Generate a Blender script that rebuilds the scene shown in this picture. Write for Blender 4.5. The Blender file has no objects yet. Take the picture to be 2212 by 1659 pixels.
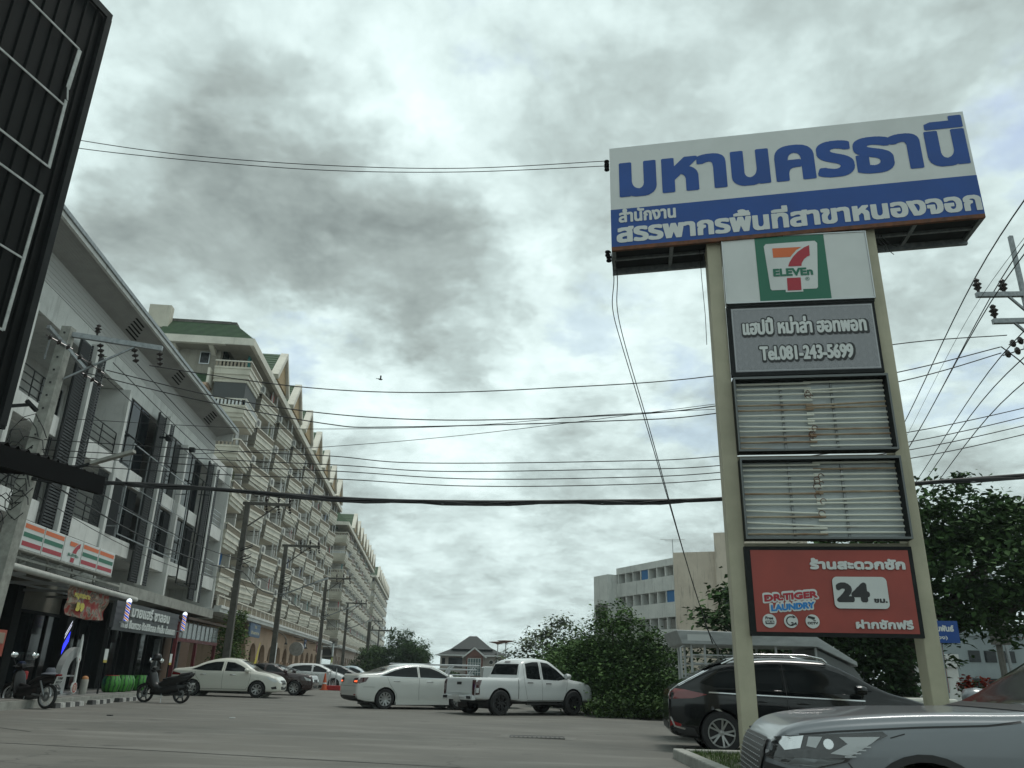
import bpy, bmesh, math, random
import numpy as np
from mathutils import Vector, Matrix
from mathutils.bvhtree import BVHTree
from mathutils.geometry import tessellate_polygon
R=math.radians
sc=bpy.context.scene; COL=sc.collection
# ------------------------------------------------------------------ camera
cam=bpy.data.objects.new('camera',bpy.data.cameras.new('camera')); COL.objects.link(cam); sc.camera=cam
cam.data.sensor_width=36; cam.data.lens=27.505; cam.data.clip_start=0.1; cam.data.clip_end=3000
PITCH=R(20.45); ROLL=R(1.4); EYE=1.2
fw=Vector((0,math.cos(PITCH),math.sin(PITCH))); u0=Vector((0,-math.sin(PITCH),math.cos(PITCH))); r0=Vector((1,0,0))
rt=math.cos(ROLL)*r0+math.sin(ROLL)*u0; up=math.cos(ROLL)*u0-math.sin(ROLL)*r0
cam.matrix_world=Matrix(((rt.x,up.x,-fw.x,0),(rt.y,up.y,-fw.y,0),(rt.z,up.z,-fw.z,EYE),(0,0,0,1)))
# ------------------------------------------------------------------ light
SUN_EL,SUN_AZ=R(72),R(50)          # azimuth measured from +Y towards +X
sun=bpy.data.objects.new('sun',bpy.data.lights.new('sun','SUN')); COL.objects.link(sun)
sun.data.energy=1.5; sun.data.angle=R(18); sun.data.color=(1,.97,.91)
sv=Vector((math.sin(SUN_AZ)*math.cos(SUN_EL),math.cos(SUN_AZ)*math.cos(SUN_EL),math.sin(SUN_EL)))
sun.rotation_euler=sv.to_track_quat('Z','Y').to_euler(); sun.location=sv*100
sc.view_settings.view_transform='Standard'; sc.view_settings.look='None'; sc.view_settings.gamma=1
sc.view_settings.exposure=0.16
# ------------------------------------------------------------------ world: sky with broken overcast
W=bpy.data.worlds.new('World'); sc.world=W; W.use_nodes=True
nt=W.node_tree; N=nt.nodes; LK=nt.links
def wn(t,**k):
    n=N.new(t)
    for a,v in k.items(): setattr(n,a,v)
    return n
def wmath(op,a,b=None,clamp=False):
    n=wn('ShaderNodeMath',operation=op); n.use_clamp=clamp
    for i,v in enumerate((a,b)):
        if v is None: continue
        if isinstance(v,(int,float)): n.inputs[i].default_value=v
        else: LK.new(v,n.inputs[i])
    return n.outputs[0]
def wmap(v,a,b,c,d,smooth=True):
    n=wn('ShaderNodeMapRange'); n.interpolation_type='SMOOTHSTEP' if smooth else 'LINEAR'
    LK.new(v,n.inputs[0])
    for i,x in enumerate((a,b,c,d)): n.inputs[i+1].default_value=x
    return n.outputs[0]
bg=N['Background']; bg.inputs[1].default_value=0.1
sky=wn('ShaderNodeTexSky',sky_type='NISHITA'); sky.sun_disc=False; sky.sun_elevation=SUN_EL; sky.sun_rotation=SUN_AZ
sky.air_density=1.2; sky.dust_density=2.0
tc=wn('ShaderNodeTexCoord'); sep=wn('ShaderNodeSeparateXYZ'); LK.new(tc.outputs['Generated'],sep.inputs[0])
zz=wmath('ADD',wmath('MAXIMUM',sep.outputs[2],0.0),0.27)
cx=wmath('DIVIDE',sep.outputs[0],zz); cy=wmath('DIVIDE',sep.outputs[1],zz)
cmb=wn('ShaderNodeCombineXYZ'); LK.new(cx,cmb.inputs[0]); LK.new(cy,cmb.inputs[1])
def wnoise(scale,detail,rough,off,dist=0.0,src=None):
    m=wn('ShaderNodeMapping'); LK.new(src or cmb.outputs[0],m.inputs[0]); m.inputs['Location'].default_value=off
    n=wn('ShaderNodeTexNoise'); LK.new(m.outputs[0],n.inputs['Vector']); n.inputs['Scale'].default_value=scale
    n.inputs['Detail'].default_value=detail; n.inputs['Roughness'].default_value=rough; n.inputs['Distortion'].default_value=dist
    return n.outputs[0]
def pxdir(x,y): return (fw+(x-1106)/1690*rt+(829.5-y)/1690*up).normalized()
wob=wn('ShaderNodeTexNoise'); LK.new(cmb.outputs[0],wob.inputs['Vector']); wob.inputs['Scale'].default_value=2.6; wob.inputs['Detail'].default_value=5; wob.inputs['Roughness'].default_value=.62
wsub=wn('ShaderNodeVectorMath',operation='SUBTRACT'); LK.new(wob.outputs['Color'],wsub.inputs[0]); wsub.inputs[1].default_value=(.5,.5,.5)
wsc=wn('ShaderNodeVectorMath',operation='SCALE'); LK.new(wsub.outputs[0],wsc.inputs[0]); wsc.inputs['Scale'].default_value=0.42
wadd=wn('ShaderNodeVectorMath',operation='ADD'); LK.new(tc.outputs['Generated'],wadd.inputs[0]); LK.new(wsc.outputs[0],wadd.inputs[1])
wnrm=wn('ShaderNodeVectorMath',operation='NORMALIZE'); LK.new(wadd.outputs[0],wnrm.inputs[0])
def blob(px,py,rad,amp):
    d=pxdir(px,py); n=wn('ShaderNodeVectorMath',operation='DOT_PRODUCT'); LK.new(wnrm.outputs[0],n.inputs[0]); n.inputs[1].default_value=d
    c=math.cos(R(rad)); return wmap(n.outputs['Value'],c,1.0,0.0,amp)
big=wnoise(1.15,3,.5,(3.1,1.7,.4),.3); mid=wnoise(3.0,7,.62,(1.3,5.2,0),.35); fine=wnoise(9.0,4,.62,(0,2.2,0),.2)
val=wmath('ADD',wmath('ADD',wmath('MULTIPLY',big,.24),wmath('MULTIPLY',mid,.62)),wmath('MULTIPLY',fine,.24)); 
vo=wn('ShaderNodeTexVoronoi',feature='F1'); vo.inputs['Scale'].default_value=3.2; vo.inputs['Detail'].default_value=3; vo.inputs['Roughness'].default_value=.62; vo.normalize=True
vs=wn('ShaderNodeVectorMath',operation='SCALE'); LK.new(wsub.outputs[0],vs.inputs[0]); vs.inputs['Scale'].default_value=.55
va=wn('ShaderNodeVectorMath',operation='ADD'); LK.new(cmb.outputs[0],va.inputs[0]); LK.new(vs.outputs[0],va.inputs[1]); LK.new(va.outputs[0],vo.inputs['Vector'])
val=wmath('ADD',val,wmap(vo.outputs['Distance'],.08,.55,.15,-.19,False)); val=wmath('SUBTRACT',val,.02)
BLOBS=[(450,240,7,-.09),(600,290,8,-.09),(760,400,9,-.11),(900,500,8,-.10),(620,480,8,-.09),(980,620,8,-.09),(800,600,8,-.06),(1180,230,8,-.05),(1350,250,9,-.06),(420,560,9,-.08),(350,400,6,-.07),
 (1500,60,12,-.03),(1900,120,13,-.04),(300,640,8,-.06),(1250,1130,9,-.04),
 (700,60,12,.11),(1000,160,9,.09),(260,240,8,.13),(1150,450,7,.11),(1280,760,8,.12),(1000,890,9,.15),(740,840,7,.12),(1000,1300,10,.06),(2000,820,9,.14),(2080,320,6,.08),(1130,620,5,.06),(1420,780,6,.1),(1700,200,8,.05)]
for b in BLOBS: val=wmath('ADD',val,blob(*b))
ramp=wn('ShaderNodeValToRGB'); LK.new(wmap(val,.13,.80,0,1,False),ramp.inputs[0])
cr=ramp.color_ramp; cr.elements[0].position=0.0; cr.elements[0].color=(.195,.232,.227,1); cr.elements[1].position=1.0; cr.elements[1].color=(.74,.87,.86,1)
for p,c in ((.28,(.30,.355,.345,1)),(.5,(.41,.495,.485,1)),(.72,(.57,.685,.675,1))): e=cr.elements.new(p); e.color=c
gain=wn('ShaderNodeVectorMath',operation='SCALE'); LK.new(ramp.outputs[0],gain.inputs[0]); gain.inputs['Scale'].default_value=11.8
# blue openings
hole=None
for b in ((1060,10,3.0,.5),(1150,60,2.6,.6),(1990,905,4,.55),(2190,230,4,.7),(1500,905,4,.4),(660,780,3,.5),(1420,850,3,.45),(1270,700,3,.3)):
    v=blob(*b); hole=v if hole is None else wmath('MAXIMUM',hole,v)
hole=wmath('MULTIPLY',hole,wmap(wnoise(5,5,.6,(4,1,2)),.36,.6,0,1),True)
mx=wn('ShaderNodeMix',data_type='RGBA'); LK.new(hole,mx.inputs[0]); LK.new(gain.outputs[0],mx.inputs[6]); 
skg=wn('ShaderNodeVectorMath',operation='SCALE'); LK.new(sky.outputs[0],skg.inputs[0]); skg.inputs['Scale'].default_value=1.25; LK.new(skg.outputs[0],mx.inputs[7])
LK.new(mx.outputs[2],bg.inputs[0])
# ------------------------------------------------------------------ helpers
SA=R(-5.3); sd=Vector((math.sin(SA),math.cos(SA),0)); sn=Vector((sd.y,-sd.x,0)); SROT=R(95.3)
def S(s,D,z=0): return sd*s+sn*D+Vector((0,0,z))
def gz(x): return -.012*min(max(x,-25),15)
MATS={}
def mat(name,col,rough=.6,metal=0,col2=None,nscale=4,spread=(.35,.65),bump=0,bscale=60,coat=0,spec=.5,detail=5,emit=None,estr=0,coords='Object',stretch=(1,1,1),leaf=0,streak=0,streakcol=(.05,.05,.045)):
    if name in MATS: return MATS[name]
    m=bpy.data.materials.new(name); m.use_nodes=True; t=m.node_tree; b=t.nodes['Principled BSDF']; MATS[name]=m
    b.inputs['Roughness'].default_value=rough; b.inputs['Metallic'].default_value=metal; b.inputs['Specular IOR Level'].default_value=spec
    b.inputs['Base Color'].default_value=(*col,1); b.inputs['Coat Weight'].default_value=coat; b.inputs['Coat Roughness'].default_value=.04
    if emit: b.inputs['Emission Color'].default_value=(*emit,1); b.inputs['Emission Strength'].default_value=estr
    co=None; cur=None
    def coord(st):
        g=t.nodes.new('ShaderNodeTexCoord'); mp=t.nodes.new('ShaderNodeMapping'); t.links.new(g.outputs[coords],mp.inputs[0]); mp.inputs['Scale'].default_value=st; return mp.outputs[0]
    if col2 or leaf:
        mix=t.nodes.new('ShaderNodeMix'); mix.data_type='RGBA'; mix.inputs[6].default_value=(*col,1); mix.inputs[7].default_value=(*(col2 or col),1)
        if leaf:
            g=t.nodes.new('ShaderNodeNewGeometry'); n=t.nodes.new('ShaderNodeTexNoise'); n.inputs['Scale'].default_value=1.6; n.inputs['Detail'].default_value=3; t.links.new(coord((1,1,1)),n.inputs['Vector'])  # noise paints lit and shaded leaf clumps into the colour
            mr=t.nodes.new('ShaderNodeMapRange'); mr.inputs[1].default_value=.38; mr.inputs[2].default_value=.66; t.links.new(n.outputs[0],mr.inputs[0])
            av=t.nodes.new('ShaderNodeMath'); av.operation='MULTIPLY_ADD'; t.links.new(mr.outputs[0],av.inputs[0]); av.inputs[1].default_value=.6
            r4=t.nodes.new('ShaderNodeMath'); r4.operation='MULTIPLY'; t.links.new(g.outputs['Random Per Island'],r4.inputs[0]); r4.inputs[1].default_value=.4; t.links.new(r4.outputs[0],av.inputs[2]); src=av.outputs[0]
        else:
            n=t.nodes.new('ShaderNodeTexNoise'); n.inputs['Scale'].default_value=nscale; n.inputs['Detail'].default_value=detail; n.inputs['Roughness'].default_value=.6
            t.links.new(coord(stretch),n.inputs['Vector'])
            mr=t.nodes.new('ShaderNodeMapRange'); mr.inputs[1].default_value=spread[0]; mr.inputs[2].default_value=spread[1]; t.links.new(n.outputs[0],mr.inputs[0]); src=mr.outputs[0]
        t.links.new(src,mix.inputs[0]); cur=mix.outputs[2]
    if streak:
        n=t.nodes.new('ShaderNodeTexNoise'); n.inputs['Scale'].default_value=3.0; n.inputs['Detail'].default_value=6; n.inputs['Roughness'].default_value=.65
        t.links.new(coord((1.3,1.3,.12)),n.inputs['Vector'])
        mr=t.nodes.new('ShaderNodeMapRange'); mr.inputs[1].default_value=.55; mr.inputs[2].default_value=.78; mr.inputs[4].default_value=streak; t.links.new(n.outputs[0],mr.inputs[0])
        mix=t.nodes.new('ShaderNodeMix'); mix.data_type='RGBA'; t.links.new(mr.outputs[0],mix.inputs[0])
        if cur: t.links.new(cur,mix.inputs[6])
        else: mix.inputs[6].default_value=(*col,1)
        mix.inputs[7].default_value=(*streakcol,1); cur=mix.outputs[2]
    if cur: t.links.new(cur,b.inputs['Base Color'])
    if bump:
        n=t.nodes.new('ShaderNodeTexNoise'); n.inputs['Scale'].default_value=bscale; n.inputs['Detail'].default_value=4; t.links.new(coord(stretch),n.inputs['Vector'])
        bp=t.nodes.new('ShaderNodeBump'); bp.inputs['Strength'].default_value=bump; bp.inputs['Distance'].default_value=.02; t.links.new(n.outputs[0],bp.inputs['Height']); t.links.new(bp.outputs[0],b.inputs['Normal'])
    if leaf:
        b.inputs['Transmission Weight'].default_value=0
    return m
def setp(o,label=None,cat=None,group=None,kind=None):
    if label: o['label']=label
    if cat: o['category']=cat
    if group: o['group']=group
    if kind: o['kind']=kind
    return o
def thing(name,label,cat,loc=(0,0,0),rz=0,group=None):
    o=bpy.data.objects.new(name,None); COL.objects.link(o); o.location=loc; o.rotation_euler=(0,0,rz); o.empty_display_size=.2
    return setp(o,label,cat,group)
class MB:
    def __init__(s): s.v=[]; s.f=[]; s.m=[]
    def add(s,vs,fs,m=0):
        b=len(s.v); s.v+=[tuple(v) for v in vs]; s.f+=[tuple(i+b for i in f) for f in fs]; s.m+=[m]*len(fs); return s
    def box(s,x0,x1,y0,y1,z0,z1,m=0):
        if x0>x1:x0,x1=x1,x0
        if y0>y1:y0,y1=y1,y0
        if z0>z1:z0,z1=z1,z0
        return s.add([(x0,y0,z0),(x1,y0,z0),(x1,y1,z0),(x0,y1,z0),(x0,y0,z1),(x1,y0,z1),(x1,y1,z1),(x0,y1,z1)],[(3,2,1,0),(4,5,6,7),(0,1,5,4),(1,2,6,5),(2,3,7,6),(3,0,4,7)],m)
    def bar(s,a,b,w,h=None,m=0,upv=(0,0,1)):
        a=Vector(a); b=Vector(b); d=(b-a).normalized(); h=h or w; u=Vector(upv)
        if abs(d.dot(u))>.98: u=Vector((1,0,0))
        x=d.cross(u).normalized(); y=x.cross(d)
        p=[(-1,-1),(1,-1),(1,1),(-1,1)]
        vs=[a+x*i*w/2+y*j*h/2 for i,j in p]+[b+x*i*w/2+y*j*h/2 for i,j in p]
        return s.add(vs,[(0,1,2,3),(7,6,5,4),(0,4,5,1),(1,5,6,2),(2,6,7,3),(3,7,4,0)],m)
    def tube(s,pts,r,n=8,m=0,cap=True,closed=False):
        pts=[Vector(p) for p in pts]; k=len(pts); rr=r if isinstance(r,(list,tuple)) else [r]*k; base=len(s.v); prev=None
        for i,p in enumerate(pts):
            d=(pts[(i+1)%k]-pts[i-1]) if closed else pts[min(i+1,k-1)]-pts[max(i-1,0)]
            if d.length<1e-9: d=Vector((0,0,1))
            d.normalize()
            if prev is None:
                u=Vector((0,0,1)) if abs(d.z)<.9 else Vector((1,0,0)); x=d.cross(u).normalized()
            else: x=(prev-d*prev.dot(d)).normalized()
            prev=x; y=d.cross(x)
            for j in range(n):
                a=2*math.pi*j/n; s.v.append(tuple(p+(x*math.cos(a)+y*math.sin(a))*rr[i]))
        for i in range(k if closed else k-1):
            for j in range(n):
                a=base+i*n+j; b=base+i*n+(j+1)%n; c=base+((i+1)%k)*n+(j+1)%n; d=base+((i+1)%k)*n+j
                s.f.append((a,b,c,d)); s.m.append(m)
        if cap and not closed:
            s.f.append(tuple(base+j for j in reversed(range(n)))); s.m.append(m)
            s.f.append(tuple(base+(k-1)*n+j for j in range(n))); s.m.append(m)
        return s
    def lathe(s,prof,n=24,o=(0,0,0),ax='z',m=0,ring=False):
        if ring: prof=list(prof)+[prof[0]]
        o=Vector(o); base=len(s.v); k=len(prof)
        for r,h in prof:
            for j in range(n):
                a=2*math.pi*j/n; c,q=r*math.cos(a),r*math.sin(a)
                s.v.append(tuple(o+Vector({'z':(c,q,h),'y':(q,h,c),'x':(h,c,q)}[ax])))
        for i in range(k-1):
            for j in range(n):
                s.f.append((base+i*n+j,base+i*n+(j+1)%n,base+(i+1)*n+(j+1)%n,base+(i+1)*n+j)); s.m.append(m)
        if not ring:
            s.f.append(tuple(base+j for j in reversed(range(n)))); s.m.append(m); s.f.append(tuple(base+(k-1)*n+j for j in range(n))); s.m.append(m)
        return s
    def prism(s,poly,fn,m=0,mside=None):
        """poly: 2D outline; fn(p,k) -> 3D for k=0 (front) / 1 (back)"""
        n=len(poly); tri=tessellate_polygon([[Vector((p[0],p[1],0)) for p in poly]])
        b=len(s.v); s.v+=[tuple(fn(p,0)) for p in poly]+[tuple(fn(p,1)) for p in poly]
        for t in tri: s.f.append(tuple(b+i for i in t)); s.m.append(m); s.f.append(tuple(b+n+i for i in reversed(t))); s.m.append(m)
        for i in range(n): s.f.append((b+i,b+(i+1)%n,b+n+(i+1)%n,b+n+i)); s.m.append(m if mside is None else mside)
        return s
    def flat(s,loops,fn,m=0):
        tri=tessellate_polygon([[Vector((p[0],p[1],0)) for p in l] for l in loops]); pts=[p for l in loops for p in l]
        b=len(s.v); s.v+=[tuple(fn(p)) for p in pts]
        for t in tri: s.f.append(tuple(b+i for i in t)); s.m.append(m)
        return s
    def quad(s,a,b,c,d,m=0): return s.add([a,b,c,d],[(0,1,2,3)],m)
    def build_each(s,name,mats,parent=None,per=1,**k):
        """one object per group of 'per' loose pieces"""
        par=list(range(len(s.v)))
        def find(a):
            while par[a]!=a: par[a]=par[par[a]]; a=par[a]
            return a
        for f in s.f:
            for i in f[1:]: par[find(i)]=find(f[0])
        order={}
        for f in s.f: order.setdefault(find(f[0]),len(order))
        out=[]
        for g in range((len(order)+per-1)//per):
            m=MB(); idx={}
            for f,mi in zip(s.f,s.m):
                if order[find(f[0])]//per==g:
                    for i in f:
                        if i not in idx: idx[i]=len(m.v); m.v.append(s.v[i])
                    m.f.append(tuple(idx[i] for i in f)); m.m.append(mi)
            out.append(m.build(name,mats,parent,**k))
        return out
    def build(s,name,mats,parent=None,smooth=None,loc=None,rz=None,bevel=0):
        me=bpy.data.meshes.new(name); me.from_pydata(s.v,[],s.f)
        if not isinstance(mats,(list,tuple)): mats=[mats]
        for m in mats: me.materials.append(m)
        me.polygons.foreach_set('material_index',s.m)
        bm=bmesh.new(); bm.from_mesh(me); bmesh.ops.recalc_face_normals(bm,faces=bm.faces); bm.to_mesh(me); bm.free()
        if smooth is not None:
            me.shade_smooth()
            if smooth<179: me.set_sharp_from_angle(angle=R(smooth))
        o=bpy.data.objects.new(name,me); COL.objects.link(o); o.parent=parent
        if loc is not None: o.location=loc
        if rz is not None: o.rotation_euler=(0,0,rz)
        if bevel:
            md=o.modifiers.new('bevel','BEVEL'); md.width=bevel; md.segments=2; md.limit_method='ANGLE'; md.angle_limit=R(40)
        return o
def copy_tree(o,parent=None):
    c=o.copy(); COL.objects.link(c); c.parent=parent
    for ch in list(o.children): copy_tree(ch,c)
    return c
# ---- text outlines -> mesh -------------------------------------------------
_tc={}
def glyphs(text):
    if text in _tc: return _tc[text]
    c=bpy.data.curves.new('text_source','FONT'); c.body=text; c.size=1; c.resolution_u=5; o=bpy.data.objects.new('text_source',c)
    COL.objects.link(o); bpy.context.view_layer.update()
    cu=o.to_curve(bpy.context.evaluated_depsgraph_get()); loops=[]
    for s in cu.splines:
        b=s.bezier_points; n=len(b); L=[]
        for i in range(n):
            p,q=b[i],b[(i+1)%n]; p0,p1,p2,p3=p.co,p.handle_right,q.handle_left,q.co
            straight=((p1-p0).cross(p3-p0).length<1e-5 and (p2-p0).cross(p3-p0).length<1e-5)
            for k in range(1 if straight else 6):
                t=k/(1 if straight else 6); v=p0*(1-t)**3+p1*3*t*(1-t)**2+p2*3*t*t*(1-t)+p3*t**3; L.append((v.x,v.y))
        M=[L[0]]
        for p in L[1:]:
            if math.hypot(p[0]-M[-1][0],p[1]-M[-1][1])>1e-4: M.append(p)
        if math.hypot(M[0][0]-M[-1][0],M[0][1]-M[-1][1])<1e-4: M.pop()
        if len(M)>2: loops.append(M)
    o.to_curve_clear(); bpy.data.objects.remove(o); bpy.data.curves.remove(c)
    _tc[text]=loops; return loops
def text_mask(text,kx,ky,bold,px,square=False):
    """coverage bitmap of the text (non-zero winding), thickened by 'bold' metres; px = metres per cell"""
    L=glyphs(text); a=min(p[0] for l in L for p in l); pad=bold+2*px
    Q=[np.array([((p[0]-a)*kx+pad,p[1]*ky) for p in l]) for l in L]
    y0=min(q[:,1].min() for q in Q)-pad; y1=max(q[:,1].max() for q in Q)+pad; x1=max(q[:,0].max() for q in Q)+pad
    nx=int(x1/px)+2; ny=int((y1-y0)/px)+2; wind=np.zeros((ny,nx),np.int32)
    for q in Q:
        n=len(q)
        for i in range(n):
            (xa,ya),(xb,yb)=q[i-1],q[i]
            if ya==yb: continue
            d=1 if yb>ya else -1; lo,hi=min(ya,yb),max(ya,yb)
            for r in range(max(0,math.ceil((lo-y0)/px-.5)),min(ny,math.ceil((hi-y0)/px-.5))):
                yy=y0+(r+.5)*px; xx=xa+(yy-ya)*(xb-xa)/(yb-ya); wind[r,max(0,math.ceil(xx/px-.5)):]+=d
    M=wind!=0; k=int(round(bold/px))
    if k>0:
        D=M.copy()
        for dy in range(-k,k+1):
            w=(int(round(k*(1-(abs(dy)/(.7*k+.01))**4)**.25)) if abs(dy)<=.7*k else -1) if square else int(math.sqrt(max(0,(k+.3)**2-dy*dy)))
            if w<0: continue
            src=np.zeros_like(M)
            if dy>=0: src[dy:]=M[:ny-dy] if dy else M
            else: src[:dy]=M[-dy:]
            c=np.cumsum(np.pad(src.astype(np.int32),((0,0),(w+1,w))),axis=1); D|=(c[:,2*w+1:]-c[:,:-2*w-1])>0
        M=D
    return M,-pad,y0
def text_mb(mb,text,x0,x1,y0,fn,h=None,bold=0,m=0,depth=0,mside=None,lift=0,rows=46,halo=False,square=False):
    """fit text between x0..x1, baseline on y0, x-height h; fn(x,y,out)->3D, 'out' metres in front of the surface"""
    L=glyphs(text); xs=[p[0] for l in L for p in l]; wid=max(xs)-min(xs)
    bb=0 if halo else bold
    kx=(x1-x0-2*bb)/wid; ky=kx if h is None else (h-2*bb)/.5; px=(h or kx*.5)/rows
    M,ox,oy=text_mask(text,kx,ky,bold,px,square); ny,nx=M.shape; z=lift+depth; open_={}
    def emit(a,b,r0,r1):
        X0,X1=x0+bb+ox+a*px,x0+bb+ox+b*px; Y0,Y1=y0+bb+oy+r0*px,y0+bb+oy+r1*px
        P=[(X0,Y0),(X1,Y0),(X1,Y1),(X0,Y1)]; mb.add([fn(p[0],p[1],z) for p in P],[(0,1,2,3)],m)
        if depth: mb.add([fn(p[0],p[1],z) for p in P]+[fn(p[0],p[1],0) for p in P],[(0,4,5,1),(1,5,6,2),(2,6,7,3),(3,7,4,0)],m if mside is None else mside)
    for r in range(ny+1):
        runs=set()
        if r<ny:
            d=np.diff(np.concatenate(([0],M[r].astype(np.int8),[0]))); runs=set(zip(np.where(d==1)[0].tolist(),np.where(d==-1)[0].tolist()))
        for k in list(open_):
            if k not in runs: emit(k[0],k[1],open_.pop(k),r)
        for k in runs: open_.setdefault(k,r)
    return mb
def rrect(x0,x1,y0,y1,r,n=6):
    out=[]
    for cx_,cy_,a in ((x1-r,y0+r,-90),(x1-r,y1-r,0),(x0+r,y1-r,90),(x0+r,y0+r,180)):
        for i in range(n+1): t=R(a+90*i/n); out.append((cx_+r*math.cos(t),cy_+r*math.sin(t)))
    return out
def disc(cx_,cy_,r,n=32): return [(cx_+r*math.cos(2*math.pi*i/n),cy_+r*math.sin(2*math.pi*i/n)) for i in range(n)]
rnd=random.Random(7)
# ------------------------------------------------------------------ materials
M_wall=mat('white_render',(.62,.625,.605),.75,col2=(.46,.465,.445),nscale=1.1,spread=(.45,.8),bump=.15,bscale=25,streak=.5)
M_white=mat('white_sign_face',(.60,.62,.61),.45,col2=(.51,.53,.52),nscale=1.5,spread=(.4,.9))
M_cream=mat('cream_render',(.55,.525,.44),.75,col2=(.42,.40,.33),nscale=.8,spread=(.4,.75),streak=.45,streakcol=(.12,.115,.095))
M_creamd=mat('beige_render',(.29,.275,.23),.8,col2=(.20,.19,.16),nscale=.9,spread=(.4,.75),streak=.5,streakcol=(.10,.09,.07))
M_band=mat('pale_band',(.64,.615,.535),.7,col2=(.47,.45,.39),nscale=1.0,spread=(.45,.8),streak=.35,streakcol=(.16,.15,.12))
M_peach=mat('peach_render',(.50,.35,.25),.8,col2=(.40,.28,.20),nscale=.7,spread=(.4,.75),streak=.4,streakcol=(.14,.10,.07))
M_bal=mat('tan_baluster',(.33,.285,.22),.8,col2=(.22,.19,.145),nscale=6)
M_recess=mat('recess_shadow',(.12,.11,.09),.85,col2=(.08,.075,.06),nscale=1.2)  # shadow of the openings put into one dark colour
M_green=mat('green_roof_tile',(.035,.085,.03),.6,col2=(.02,.05,.022),nscale=3,spread=(.3,.7))
M_dark=mat('dark_metal',(.012,.0135,.014),.6,col2=(.018,.02,.0205),nscale=5,bump=.05,spec=.15)
M_louver=mat('dark_louver',(.02,.022,.024),.55)
M_black=mat('black_rubber',(.007,.007,.0075),.8,spec=.1)
M_cable=mat('black_cable',(.01,.01,.011),.6)
M_glass=mat('dark_window_glass',(.010,.013,.015),.08,spec=.3)
M_glassg=mat('grey_window_glass',(.05,.06,.06),.1,spec=.5)
M_alu=mat('aluminium',(.5,.52,.53),.4,metal=.6)
M_steel=mat('galvanised_steel',(.30,.32,.33),.45,metal=.7,col2=(.2,.215,.22),nscale=12)
M_conc=mat('concrete',(.33,.33,.30),.85,col2=(.22,.22,.20),nscale=3,spread=(.35,.7),bump=.2,bscale=40,streak=.5,streakcol=(.07,.07,.06))
M_concd=mat('weathered_concrete',(.13,.125,.11),.9,col2=(.08,.078,.07),nscale=4,bump=.2,bscale=30)
M_post=mat('painted_concrete_post',(.46,.43,.32),.8,col2=(.35,.33,.245),nscale=1.6,spread=(.35,.75),bump=.15,bscale=50,streak=.45,streakcol=(.12,.11,.08))
M_blue=mat('sign_blue',(.002,.058,.28),.5,col2=(.002,.05,.235),nscale=1.2)
M_sgreen=mat('sign_green',(.008,.13,.075),.45)
M_orange=mat('sign_orange',(.62,.13,.03),.45)
M_sred=mat('sign_red',(.36,.014,.03),.45)
M_boardred=mat('board_red',(.34,.055,.04),.5,col2=(.27,.045,.034),nscale=1.5)
M_rust=mat('rust',(.18,.07,.035),.85,col2=(.08,.04,.025),nscale=9)
M_tube=mat('old_fluorescent_tube',(.66,.66,.58),.35,col2=(.22,.11,.05),nscale=.9,spread=(.62,.72),stretch=(1,1,14))
M_boxback=mat('lightbox_back',(.56,.61,.62),.35,col2=(.40,.44,.45),nscale=1.2,spread=(.3,.7))
M_greyp=mat('grey_pattern',(.30,.305,.32),.5)
M_ink=mat('black_ink',(.02,.02,.022),.5)
M_brick=mat('brown_tile_roof',(.05,.055,.055),.8,col2=(.03,.034,.034),nscale=8)
# fish-scale pattern for the hot pot board
def scales():
    t=M_greyp.node_tree; b=t.nodes['Principled BSDF']; g=t.nodes.new('ShaderNodeTexCoord'); sp=t.nodes.new('ShaderNodeSeparateXYZ'); t.links.new(g.outputs['Object'],sp.inputs[0])
    def mm(op,a,c=None,d=None):
        n=t.nodes.new('ShaderNodeMath'); n.operation=op
        for i,v in enumerate((a,c,d)):
            if v is None: continue
            if isinstance(v,(int,float)): n.inputs[i].default_value=v
            else: t.links.new(v,n.inputs[i])
        return n.outputs[0]
    P=.21; Hh=.075
    row=mm('FLOOR',mm('DIVIDE',sp.outputs[2],Hh)); best=None
    for k in (2,1,0):
        r=mm('SUBTRACT',row,k); off=mm('MULTIPLY',mm('MODULO',mm('ABSOLUTE',r),2),P/2)
        xx=mm('SUBTRACT',mm('MULTIPLY',mm('FRACT',mm('DIVIDE',mm('ADD',sp.outputs[0],off),P)),P),P/2)
        yy=mm('SUBTRACT',sp.outputs[2],mm('MULTIPLY',r,Hh)); d=mm('SQRT',mm('ADD',mm('MULTIPLY',xx,xx),mm('MULTIPLY',yy,yy)))
        ins=mm('LESS_THAN',d,P*.5); ring=mm('GREATER_THAN',mm('SINE',mm('MULTIPLY',d,185)),.55)
        if best is None: best=mm('MULTIPLY',ins,ring)
        else: best=mm('ADD',mm('MULTIPLY',ins,ring),mm('MULTIPLY',mm('SUBTRACT',1,ins),best))
    mx_=t.nodes.new('ShaderNodeMix'); mx_.data_type='RGBA'; t.links.new(best,mx_.inputs[0]); mx_.inputs[6].default_value=(.27,.275,.29,1); mx_.inputs[7].default_value=(.19,.195,.21,1); t.links.new(mx_.outputs[2],b.inputs['Base Color'])
scales()
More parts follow.
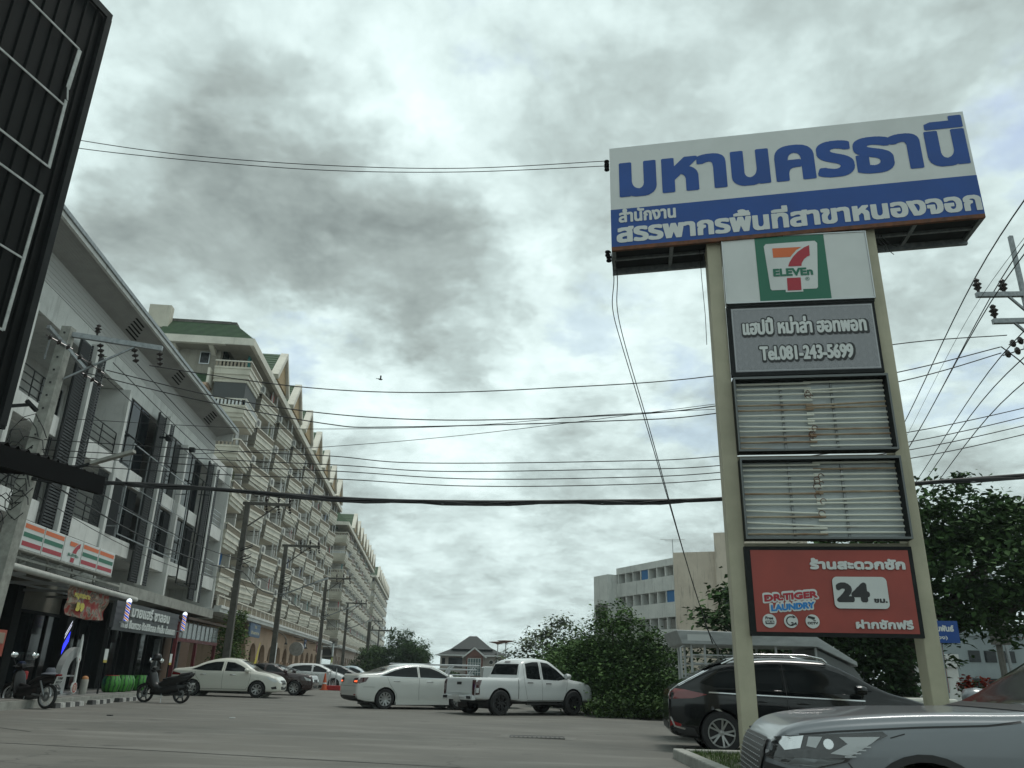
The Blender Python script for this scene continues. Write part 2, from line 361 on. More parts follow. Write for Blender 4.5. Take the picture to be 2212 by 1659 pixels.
# ------------------------------------------------------------------ ground
def ground_mat():
    m=mat('worn_concrete_road',(.2,.2,.185),.85); t=m.node_tree; b=t.nodes['Principled BSDF']; L=t.links
    g=t.nodes.new('ShaderNodeTexCoord')
    def noise(scale,detail,rough,st=(1,1,1),rot=0):
        mp=t.nodes.new('ShaderNodeMapping'); mp.inputs['Scale'].default_value=st; mp.inputs['Rotation'].default_value=(0,0,rot); L.new(g.outputs['Object'],mp.inputs[0])
        n=t.nodes.new('ShaderNodeTexNoise'); n.inputs['Scale'].default_value=scale; n.inputs['Detail'].default_value=detail; n.inputs['Roughness'].default_value=rough; L.new(mp.outputs[0],n.inputs['Vector']); return n.outputs[0]
    def rng(v,a,c,lo,hi):
        r=t.nodes.new('ShaderNodeMapRange'); L.new(v,r.inputs[0]); r.inputs[1].default_value=a; r.inputs[2].default_value=c; r.inputs[3].default_value=lo; r.inputs[4].default_value=hi; return r.outputs[0]
    def mixc(f,a,c):
        x=t.nodes.new('ShaderNodeMix'); x.data_type='RGBA'; L.new(f,x.inputs[0])
        if isinstance(a,tuple): x.inputs[6].default_value=(*a,1)
        else: L.new(a,x.inputs[6])
        x.inputs[7].default_value=(*c,1); return x.outputs[2]
    c=mixc(rng(noise(.35,6,.6),.35,.7,0,1),(.128,.123,.108),(.090,.087,.077))
    c=mixc(rng(noise(.9,6,.65,(.35,1.4,1),R(20)),.50,.72,0,.8),c,(.185,.18,.163)); c=mixc(rng(noise(1.7,7,.7,(.2,2.6,1),R(35)),.57,.70,0,.55),c,(.205,.20,.183)); c=mixc(rng(noise(.8,8,.7),.60,.72,0,.6),c,(.07,.069,.064))
    c=mixc(rng(noise(.5,5,.6,(.25,2.2,1),R(-8)),.56,.8,0,.6),c,(.085,.083,.078))
    c=mixc(rng(noise(26,3,.6),.5,.8,0,.25),c,(.09,.09,.085))
    v=t.nodes.new('ShaderNodeTexVoronoi'); v.feature='DISTANCE_TO_EDGE'; v.inputs['Scale'].default_value=.16
    nz=t.nodes.new('ShaderNodeTexNoise'); nz.inputs['Scale'].default_value=.9; nz.inputs['Detail'].default_value=6; L.new(g.outputs['Object'],nz.inputs['Vector'])
    vm=t.nodes.new('ShaderNodeVectorMath'); vm.operation='SCALE'; L.new(nz.outputs['Color'],vm.inputs[0]); vm.inputs['Scale'].default_value=2.2
    vd=t.nodes.new('ShaderNodeVectorMath'); vd.operation='ADD'; L.new(g.outputs['Object'],vd.inputs[0]); L.new(vm.outputs[0],vd.inputs[1]); L.new(vd.outputs[0],v.inputs['Vector'])
    mk=t.nodes.new('ShaderNodeMath'); mk.operation='MULTIPLY'; L.new(rng(v.outputs['Distance'],.0,.006,.75,0),mk.inputs[0]); L.new(rng(noise(.3,3,.5),.45,.6,0,1),mk.inputs[1])
    c=mixc(mk.outputs[0],c,(.045,.043,.04))
    c=mixc(rng(noise(1.1,2,.4),.70,.76,0,.55),c,(.055,.053,.05))
    L.new(c,b.inputs['Base Color'])
    n=noise(45,4,.6); bp=t.nodes.new('ShaderNodeBump'); bp.inputs['Strength'].default_value=.25; bp.inputs['Distance'].default_value=.01; L.new(n,bp.inputs['Height']); L.new(bp.outputs[0],b.inputs['Normal'])
    return m
gm=MB(); xs_=[-1500,-300,-60,-25,-18,-14,-10,-6,-2,2,6,10,15,40,200,1500]; ys_=[-60,-10,0,8,16,24,32,45,60,90,140,250,500,1000,2200]
for y in ys_:
    for x in xs_: gm.v.append((x,y,gz(x)))
for j in range(len(ys_)-1):
    for i in range(len(xs_)-1): a=j*len(xs_)+i; gm.f.append((a,a+1,a+1+len(xs_),a+len(xs_))); gm.m.append(0)
g_=gm.build('ground',ground_mat()); g_['kind']='structure'
# ------------------------------------------------------------------ pylon sign
PY=thing('pylon_sign','tall pylon sign with blue and white top board above stacked shop panels','pylon sign',(3.75,13,0),R(-8.6))
m=MB().box(-.11,.15,0,.42,-.3,9.6); m.build('post',M_post,PY,bevel=.015)
m=MB().box(2.70,2.945,0,.42,-.3,9.6); m.build('post',M_post,PY,bevel=.015)
tl=lambda u,z: z+.0437*(u-1.46)
fB=lambda u,z,o: (u,-.15-o,tl(u,z))
def slab(mb,u0,u1,y0,y1,z0,z1,m=0):
    P=[(u0,y0,tl(u0,z0)),(u1,y0,tl(u1,z0)),(u1,y1,tl(u1,z0)),(u0,y1,tl(u0,z0)),(u0,y0,tl(u0,z1)),(u1,y0,tl(u1,z1)),(u1,y1,tl(u1,z1)),(u0,y1,tl(u0,z1))]
    mb.add(P,[(3,2,1,0),(4,5,6,7),(0,1,5,4),(1,2,6,5),(2,3,7,6),(3,0,4,7)],m)
m=MB(); slab(m,-1.9,4.82,-.146,.74,9.93,11.37,0); slab(m,-1.903,4.823,-.146,.74,9.10,9.93,1); tb=m.build('top_board',[M_white,M_blue],PY)
m=MB()
for z in (9.02,): slab(m,-1.9,4.82,-.15,-.09,z,z+.078,0); slab(m,-1.9,4.82,.68,.75,z-.06,z+.078,1)
for u in (-1.9,4.74): slab(m,u,u+.08,-.09,.68,9.02,9.098,1)
for u in (-.8,.3,1.4,2.5,3.6): slab(m,u,u+.07,-.09,.68,9.03,9.098,1)
slab(m,-1.86,4.78,.25,.3,9.03,9.098,1)
slab(m,-1.85,4.77,-.1,.7,9.085,9.095,2); m.build('bottom_frame',[M_rust,M_steel,M_dark],tb)
m=MB(); text_mb(m,'มหานครธานี',-1.72,4.77,10.17,fB,h=.775,bold=.062,lift=.004,rows=110,square=True); m.build('lettering',M_blue,tb)
m=MB(); text_mb(m,'สำนักงาน',-1.75,-.66,9.62,fB,h=.20,bold=.011,lift=.006); text_mb(m,'สรรพากรพื้นที่สาขาหนองจอก',-1.8,4.80,9.17,fB,h=.315,bold=.025,lift=.006,square=True,rows=70); m.build('lettering',M_white,tb)
m=MB()
for u,z in ((-1.96,11.1),(-1.96,10.98),(-1.98,9.02),(-1.96,8.9)):
    m.lathe([(.015,-.07),(.05,-.05),(.05,-.02),(.025,-.01),(.025,.01),(.05,.02),(.05,.05),(.015,.07)],12,(u,-.05,tl(u,z)),'z')
m.build_each('insulator',M_black,PY)
# convenience store panel
def emblem(mb,X,Z,k,y,mats_off=0):
    """number-and-word emblem: local design units with origin bottom-left of the white shield (w .97,h 1.03)"""
    f=lambda p,o=0:(X+p[0]*k,y-o,Z+p[1]*k)
    sh=[(.07,.02),(.25,.02),(.31,.02),(.31,-.03),(.62,-.03),(.62,.02),(.86,.02),(.885,.05),(.97,.97),(.93,1.02),(.04,1.0),(0,.95),(.045,.05)]
    mb.flat([sh],lambda p:f(p,.004),0)
    mb.flat([[(.15,.70),(.46,.70),(.50,.75),(.58,.84),(.68,.90),(.15,.90)]],lambda p:f(p,.008),2)
    mb.flat([[(.40,.50),(.64,.50),(.65,.56),(.70,.64),(.76,.69),(.81,.71),(.82,.93),(.72,.885),(.60,.80),(.50,.69),(.43,.58)]],lambda p:f(p,.010),3)
    mb.flat([[(.345,0),(.59,0),(.60,.26),(.355,.26)]],lambda p:f(p,.009),3)
    text_mb(mb,'ELEVEn',X+.12*k,X+.83*k,Z+.30*k,lambda a,b,o:(a,y-o,b),h=.125*k,bold=.012*k,m=4,lift=.012)
    text_mb(mb,'®',X+.68*k,X+.755*k,Z+.19*k,lambda a,b,o:(a,y-o,b),h=.05*k,m=4,lift=.012)
m=MB().box(.17,2.72,-.12,-.004,7.68,9.01,0); P7=m.build('store_panel',[M_white,M_steel],PY)
m=MB().box(.155,2.735,-.135,-.115,7.655,7.678,0).box(.155,2.735,-.135,-.115,9.012,9.03,0).box(.15,.168,-.135,-.004,7.655,9.03).box(2.722,2.74,-.135,-.004,7.655,9.03).box(.17,2.72,-.11,0,7.6,7.655,1); m.build('panel_frame',[M_alu,M_dark],P7)
m=MB().quad((.755,-.124,7.685),(1.995,-.124,7.685),(1.995,-.124,9.005),(.755,-.124,9.005),1); emblem(m,.91,7.87,.985,-.126); m.build('store_emblem',[M_white,M_sgreen,M_orange,M_sred,M_sgreen],P7)
# hot pot panel
m=MB().box(.15,2.71,-.10,-.004,6.25,7.62,0); PH=m.build('restaurant_panel',M_dark,PY)
m=MB().box(.225,2.665,-.104,-.102,6.32,7.56,0); m.build('patterned_face',M_greyp,PH)
m=MB()
fH=lambda a,b,o:(a,-.104-o,b)
for (a,b,c,d) in ((.235,2.655,6.335,6.347),(.235,2.655,7.533,7.545),(.235,.247,6.347,7.533),(2.643,2.655,6.347,7.533)): m.quad((a,-.108,c),(b,-.108,c),(b,-.108,d),(a,-.108,d),2)
for t_,a,b,z,h in (('แฮปปี้ หม่าล่า ฮอทพอท',.40,2.52,7.03,.205),('Tel.081-243-5699',.66,2.24,6.53,.20)):
    text_mb(m,t_,a,b,z,lambda x,y,o:fH(x+.012,y-.014,o),h=h,bold=.032,m=1,lift=.006,halo=True); text_mb(m,t_,a,b,z,fH,h=h,bold=.012,m=0,lift=.012)
m.build('lettering',[M_white,M_ink,mat('pale_grey_print',(.45,.46,.48),.5)],PH)
# two open light boxes with their old tubes
for z0,z1,seed in ((4.87,6.15,3),(3.40,4.70,5)):
    rr=random.Random(seed)
    m=MB().box(.17,2.69,.02,.035,z0,z1,1).box(.15,.185,-.22,.035,z0-.03,z1+.03,0).box(2.675,2.71,-.22,.035,z0-.03,z1+.03,0).box(.185,2.675,-.22,.02,z1,z1+.03,0).box(.185,2.675,-.22,.02,z0-.03,z0,0)
    LB=m.build('light_box',[M_dark,M_boxback],PY)
    m=MB().box(.15,2.71,-.235,-.222,z1-.01,z1+.03).box(.15,2.71,-.235,-.222,z0-.03,z0+.005).box(.15,.18,-.235,-.222,z0+.005,z1-.01).box(2.68,2.71,-.235,-.222,z0+.005,z1-.01); m.build('box_frame',mat('grey_box_frame',(.12,.13,.13),.4,metal=.5),LB)
    m=MB().box(.95,.985,-.02,.018,z0,z1).box(1.80,1.835,-.02,.018,z0,z1); m.build('tube_rail',M_steel,LB)
    n=13
    for i in range(n):
        z=z0+.07+i*(z1-z0-.13)/(n-1)
        for side in (0,1):
            sag=rr.choice([0,0,0,0,rr.uniform(-.07,-.02)]); a,b=(.20,1.47) if side==0 else (1.35,2.66); zz_=z+(.025 if side else 0)+rr.uniform(-.008,.008)
            p0=(a,-.06,zz_+(0 if side==0 else sag)); p1=(b,-.06,zz_+(sag if side==0 else 0))
            m=MB().tube([p0,p1],.019,8,0 if rr.random()<.8 else 2).tube([Vector(p0)+(Vector(p1)-Vector(p0))*.0,Vector(p0)+(Vector(p1)-Vector(p0))*.03],.0185,8,1).tube([Vector(p0)+(Vector(p1)-Vector(p0))*.965,p1],.0185,8,1 if rr.random()<.5 else 3).tube([Vector(p0)+(Vector(p1)-Vector(p0))*(.0 if side else .86),Vector(p0)+(Vector(p1)-Vector(p0))*(.12 if side else .965)],.0178,8,3 if rr.random()<.55 else 0)
            m.build('fluorescent_tube',[M_tube,M_alu,mat('browned_tube',(.42,.36,.26),.5,col2=(.22,.13,.07),nscale=2),M_rust],LB,smooth=40)
    m=MB()
    for i in range(9):
        zc=rr.uniform(z0+.1,z1-.1); xc=1.41+rr.uniform(-.07,.07); q=rr.uniform(.02,.06)
        m.tube([(xc+q*math.cos(t),-.08,zc+q*math.sin(t)) for t in [k*.6 for k in range(8)]],.006,4)
    m.build('loose_wire',M_rust,LB)
# laundry panel
m=MB().box(.12,2.70,-.10,-.004,1.88,3.27,0); PL=m.build('laundry_panel',M_dark,PY)
m=MB().box(.215,2.635,-.104,-.102,1.94,3.21,0); m.build('panel_face',M_boardred,PL)
fL=lambda a,b,o:(a,-.104-o,b)
M_sblue=mat('print_blue',(.02,.20,.52),.5)
m=MB()
text_mb(m,'ร้านสะดวกซัก',1.12,2.56,2.905,fL,h=.115,bold=.012,m=0,depth=.025); text_mb(m,'ฝากซักฟรี',1.71,2.55,2.005,fL,h=.095,bold=.008,m=0,depth=.025)
m.prism(rrect(1.43,2.245,2.305,2.79,.075),lambda p,k:fL(p[0],p[1],.03 if k==0 else 0),0,1)
text_mb(m,'24',1.47,1.97,2.40,lambda a,b,o:fL(a,b,.03+o),h=.235,bold=.03,m=1,lift=.004); text_mb(m,'ชม.',2.02,2.22,2.395,lambda a,b,o:fL(a,b,.03+o),h=.06,bold=.008,m=1,lift=.004)
def slant(x): return .055*(x-.78)
sl=lambda a,b,o:fL(a,b+slant(a)*1.6,o)
text_mb(m,'DR.TIGER',.37,1.19,2.43,sl,h=.085,bold=.024,m=0,lift=.004,halo=True); text_mb(m,'DR.TIGER',.37,1.19,2.43,sl,h=.085,bold=.010,m=2,lift=.009)
text_mb(m,'LAUNDRY',.46,1.13,2.275,sl,h=.08,bold=.022,m=0,lift=.012,halo=True); text_mb(m,'LAUNDRY',.46,1.13,2.275,sl,h=.08,bold=.009,m=3,lift=.017)
for x in (.42,.745,1.07): m.prism(disc(x,2.105,.105),lambda p,k:fL(p[0],p[1],.02 if k==0 else 0),0,1)
f2=lambda a,b,o:fL(a,b,.02+o)
text_mb(m,'Free',.36,.48,2.125,f2,h=.035,bold=.003,m=1,lift=.003); m.flat([rrect(.355,.49,2.055,2.108,.01)],lambda p:f2(p[0],p[1],.003),1); text_mb(m,'Wi Fi',.365,.48,2.065,f2,h=.028,bold=.002,m=0,lift=.006)
arc=[(.745+.075*math.cos(R(a)),2.105+.075*math.sin(R(a))) for a in range(60,331,15)]
m.flat([arc+[(.745+.058*math.cos(R(a)),2.105+.058*math.sin(R(a))) for a in range(330,59,-15)]],lambda p:f2(p[0],p[1],.003),1); m.flat([[(.77,2.195),(.825,2.165),(.785,2.145)]],lambda p:f2(p[0],p[1],.004),1); text_mb(m,'24',.74,.83,2.045,f2,h=.035,bold=.004,m=1,lift=.005)
text_mb(m,'CCTV',.99,1.15,2.06,f2,h=.03,bold=.004,m=1,lift=.003); m.flat([[(1.0,2.155),(1.10,2.13),(1.115,2.165),(1.01,2.19)]],lambda p:f2(p[0],p[1],.003),1); m.flat([[(1.05,2.14),(1.065,2.138),(1.09,2.11),(1.12,2.11),(1.12,2.122),(1.095,2.122)]],lambda p:f2(p[0],p[1],.004),1)
m.build('lettering',[M_white,M_ink,M_sred,M_sblue],PL)
m=MB().box(.15,2.70,.06,.20,3.23,3.345).box(.15,2.70,.06,.2,4.72,4.83); m.build_each('cross_beam',M_post,PY)
# loose rags and wires under the top board
m=MB()
for i,(u,l,q) in enumerate(((-.15,.5,.0),(-.1,.28,.05),(3.02,.35,.12),(3.08,.42,.18),(3.1,.25,.22))):
    m.tube([(u+q*t*t+.02*math.sin(t*9+i),.1,9.05-l*t) for t in [k/6 for k in range(7)]],.007,5)
m.tube([(-.22,.2,9.05),(-.22,.2,8.4),(-.20,.2,7.6),(-.21,.2,7.0)],.006,5)
m.build_each('hanging_wire',M_cable,PY)
# ------------------------------------------------------------------ shophouse row on the left (x along the street, y into the block)
def louver(mb,x0,x1,z0,z1,y=-.34,m=0,pitch=.105):
    mb.box(x0,x0+.04,y-.03,y+.03,z0,z1,m); mb.box(x1-.04,x1,y-.03,y+.03,z0,z1,m); z=z0+.05
    while z<z1-.05:
        mb.add([(x0+.04,y-.04,z-.02),(x1-.04,y-.04,z-.02),(x1-.04,y+.04,z+.045),(x0+.04,y+.04,z+.045),(x0+.04,y-.04,z+.035),(x1-.04,y-.04,z+.035),(x1-.04,y+.04,z+.10),(x0+.04,y+.04,z+.10)],[(3,2,1,0),(4,5,6,7),(0,1,5,4),(1,2,6,5),(2,3,7,6),(3,0,4,7)],m); z+=pitch
SH=thing('shophouse','long white four storey shophouse row with dark louvres and overhanging eave on the left','shophouse',S(0,-13),SROT)
m=MB().box(14,48.8,2.2,8,3.6,12.9,0)                       # recessed body
m.box(14,48.8,0,2.2,11.8,12.8,0)
for z0,z1 in ((5.45,6.0),(8.25,8.85)): m.box(14,48.8,.25,2.2,z0,z1,0)
m.box(14,48.8,.9,8,0,3.6,1)
m.build('wall',[M_wall,M_concd],SH)
m=MB()
for x in (15.1,19.3,23.35,31.6,39.85): m.box(x-.12,x+.12,-.3,2.2,4.05,11.78,0)
m.box(48.55,48.82,-.3,8.0,3.9,12.82,0); m.build_each('party_wall',M_wall,SH)
m=MB()
for x in (27.55,36.05,44.7): m.box(x-.1,x+.1,-.5,-.25,4.5,12.1,0)
m.build_each('fin_column',M_wall,SH)
for x in (27.55,36.05,44.7):
    for a,b in ((-1.05,-.16),(.16,1.05)):
        m=MB(); louver(m,x+a,x+b,4.55,12.0); m.box(x+a+.01,x+b-.01,-.285,-.27,4.56,11.99,0); m.build('louver_panel',M_louver,SH)
m=MB(); louver(m,18.2,19.1,4.55,12.0); m.build('louver_panel',M_louver,SH)
# soffit, planked band and eave
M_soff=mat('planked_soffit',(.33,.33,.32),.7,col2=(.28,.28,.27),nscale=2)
m=MB()
k=0; z=12.80
while z<13.75: m.box(14,45.25,-.02-(.012 if k%2 else 0),.1,z,z+.085,0); z+=.085; k+=1
m.build('plank_band',mat('plank_band',(.50,.50,.49),.65,col2=(.42,.42,.41),nscale=1,stretch=(.2,1,1)),SH)
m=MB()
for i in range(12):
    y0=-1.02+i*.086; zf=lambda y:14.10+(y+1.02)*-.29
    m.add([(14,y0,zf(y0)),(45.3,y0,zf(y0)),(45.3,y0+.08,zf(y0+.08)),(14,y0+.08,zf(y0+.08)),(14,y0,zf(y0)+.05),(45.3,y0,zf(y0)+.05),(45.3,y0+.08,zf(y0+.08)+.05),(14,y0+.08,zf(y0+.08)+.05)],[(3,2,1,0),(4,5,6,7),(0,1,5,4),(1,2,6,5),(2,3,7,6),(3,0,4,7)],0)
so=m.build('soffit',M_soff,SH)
for x0,x1,n_ in ((29.3,31.6,5),(35.0,37.2,4),(41.0,43.0,5)):
    m=MB()
    for i in range(n_):
        y=-.85+i*.15; zc=14.10+(y+1.02)*-.29; m.add([(x0+.18*i,y,zc-.006),(x0+.9+.25*i,y,zc-.006),(x0+.9+.25*i,y+.07,zc-.027),(x0+.18*i,y+.07,zc-.027)],[(0,1,2,3)],0)
    m.build('missing_slat',M_black,so)
m=MB().box(14,45.35,-1.14,-1.03,14.04,14.26,0).box(14,45.35,-1.2,-1.12,14.2,14.34,1)
m.add([(14,-1.12,14.27),(45.35,-1.12,14.27),(45.35,5,13.0),(14,5,13.0),(14,-1.12,14.33),(45.35,-1.12,14.33),(45.35,5,13.06),(14,5,13.06)],[(3,2,1,0),(4,5,6,7),(0,1,5,4),(1,2,6,5),(2,3,7,6),(3,0,4,7)],1)
m.box(45.2,45.3,-.95,.1,13.6,14.03,0)
m.build('eave',[M_wall,M_steel],SH)
# balconies, spandrels and windows, bay by bay
def railing(mb,x0,x1,y,z0,h,m=0,vert=False):
    for i in range(1 if vert else 4): mb.box(x0,x1,y-.015,y+.015,z0+h-.03-i*h*.27,z0+h-i*h*.27,m)
    n=max(2,int((x1-x0)/(.12 if vert else .95)))
    for i in range(n+1): x=x0+(x1-x0)*i/n; mb.box(x-.015,x+.015,y-.016,y+.016,z0,z0+h-.031,m)
bays=[(19.45,23.2,'bal'),(23.5,26.45,'bal'),(28.65,31.45,'bal'),(31.75,34.95,'glass'),(37.15,39.7,'glass'),(40.0,43.6,'glassf'),(45.8,48.5,'end')]
for x0,x1,kd in bays:
    for zf,zc in ((6.0,8.25),(8.85,11.8)):
        w=x1-x0
        if kd in('bal','end'):
            m=MB().box(x0,x1,-.22,-.02,zf-.55,zf+.12,0).box(x0,x1,-.2,2.2,zf-.56,zf-.55+.001,0); b=m.build('balcony',M_wall,SH)
            m=MB(); railing(m,x0+.02,x1-.02,-.1,zf+.12,.95); m.build('railing',M_dark if kd=='bal' else M_alu,b)
            m=MB().box(x0+.3*w,x0+.86*w,2.14,2.19,zf+.15,zc-.35,0); wv=m.build('window',M_glass,SH)
            m=MB()
            for q in (.3,.58,.86): m.box(x0+q*w-.03,x0+q*w+.03,2.10,2.139,zf+.15,zc-.35)
            m.box(x0+.3*w,x0+.86*w,2.1,2.138,zc-.4,zc-.34); m.build('window_frame',M_alu,wv)
        else:
            m=MB().box(x0,x1,-.12,.2,zf-.55,zf+.08,0); m.build('spandrel',M_wall,SH)
            m=MB().box(x0,x1,.05,.1,zf+.08,zc,0); wv=m.build('window',M_glass,SH)
            m=MB()
            for q in ((.33,.66) if kd=='glass' else (.25,.5,.75)): m.box(x0+q*w-.02,x0+q*w+.02,.02,.049,zf+.08,zc)
            m.box(x0,x1,.02,.048,(zf+zc)/2-.02,(zf+zc)/2+.02); m.build('window_frame',M_dark,wv)
    if kd in('glass','glassf'):      # bars on one side of each glazed bay, second floor
        m=MB()
        for i in range(9): x=x1-.9+i*.1; m.box(x-.012,x+.012,-.06,-.03,6.1,8.2)
        m.build('window_grille',M_louver,SH)
for x0,x1 in ((28.65,31.45),(23.5,26.45)):  # bars next to the open bays
    m=MB()
    for i in range(9): x=x1-.95+i*.11; m.box(x-.015,x+.015,-.16,-.13,6.12,8.25)
    m.build('window_grille',M_louver,SH)
m=MB()
for i in range(14): x=31.85+i*.075; m.box(x-.013,x+.013,-.22,-.19,6.05,8.25)
m.build('window_grille',M_louver,SH)
def ac_unit(mb,x,y,z,w=.8,d=.3,h=.58,face='y'):
    mb.box(x,x+w,y,y+d,z,z+h,0)
    mb.lathe([(.20,-.006),(.215,-.006),(.215,-.02),(.20,-.02)],16,(x+.3,y,z+h/2),'y',1); mb.lathe([(.0,-.008),(.2,-.008)],16,(x+.3,y,z+h/2),'y',1)
    mb.lathe([(.0,-.016),(.05,-.016)],10,(x+.3,y,z+h/2),'y',0)
M_ac=mat('off_white_casing',(.55,.55,.51),.5,col2=(.45,.45,.41),nscale=3)
M_fan=mat('fan_grille',(.12,.12,.115),.6)
m=MB(); ac_unit(m,28.85,.4,6.35,.85,.35,1.25); m.build('ac_unit',[M_ac,M_fan],SH)
# tube frame scaffolding of old signs on the facade
for x0,x1,z0,z1 in ((31.7,39.6,6.0,9.6),(39.9,43.4,5.0,10.4)):
    m=MB(); y=-.75
    for z in ((z0,z1) if x0<35 else (z0,(z0+z1)/2,z1)): m.box(x0,x1,y-.02,y+.02,z-.02,z+.02)
    for x in ((x0,x1) if x0<35 else (x0,(x0+x1)/2,x1)): m.box(x-.03,x+.03,y-.03,y+.03,z0+.02,z1-.02)
    if x0<35:
        for z in (7.0,8.0): m.box(x0+.03,x1-.03,y-.012,y+.012,z-.012,z+.012)
        for x in (33.6,35.6,37.6): m.box(x-.012,x+.012,y-.0125,y+.0125,z0+.02,z1-.02)
    for x in (x0+.1,x1-.1):
        for z in (z0+.3,z1-.4): m.box(x-.02,x+.02,y+.03,-.12,z-.02,z+.02)
    m.build('sign_frame',M_steel if x0<35 else M_dark,SH)
m=MB().box(34.7,34.78,-.9,-.6,10.7,10.78).box(34.6,34.85,-1.15,-.9,10.6,10.85).box(38.4,38.47,-.8,-.3,11.2,11.27).box(38.3,38.55,-1.05,-.8,11.1,11.3); m.build_each('floodlight',M_dark,SH,per=2)
# street-level canopy slab
m=MB().box(30.2,43.4,-1.8,.9,3.62,4.02,0); m.build('canopy_slab',M_conc,SH)
# ground floor: glass fronts, dark cladding, beige wall
m=MB().box(14,31.9,.3,.9,2.75,4.05,0).box(14,26.5,.25,.9,.12,2.75,0); m.build('shopfront_wall',mat('beige_shop_wall',(.24,.225,.19),.8,col2=(.19,.18,.15),nscale=2),SH)
for x0,x1,z1 in ((27.6,30.6,2.85),(31.4,34.2,2.9),(34.6,37.6,3.1),(38.1,41.0,3.1)):
    m=MB().box(x0,x1,.18,.22,.35,z1,0); dr=m.build('glass_door',M_glass,SH)
    m=MB()
    for i in range(4): x=x0+(x1-x0)*i/3; m.box(x-.035,x+.035,.12,.179,.33,z1)
    m.box(x0,x1,.12,.178,z1-.08,z1+.02); m.build('door_frame',M_dark,dr)
m=MB()
for x in (26.9,31.0,34.4,37.85,41.2): m.box(x-.22,x+.22,-.1,.6,.3,3.6,0)
m.build_each('shop_column',M_dark,SH)
m=MB().box(26.5,43.4,.5,.9,.3,3.6,0); m.build('shop_interior_wall',mat('dark_interior',(.03,.03,.032),.8),SH)
m=MB()
for i in range(5): m.box(28.2+i*.22,28.34+i*.22,.16,.175,1.38,1.5,0)
m.box(28.1,29.4,.165,.178,1.33,1.56,1); m.build('door_sticker',[M_ink,M_glassg],SH)
# corrugated awning in front of the store
AW=thing('tin_awning','corrugated tin awning with white gutter below the striped store sign','awning',S(0,-13),SROT)
m=MB(); nn=150
for i in range(nn+1):
    x=18.5+11.2*i/nn; zz_=.025*(1 if i%2 else 0)
    m.v+=[(x,2.45,3.58+zz_),(x,.3,4.0+zz_)] if False else [(x,-2.5,3.56+zz_),(x,.3,4.02+zz_)]
for i in range(nn): m.f.append((2*i,2*i+2,2*i+3,2*i+1)); m.m.append(0)
m.build('corrugated_sheet',mat('grey_tin',(.32,.33,.32),.5,metal=.5,col2=(.2,.2,.19),nscale=4),AW)
m=MB().tube([(18.5,-2.55,3.5),(29.9,-2.55,3.42)],.09,10); m.build('gutter',mat('grey_pvc',(.42,.42,.39),.5,col2=(.33,.33,.30),nscale=3),AW,smooth=50)
m=MB()
for x in (19.5,22,24.5,27,29.5): m.box(x-.03,x+.03,-2.45,.3,3.36,3.44)
for y in (-1.6,-.6): m.box(18.5,29.8,y-.025,y+.025,3.44,3.5)
m.build('awning_frame',M_alu,AW)
# striped store sign
SS=thing('store_sign','white store sign box with orange green red stripes on the awning','shop sign',S(0,-10.4),SROT)
m=MB().box(20.98,27.2,0,.32,3.93,4.645,0).box(20.94,27.24,-.012,.33,3.88,3.93,1); bx=m.build('sign_box',[M_white,M_conc],SS,bevel=.02)
m=MB()
for x0,x1 in ((21.1,22.14),(22.24,23.38),(24.72,25.84),(25.95,27.1)):
    for z,mi in ((4.46,0),(4.245,1),(4.02,2)): m.quad((x0,-.004,z),(x1,-.004,z),(x1,-.004,z+.115),(x0,-.004,z+.115),mi)
m.build_each('stripe',[M_orange,M_sgreen,M_sred],bx)
m=MB()
for x in (22.19,23.43,24.67,25.9): m.box(x-.012,x+.012,-.006,-.001,3.935,4.64)
m.build('seam',M_conc,bx)
m=MB(); X0,Z0,KK=23.57,3.975,.62; f=lambda p,o:(X0+p[0]*1.0,-o,Z0+p[1]*KK)
m.flat([[(.22,.70),(.56,.70),(.60,.75),(.68,.84),(.78,.90),(.22,.90)]],lambda p:f(p,.008),0)
m.flat([[(.47,.42),(.72,.42),(.74,.52),(.80,.64),(.86,.69),(.90,.71),(.91,.93),(.82,.885),(.70,.80),(.58,.66),(.50,.52)]],lambda p:f(p,.010),2)
m.flat([[(.42,0),(.66,0),(.67,.2),(.43,.2)]],lambda p:f(p,.009),2)
text_mb(m,'ELEVEn',X0+.2,X0+.9,Z0+.25*KK,lambda a,b,o:(a,-o,b),h=.062,bold=.006,m=1,lift=.012); m.build('store_emblem',[M_orange,M_sgreen,M_sred],bx)
m=MB()
for x in (21.3,22.9,24.5,26.1): m.bar((x,.1,3.88),(x+.5,.3,3.6),.05).bar((x+.9,.1,3.88),(x+.4,.3,3.6),.04)
m.box(20.6,28.4,.1,.16,3.70,3.76); m.build('support_frame',M_conc,SS)
# hair salon sign
HS=thing('salon_sign','dark grey slatted salon sign with white Thai letters between two barber poles','shop sign',S(0,-10.4),SROT)
m=MB()
for i in range(9): m.box(28.12,35.05,-(.01 if i%2 else 0),.12,2.36+i*.1,2.36+i*.1+.1,0)
m.box(28.08,35.1,.0,.14,2.33,2.36,0)
bd=m.build('sign_board',mat('charcoal_board',(.075,.08,.085),.6,col2=(.06,.065,.07),nscale=3),HS)
m=MB(); f=lambda a,b,o:(a,-.012-o,b); text_mb(m,'มายแฮร์ ซาลอน',29.5,33.7,2.82,f,h=.27,bold=.02,depth=.05); text_mb(m,'ทำสี ยืดถาวร ดัดดิจิตอล ทำเล็บ ต่อขนตา',28.75,34.7,2.43,f,h=.185,bold=.012,depth=.04); m.build('lettering',M_white,HS)
M_pwhite=mat('lamp_white',(.85,.85,.85),.3,emit=(.8,.9,1),estr=.9)
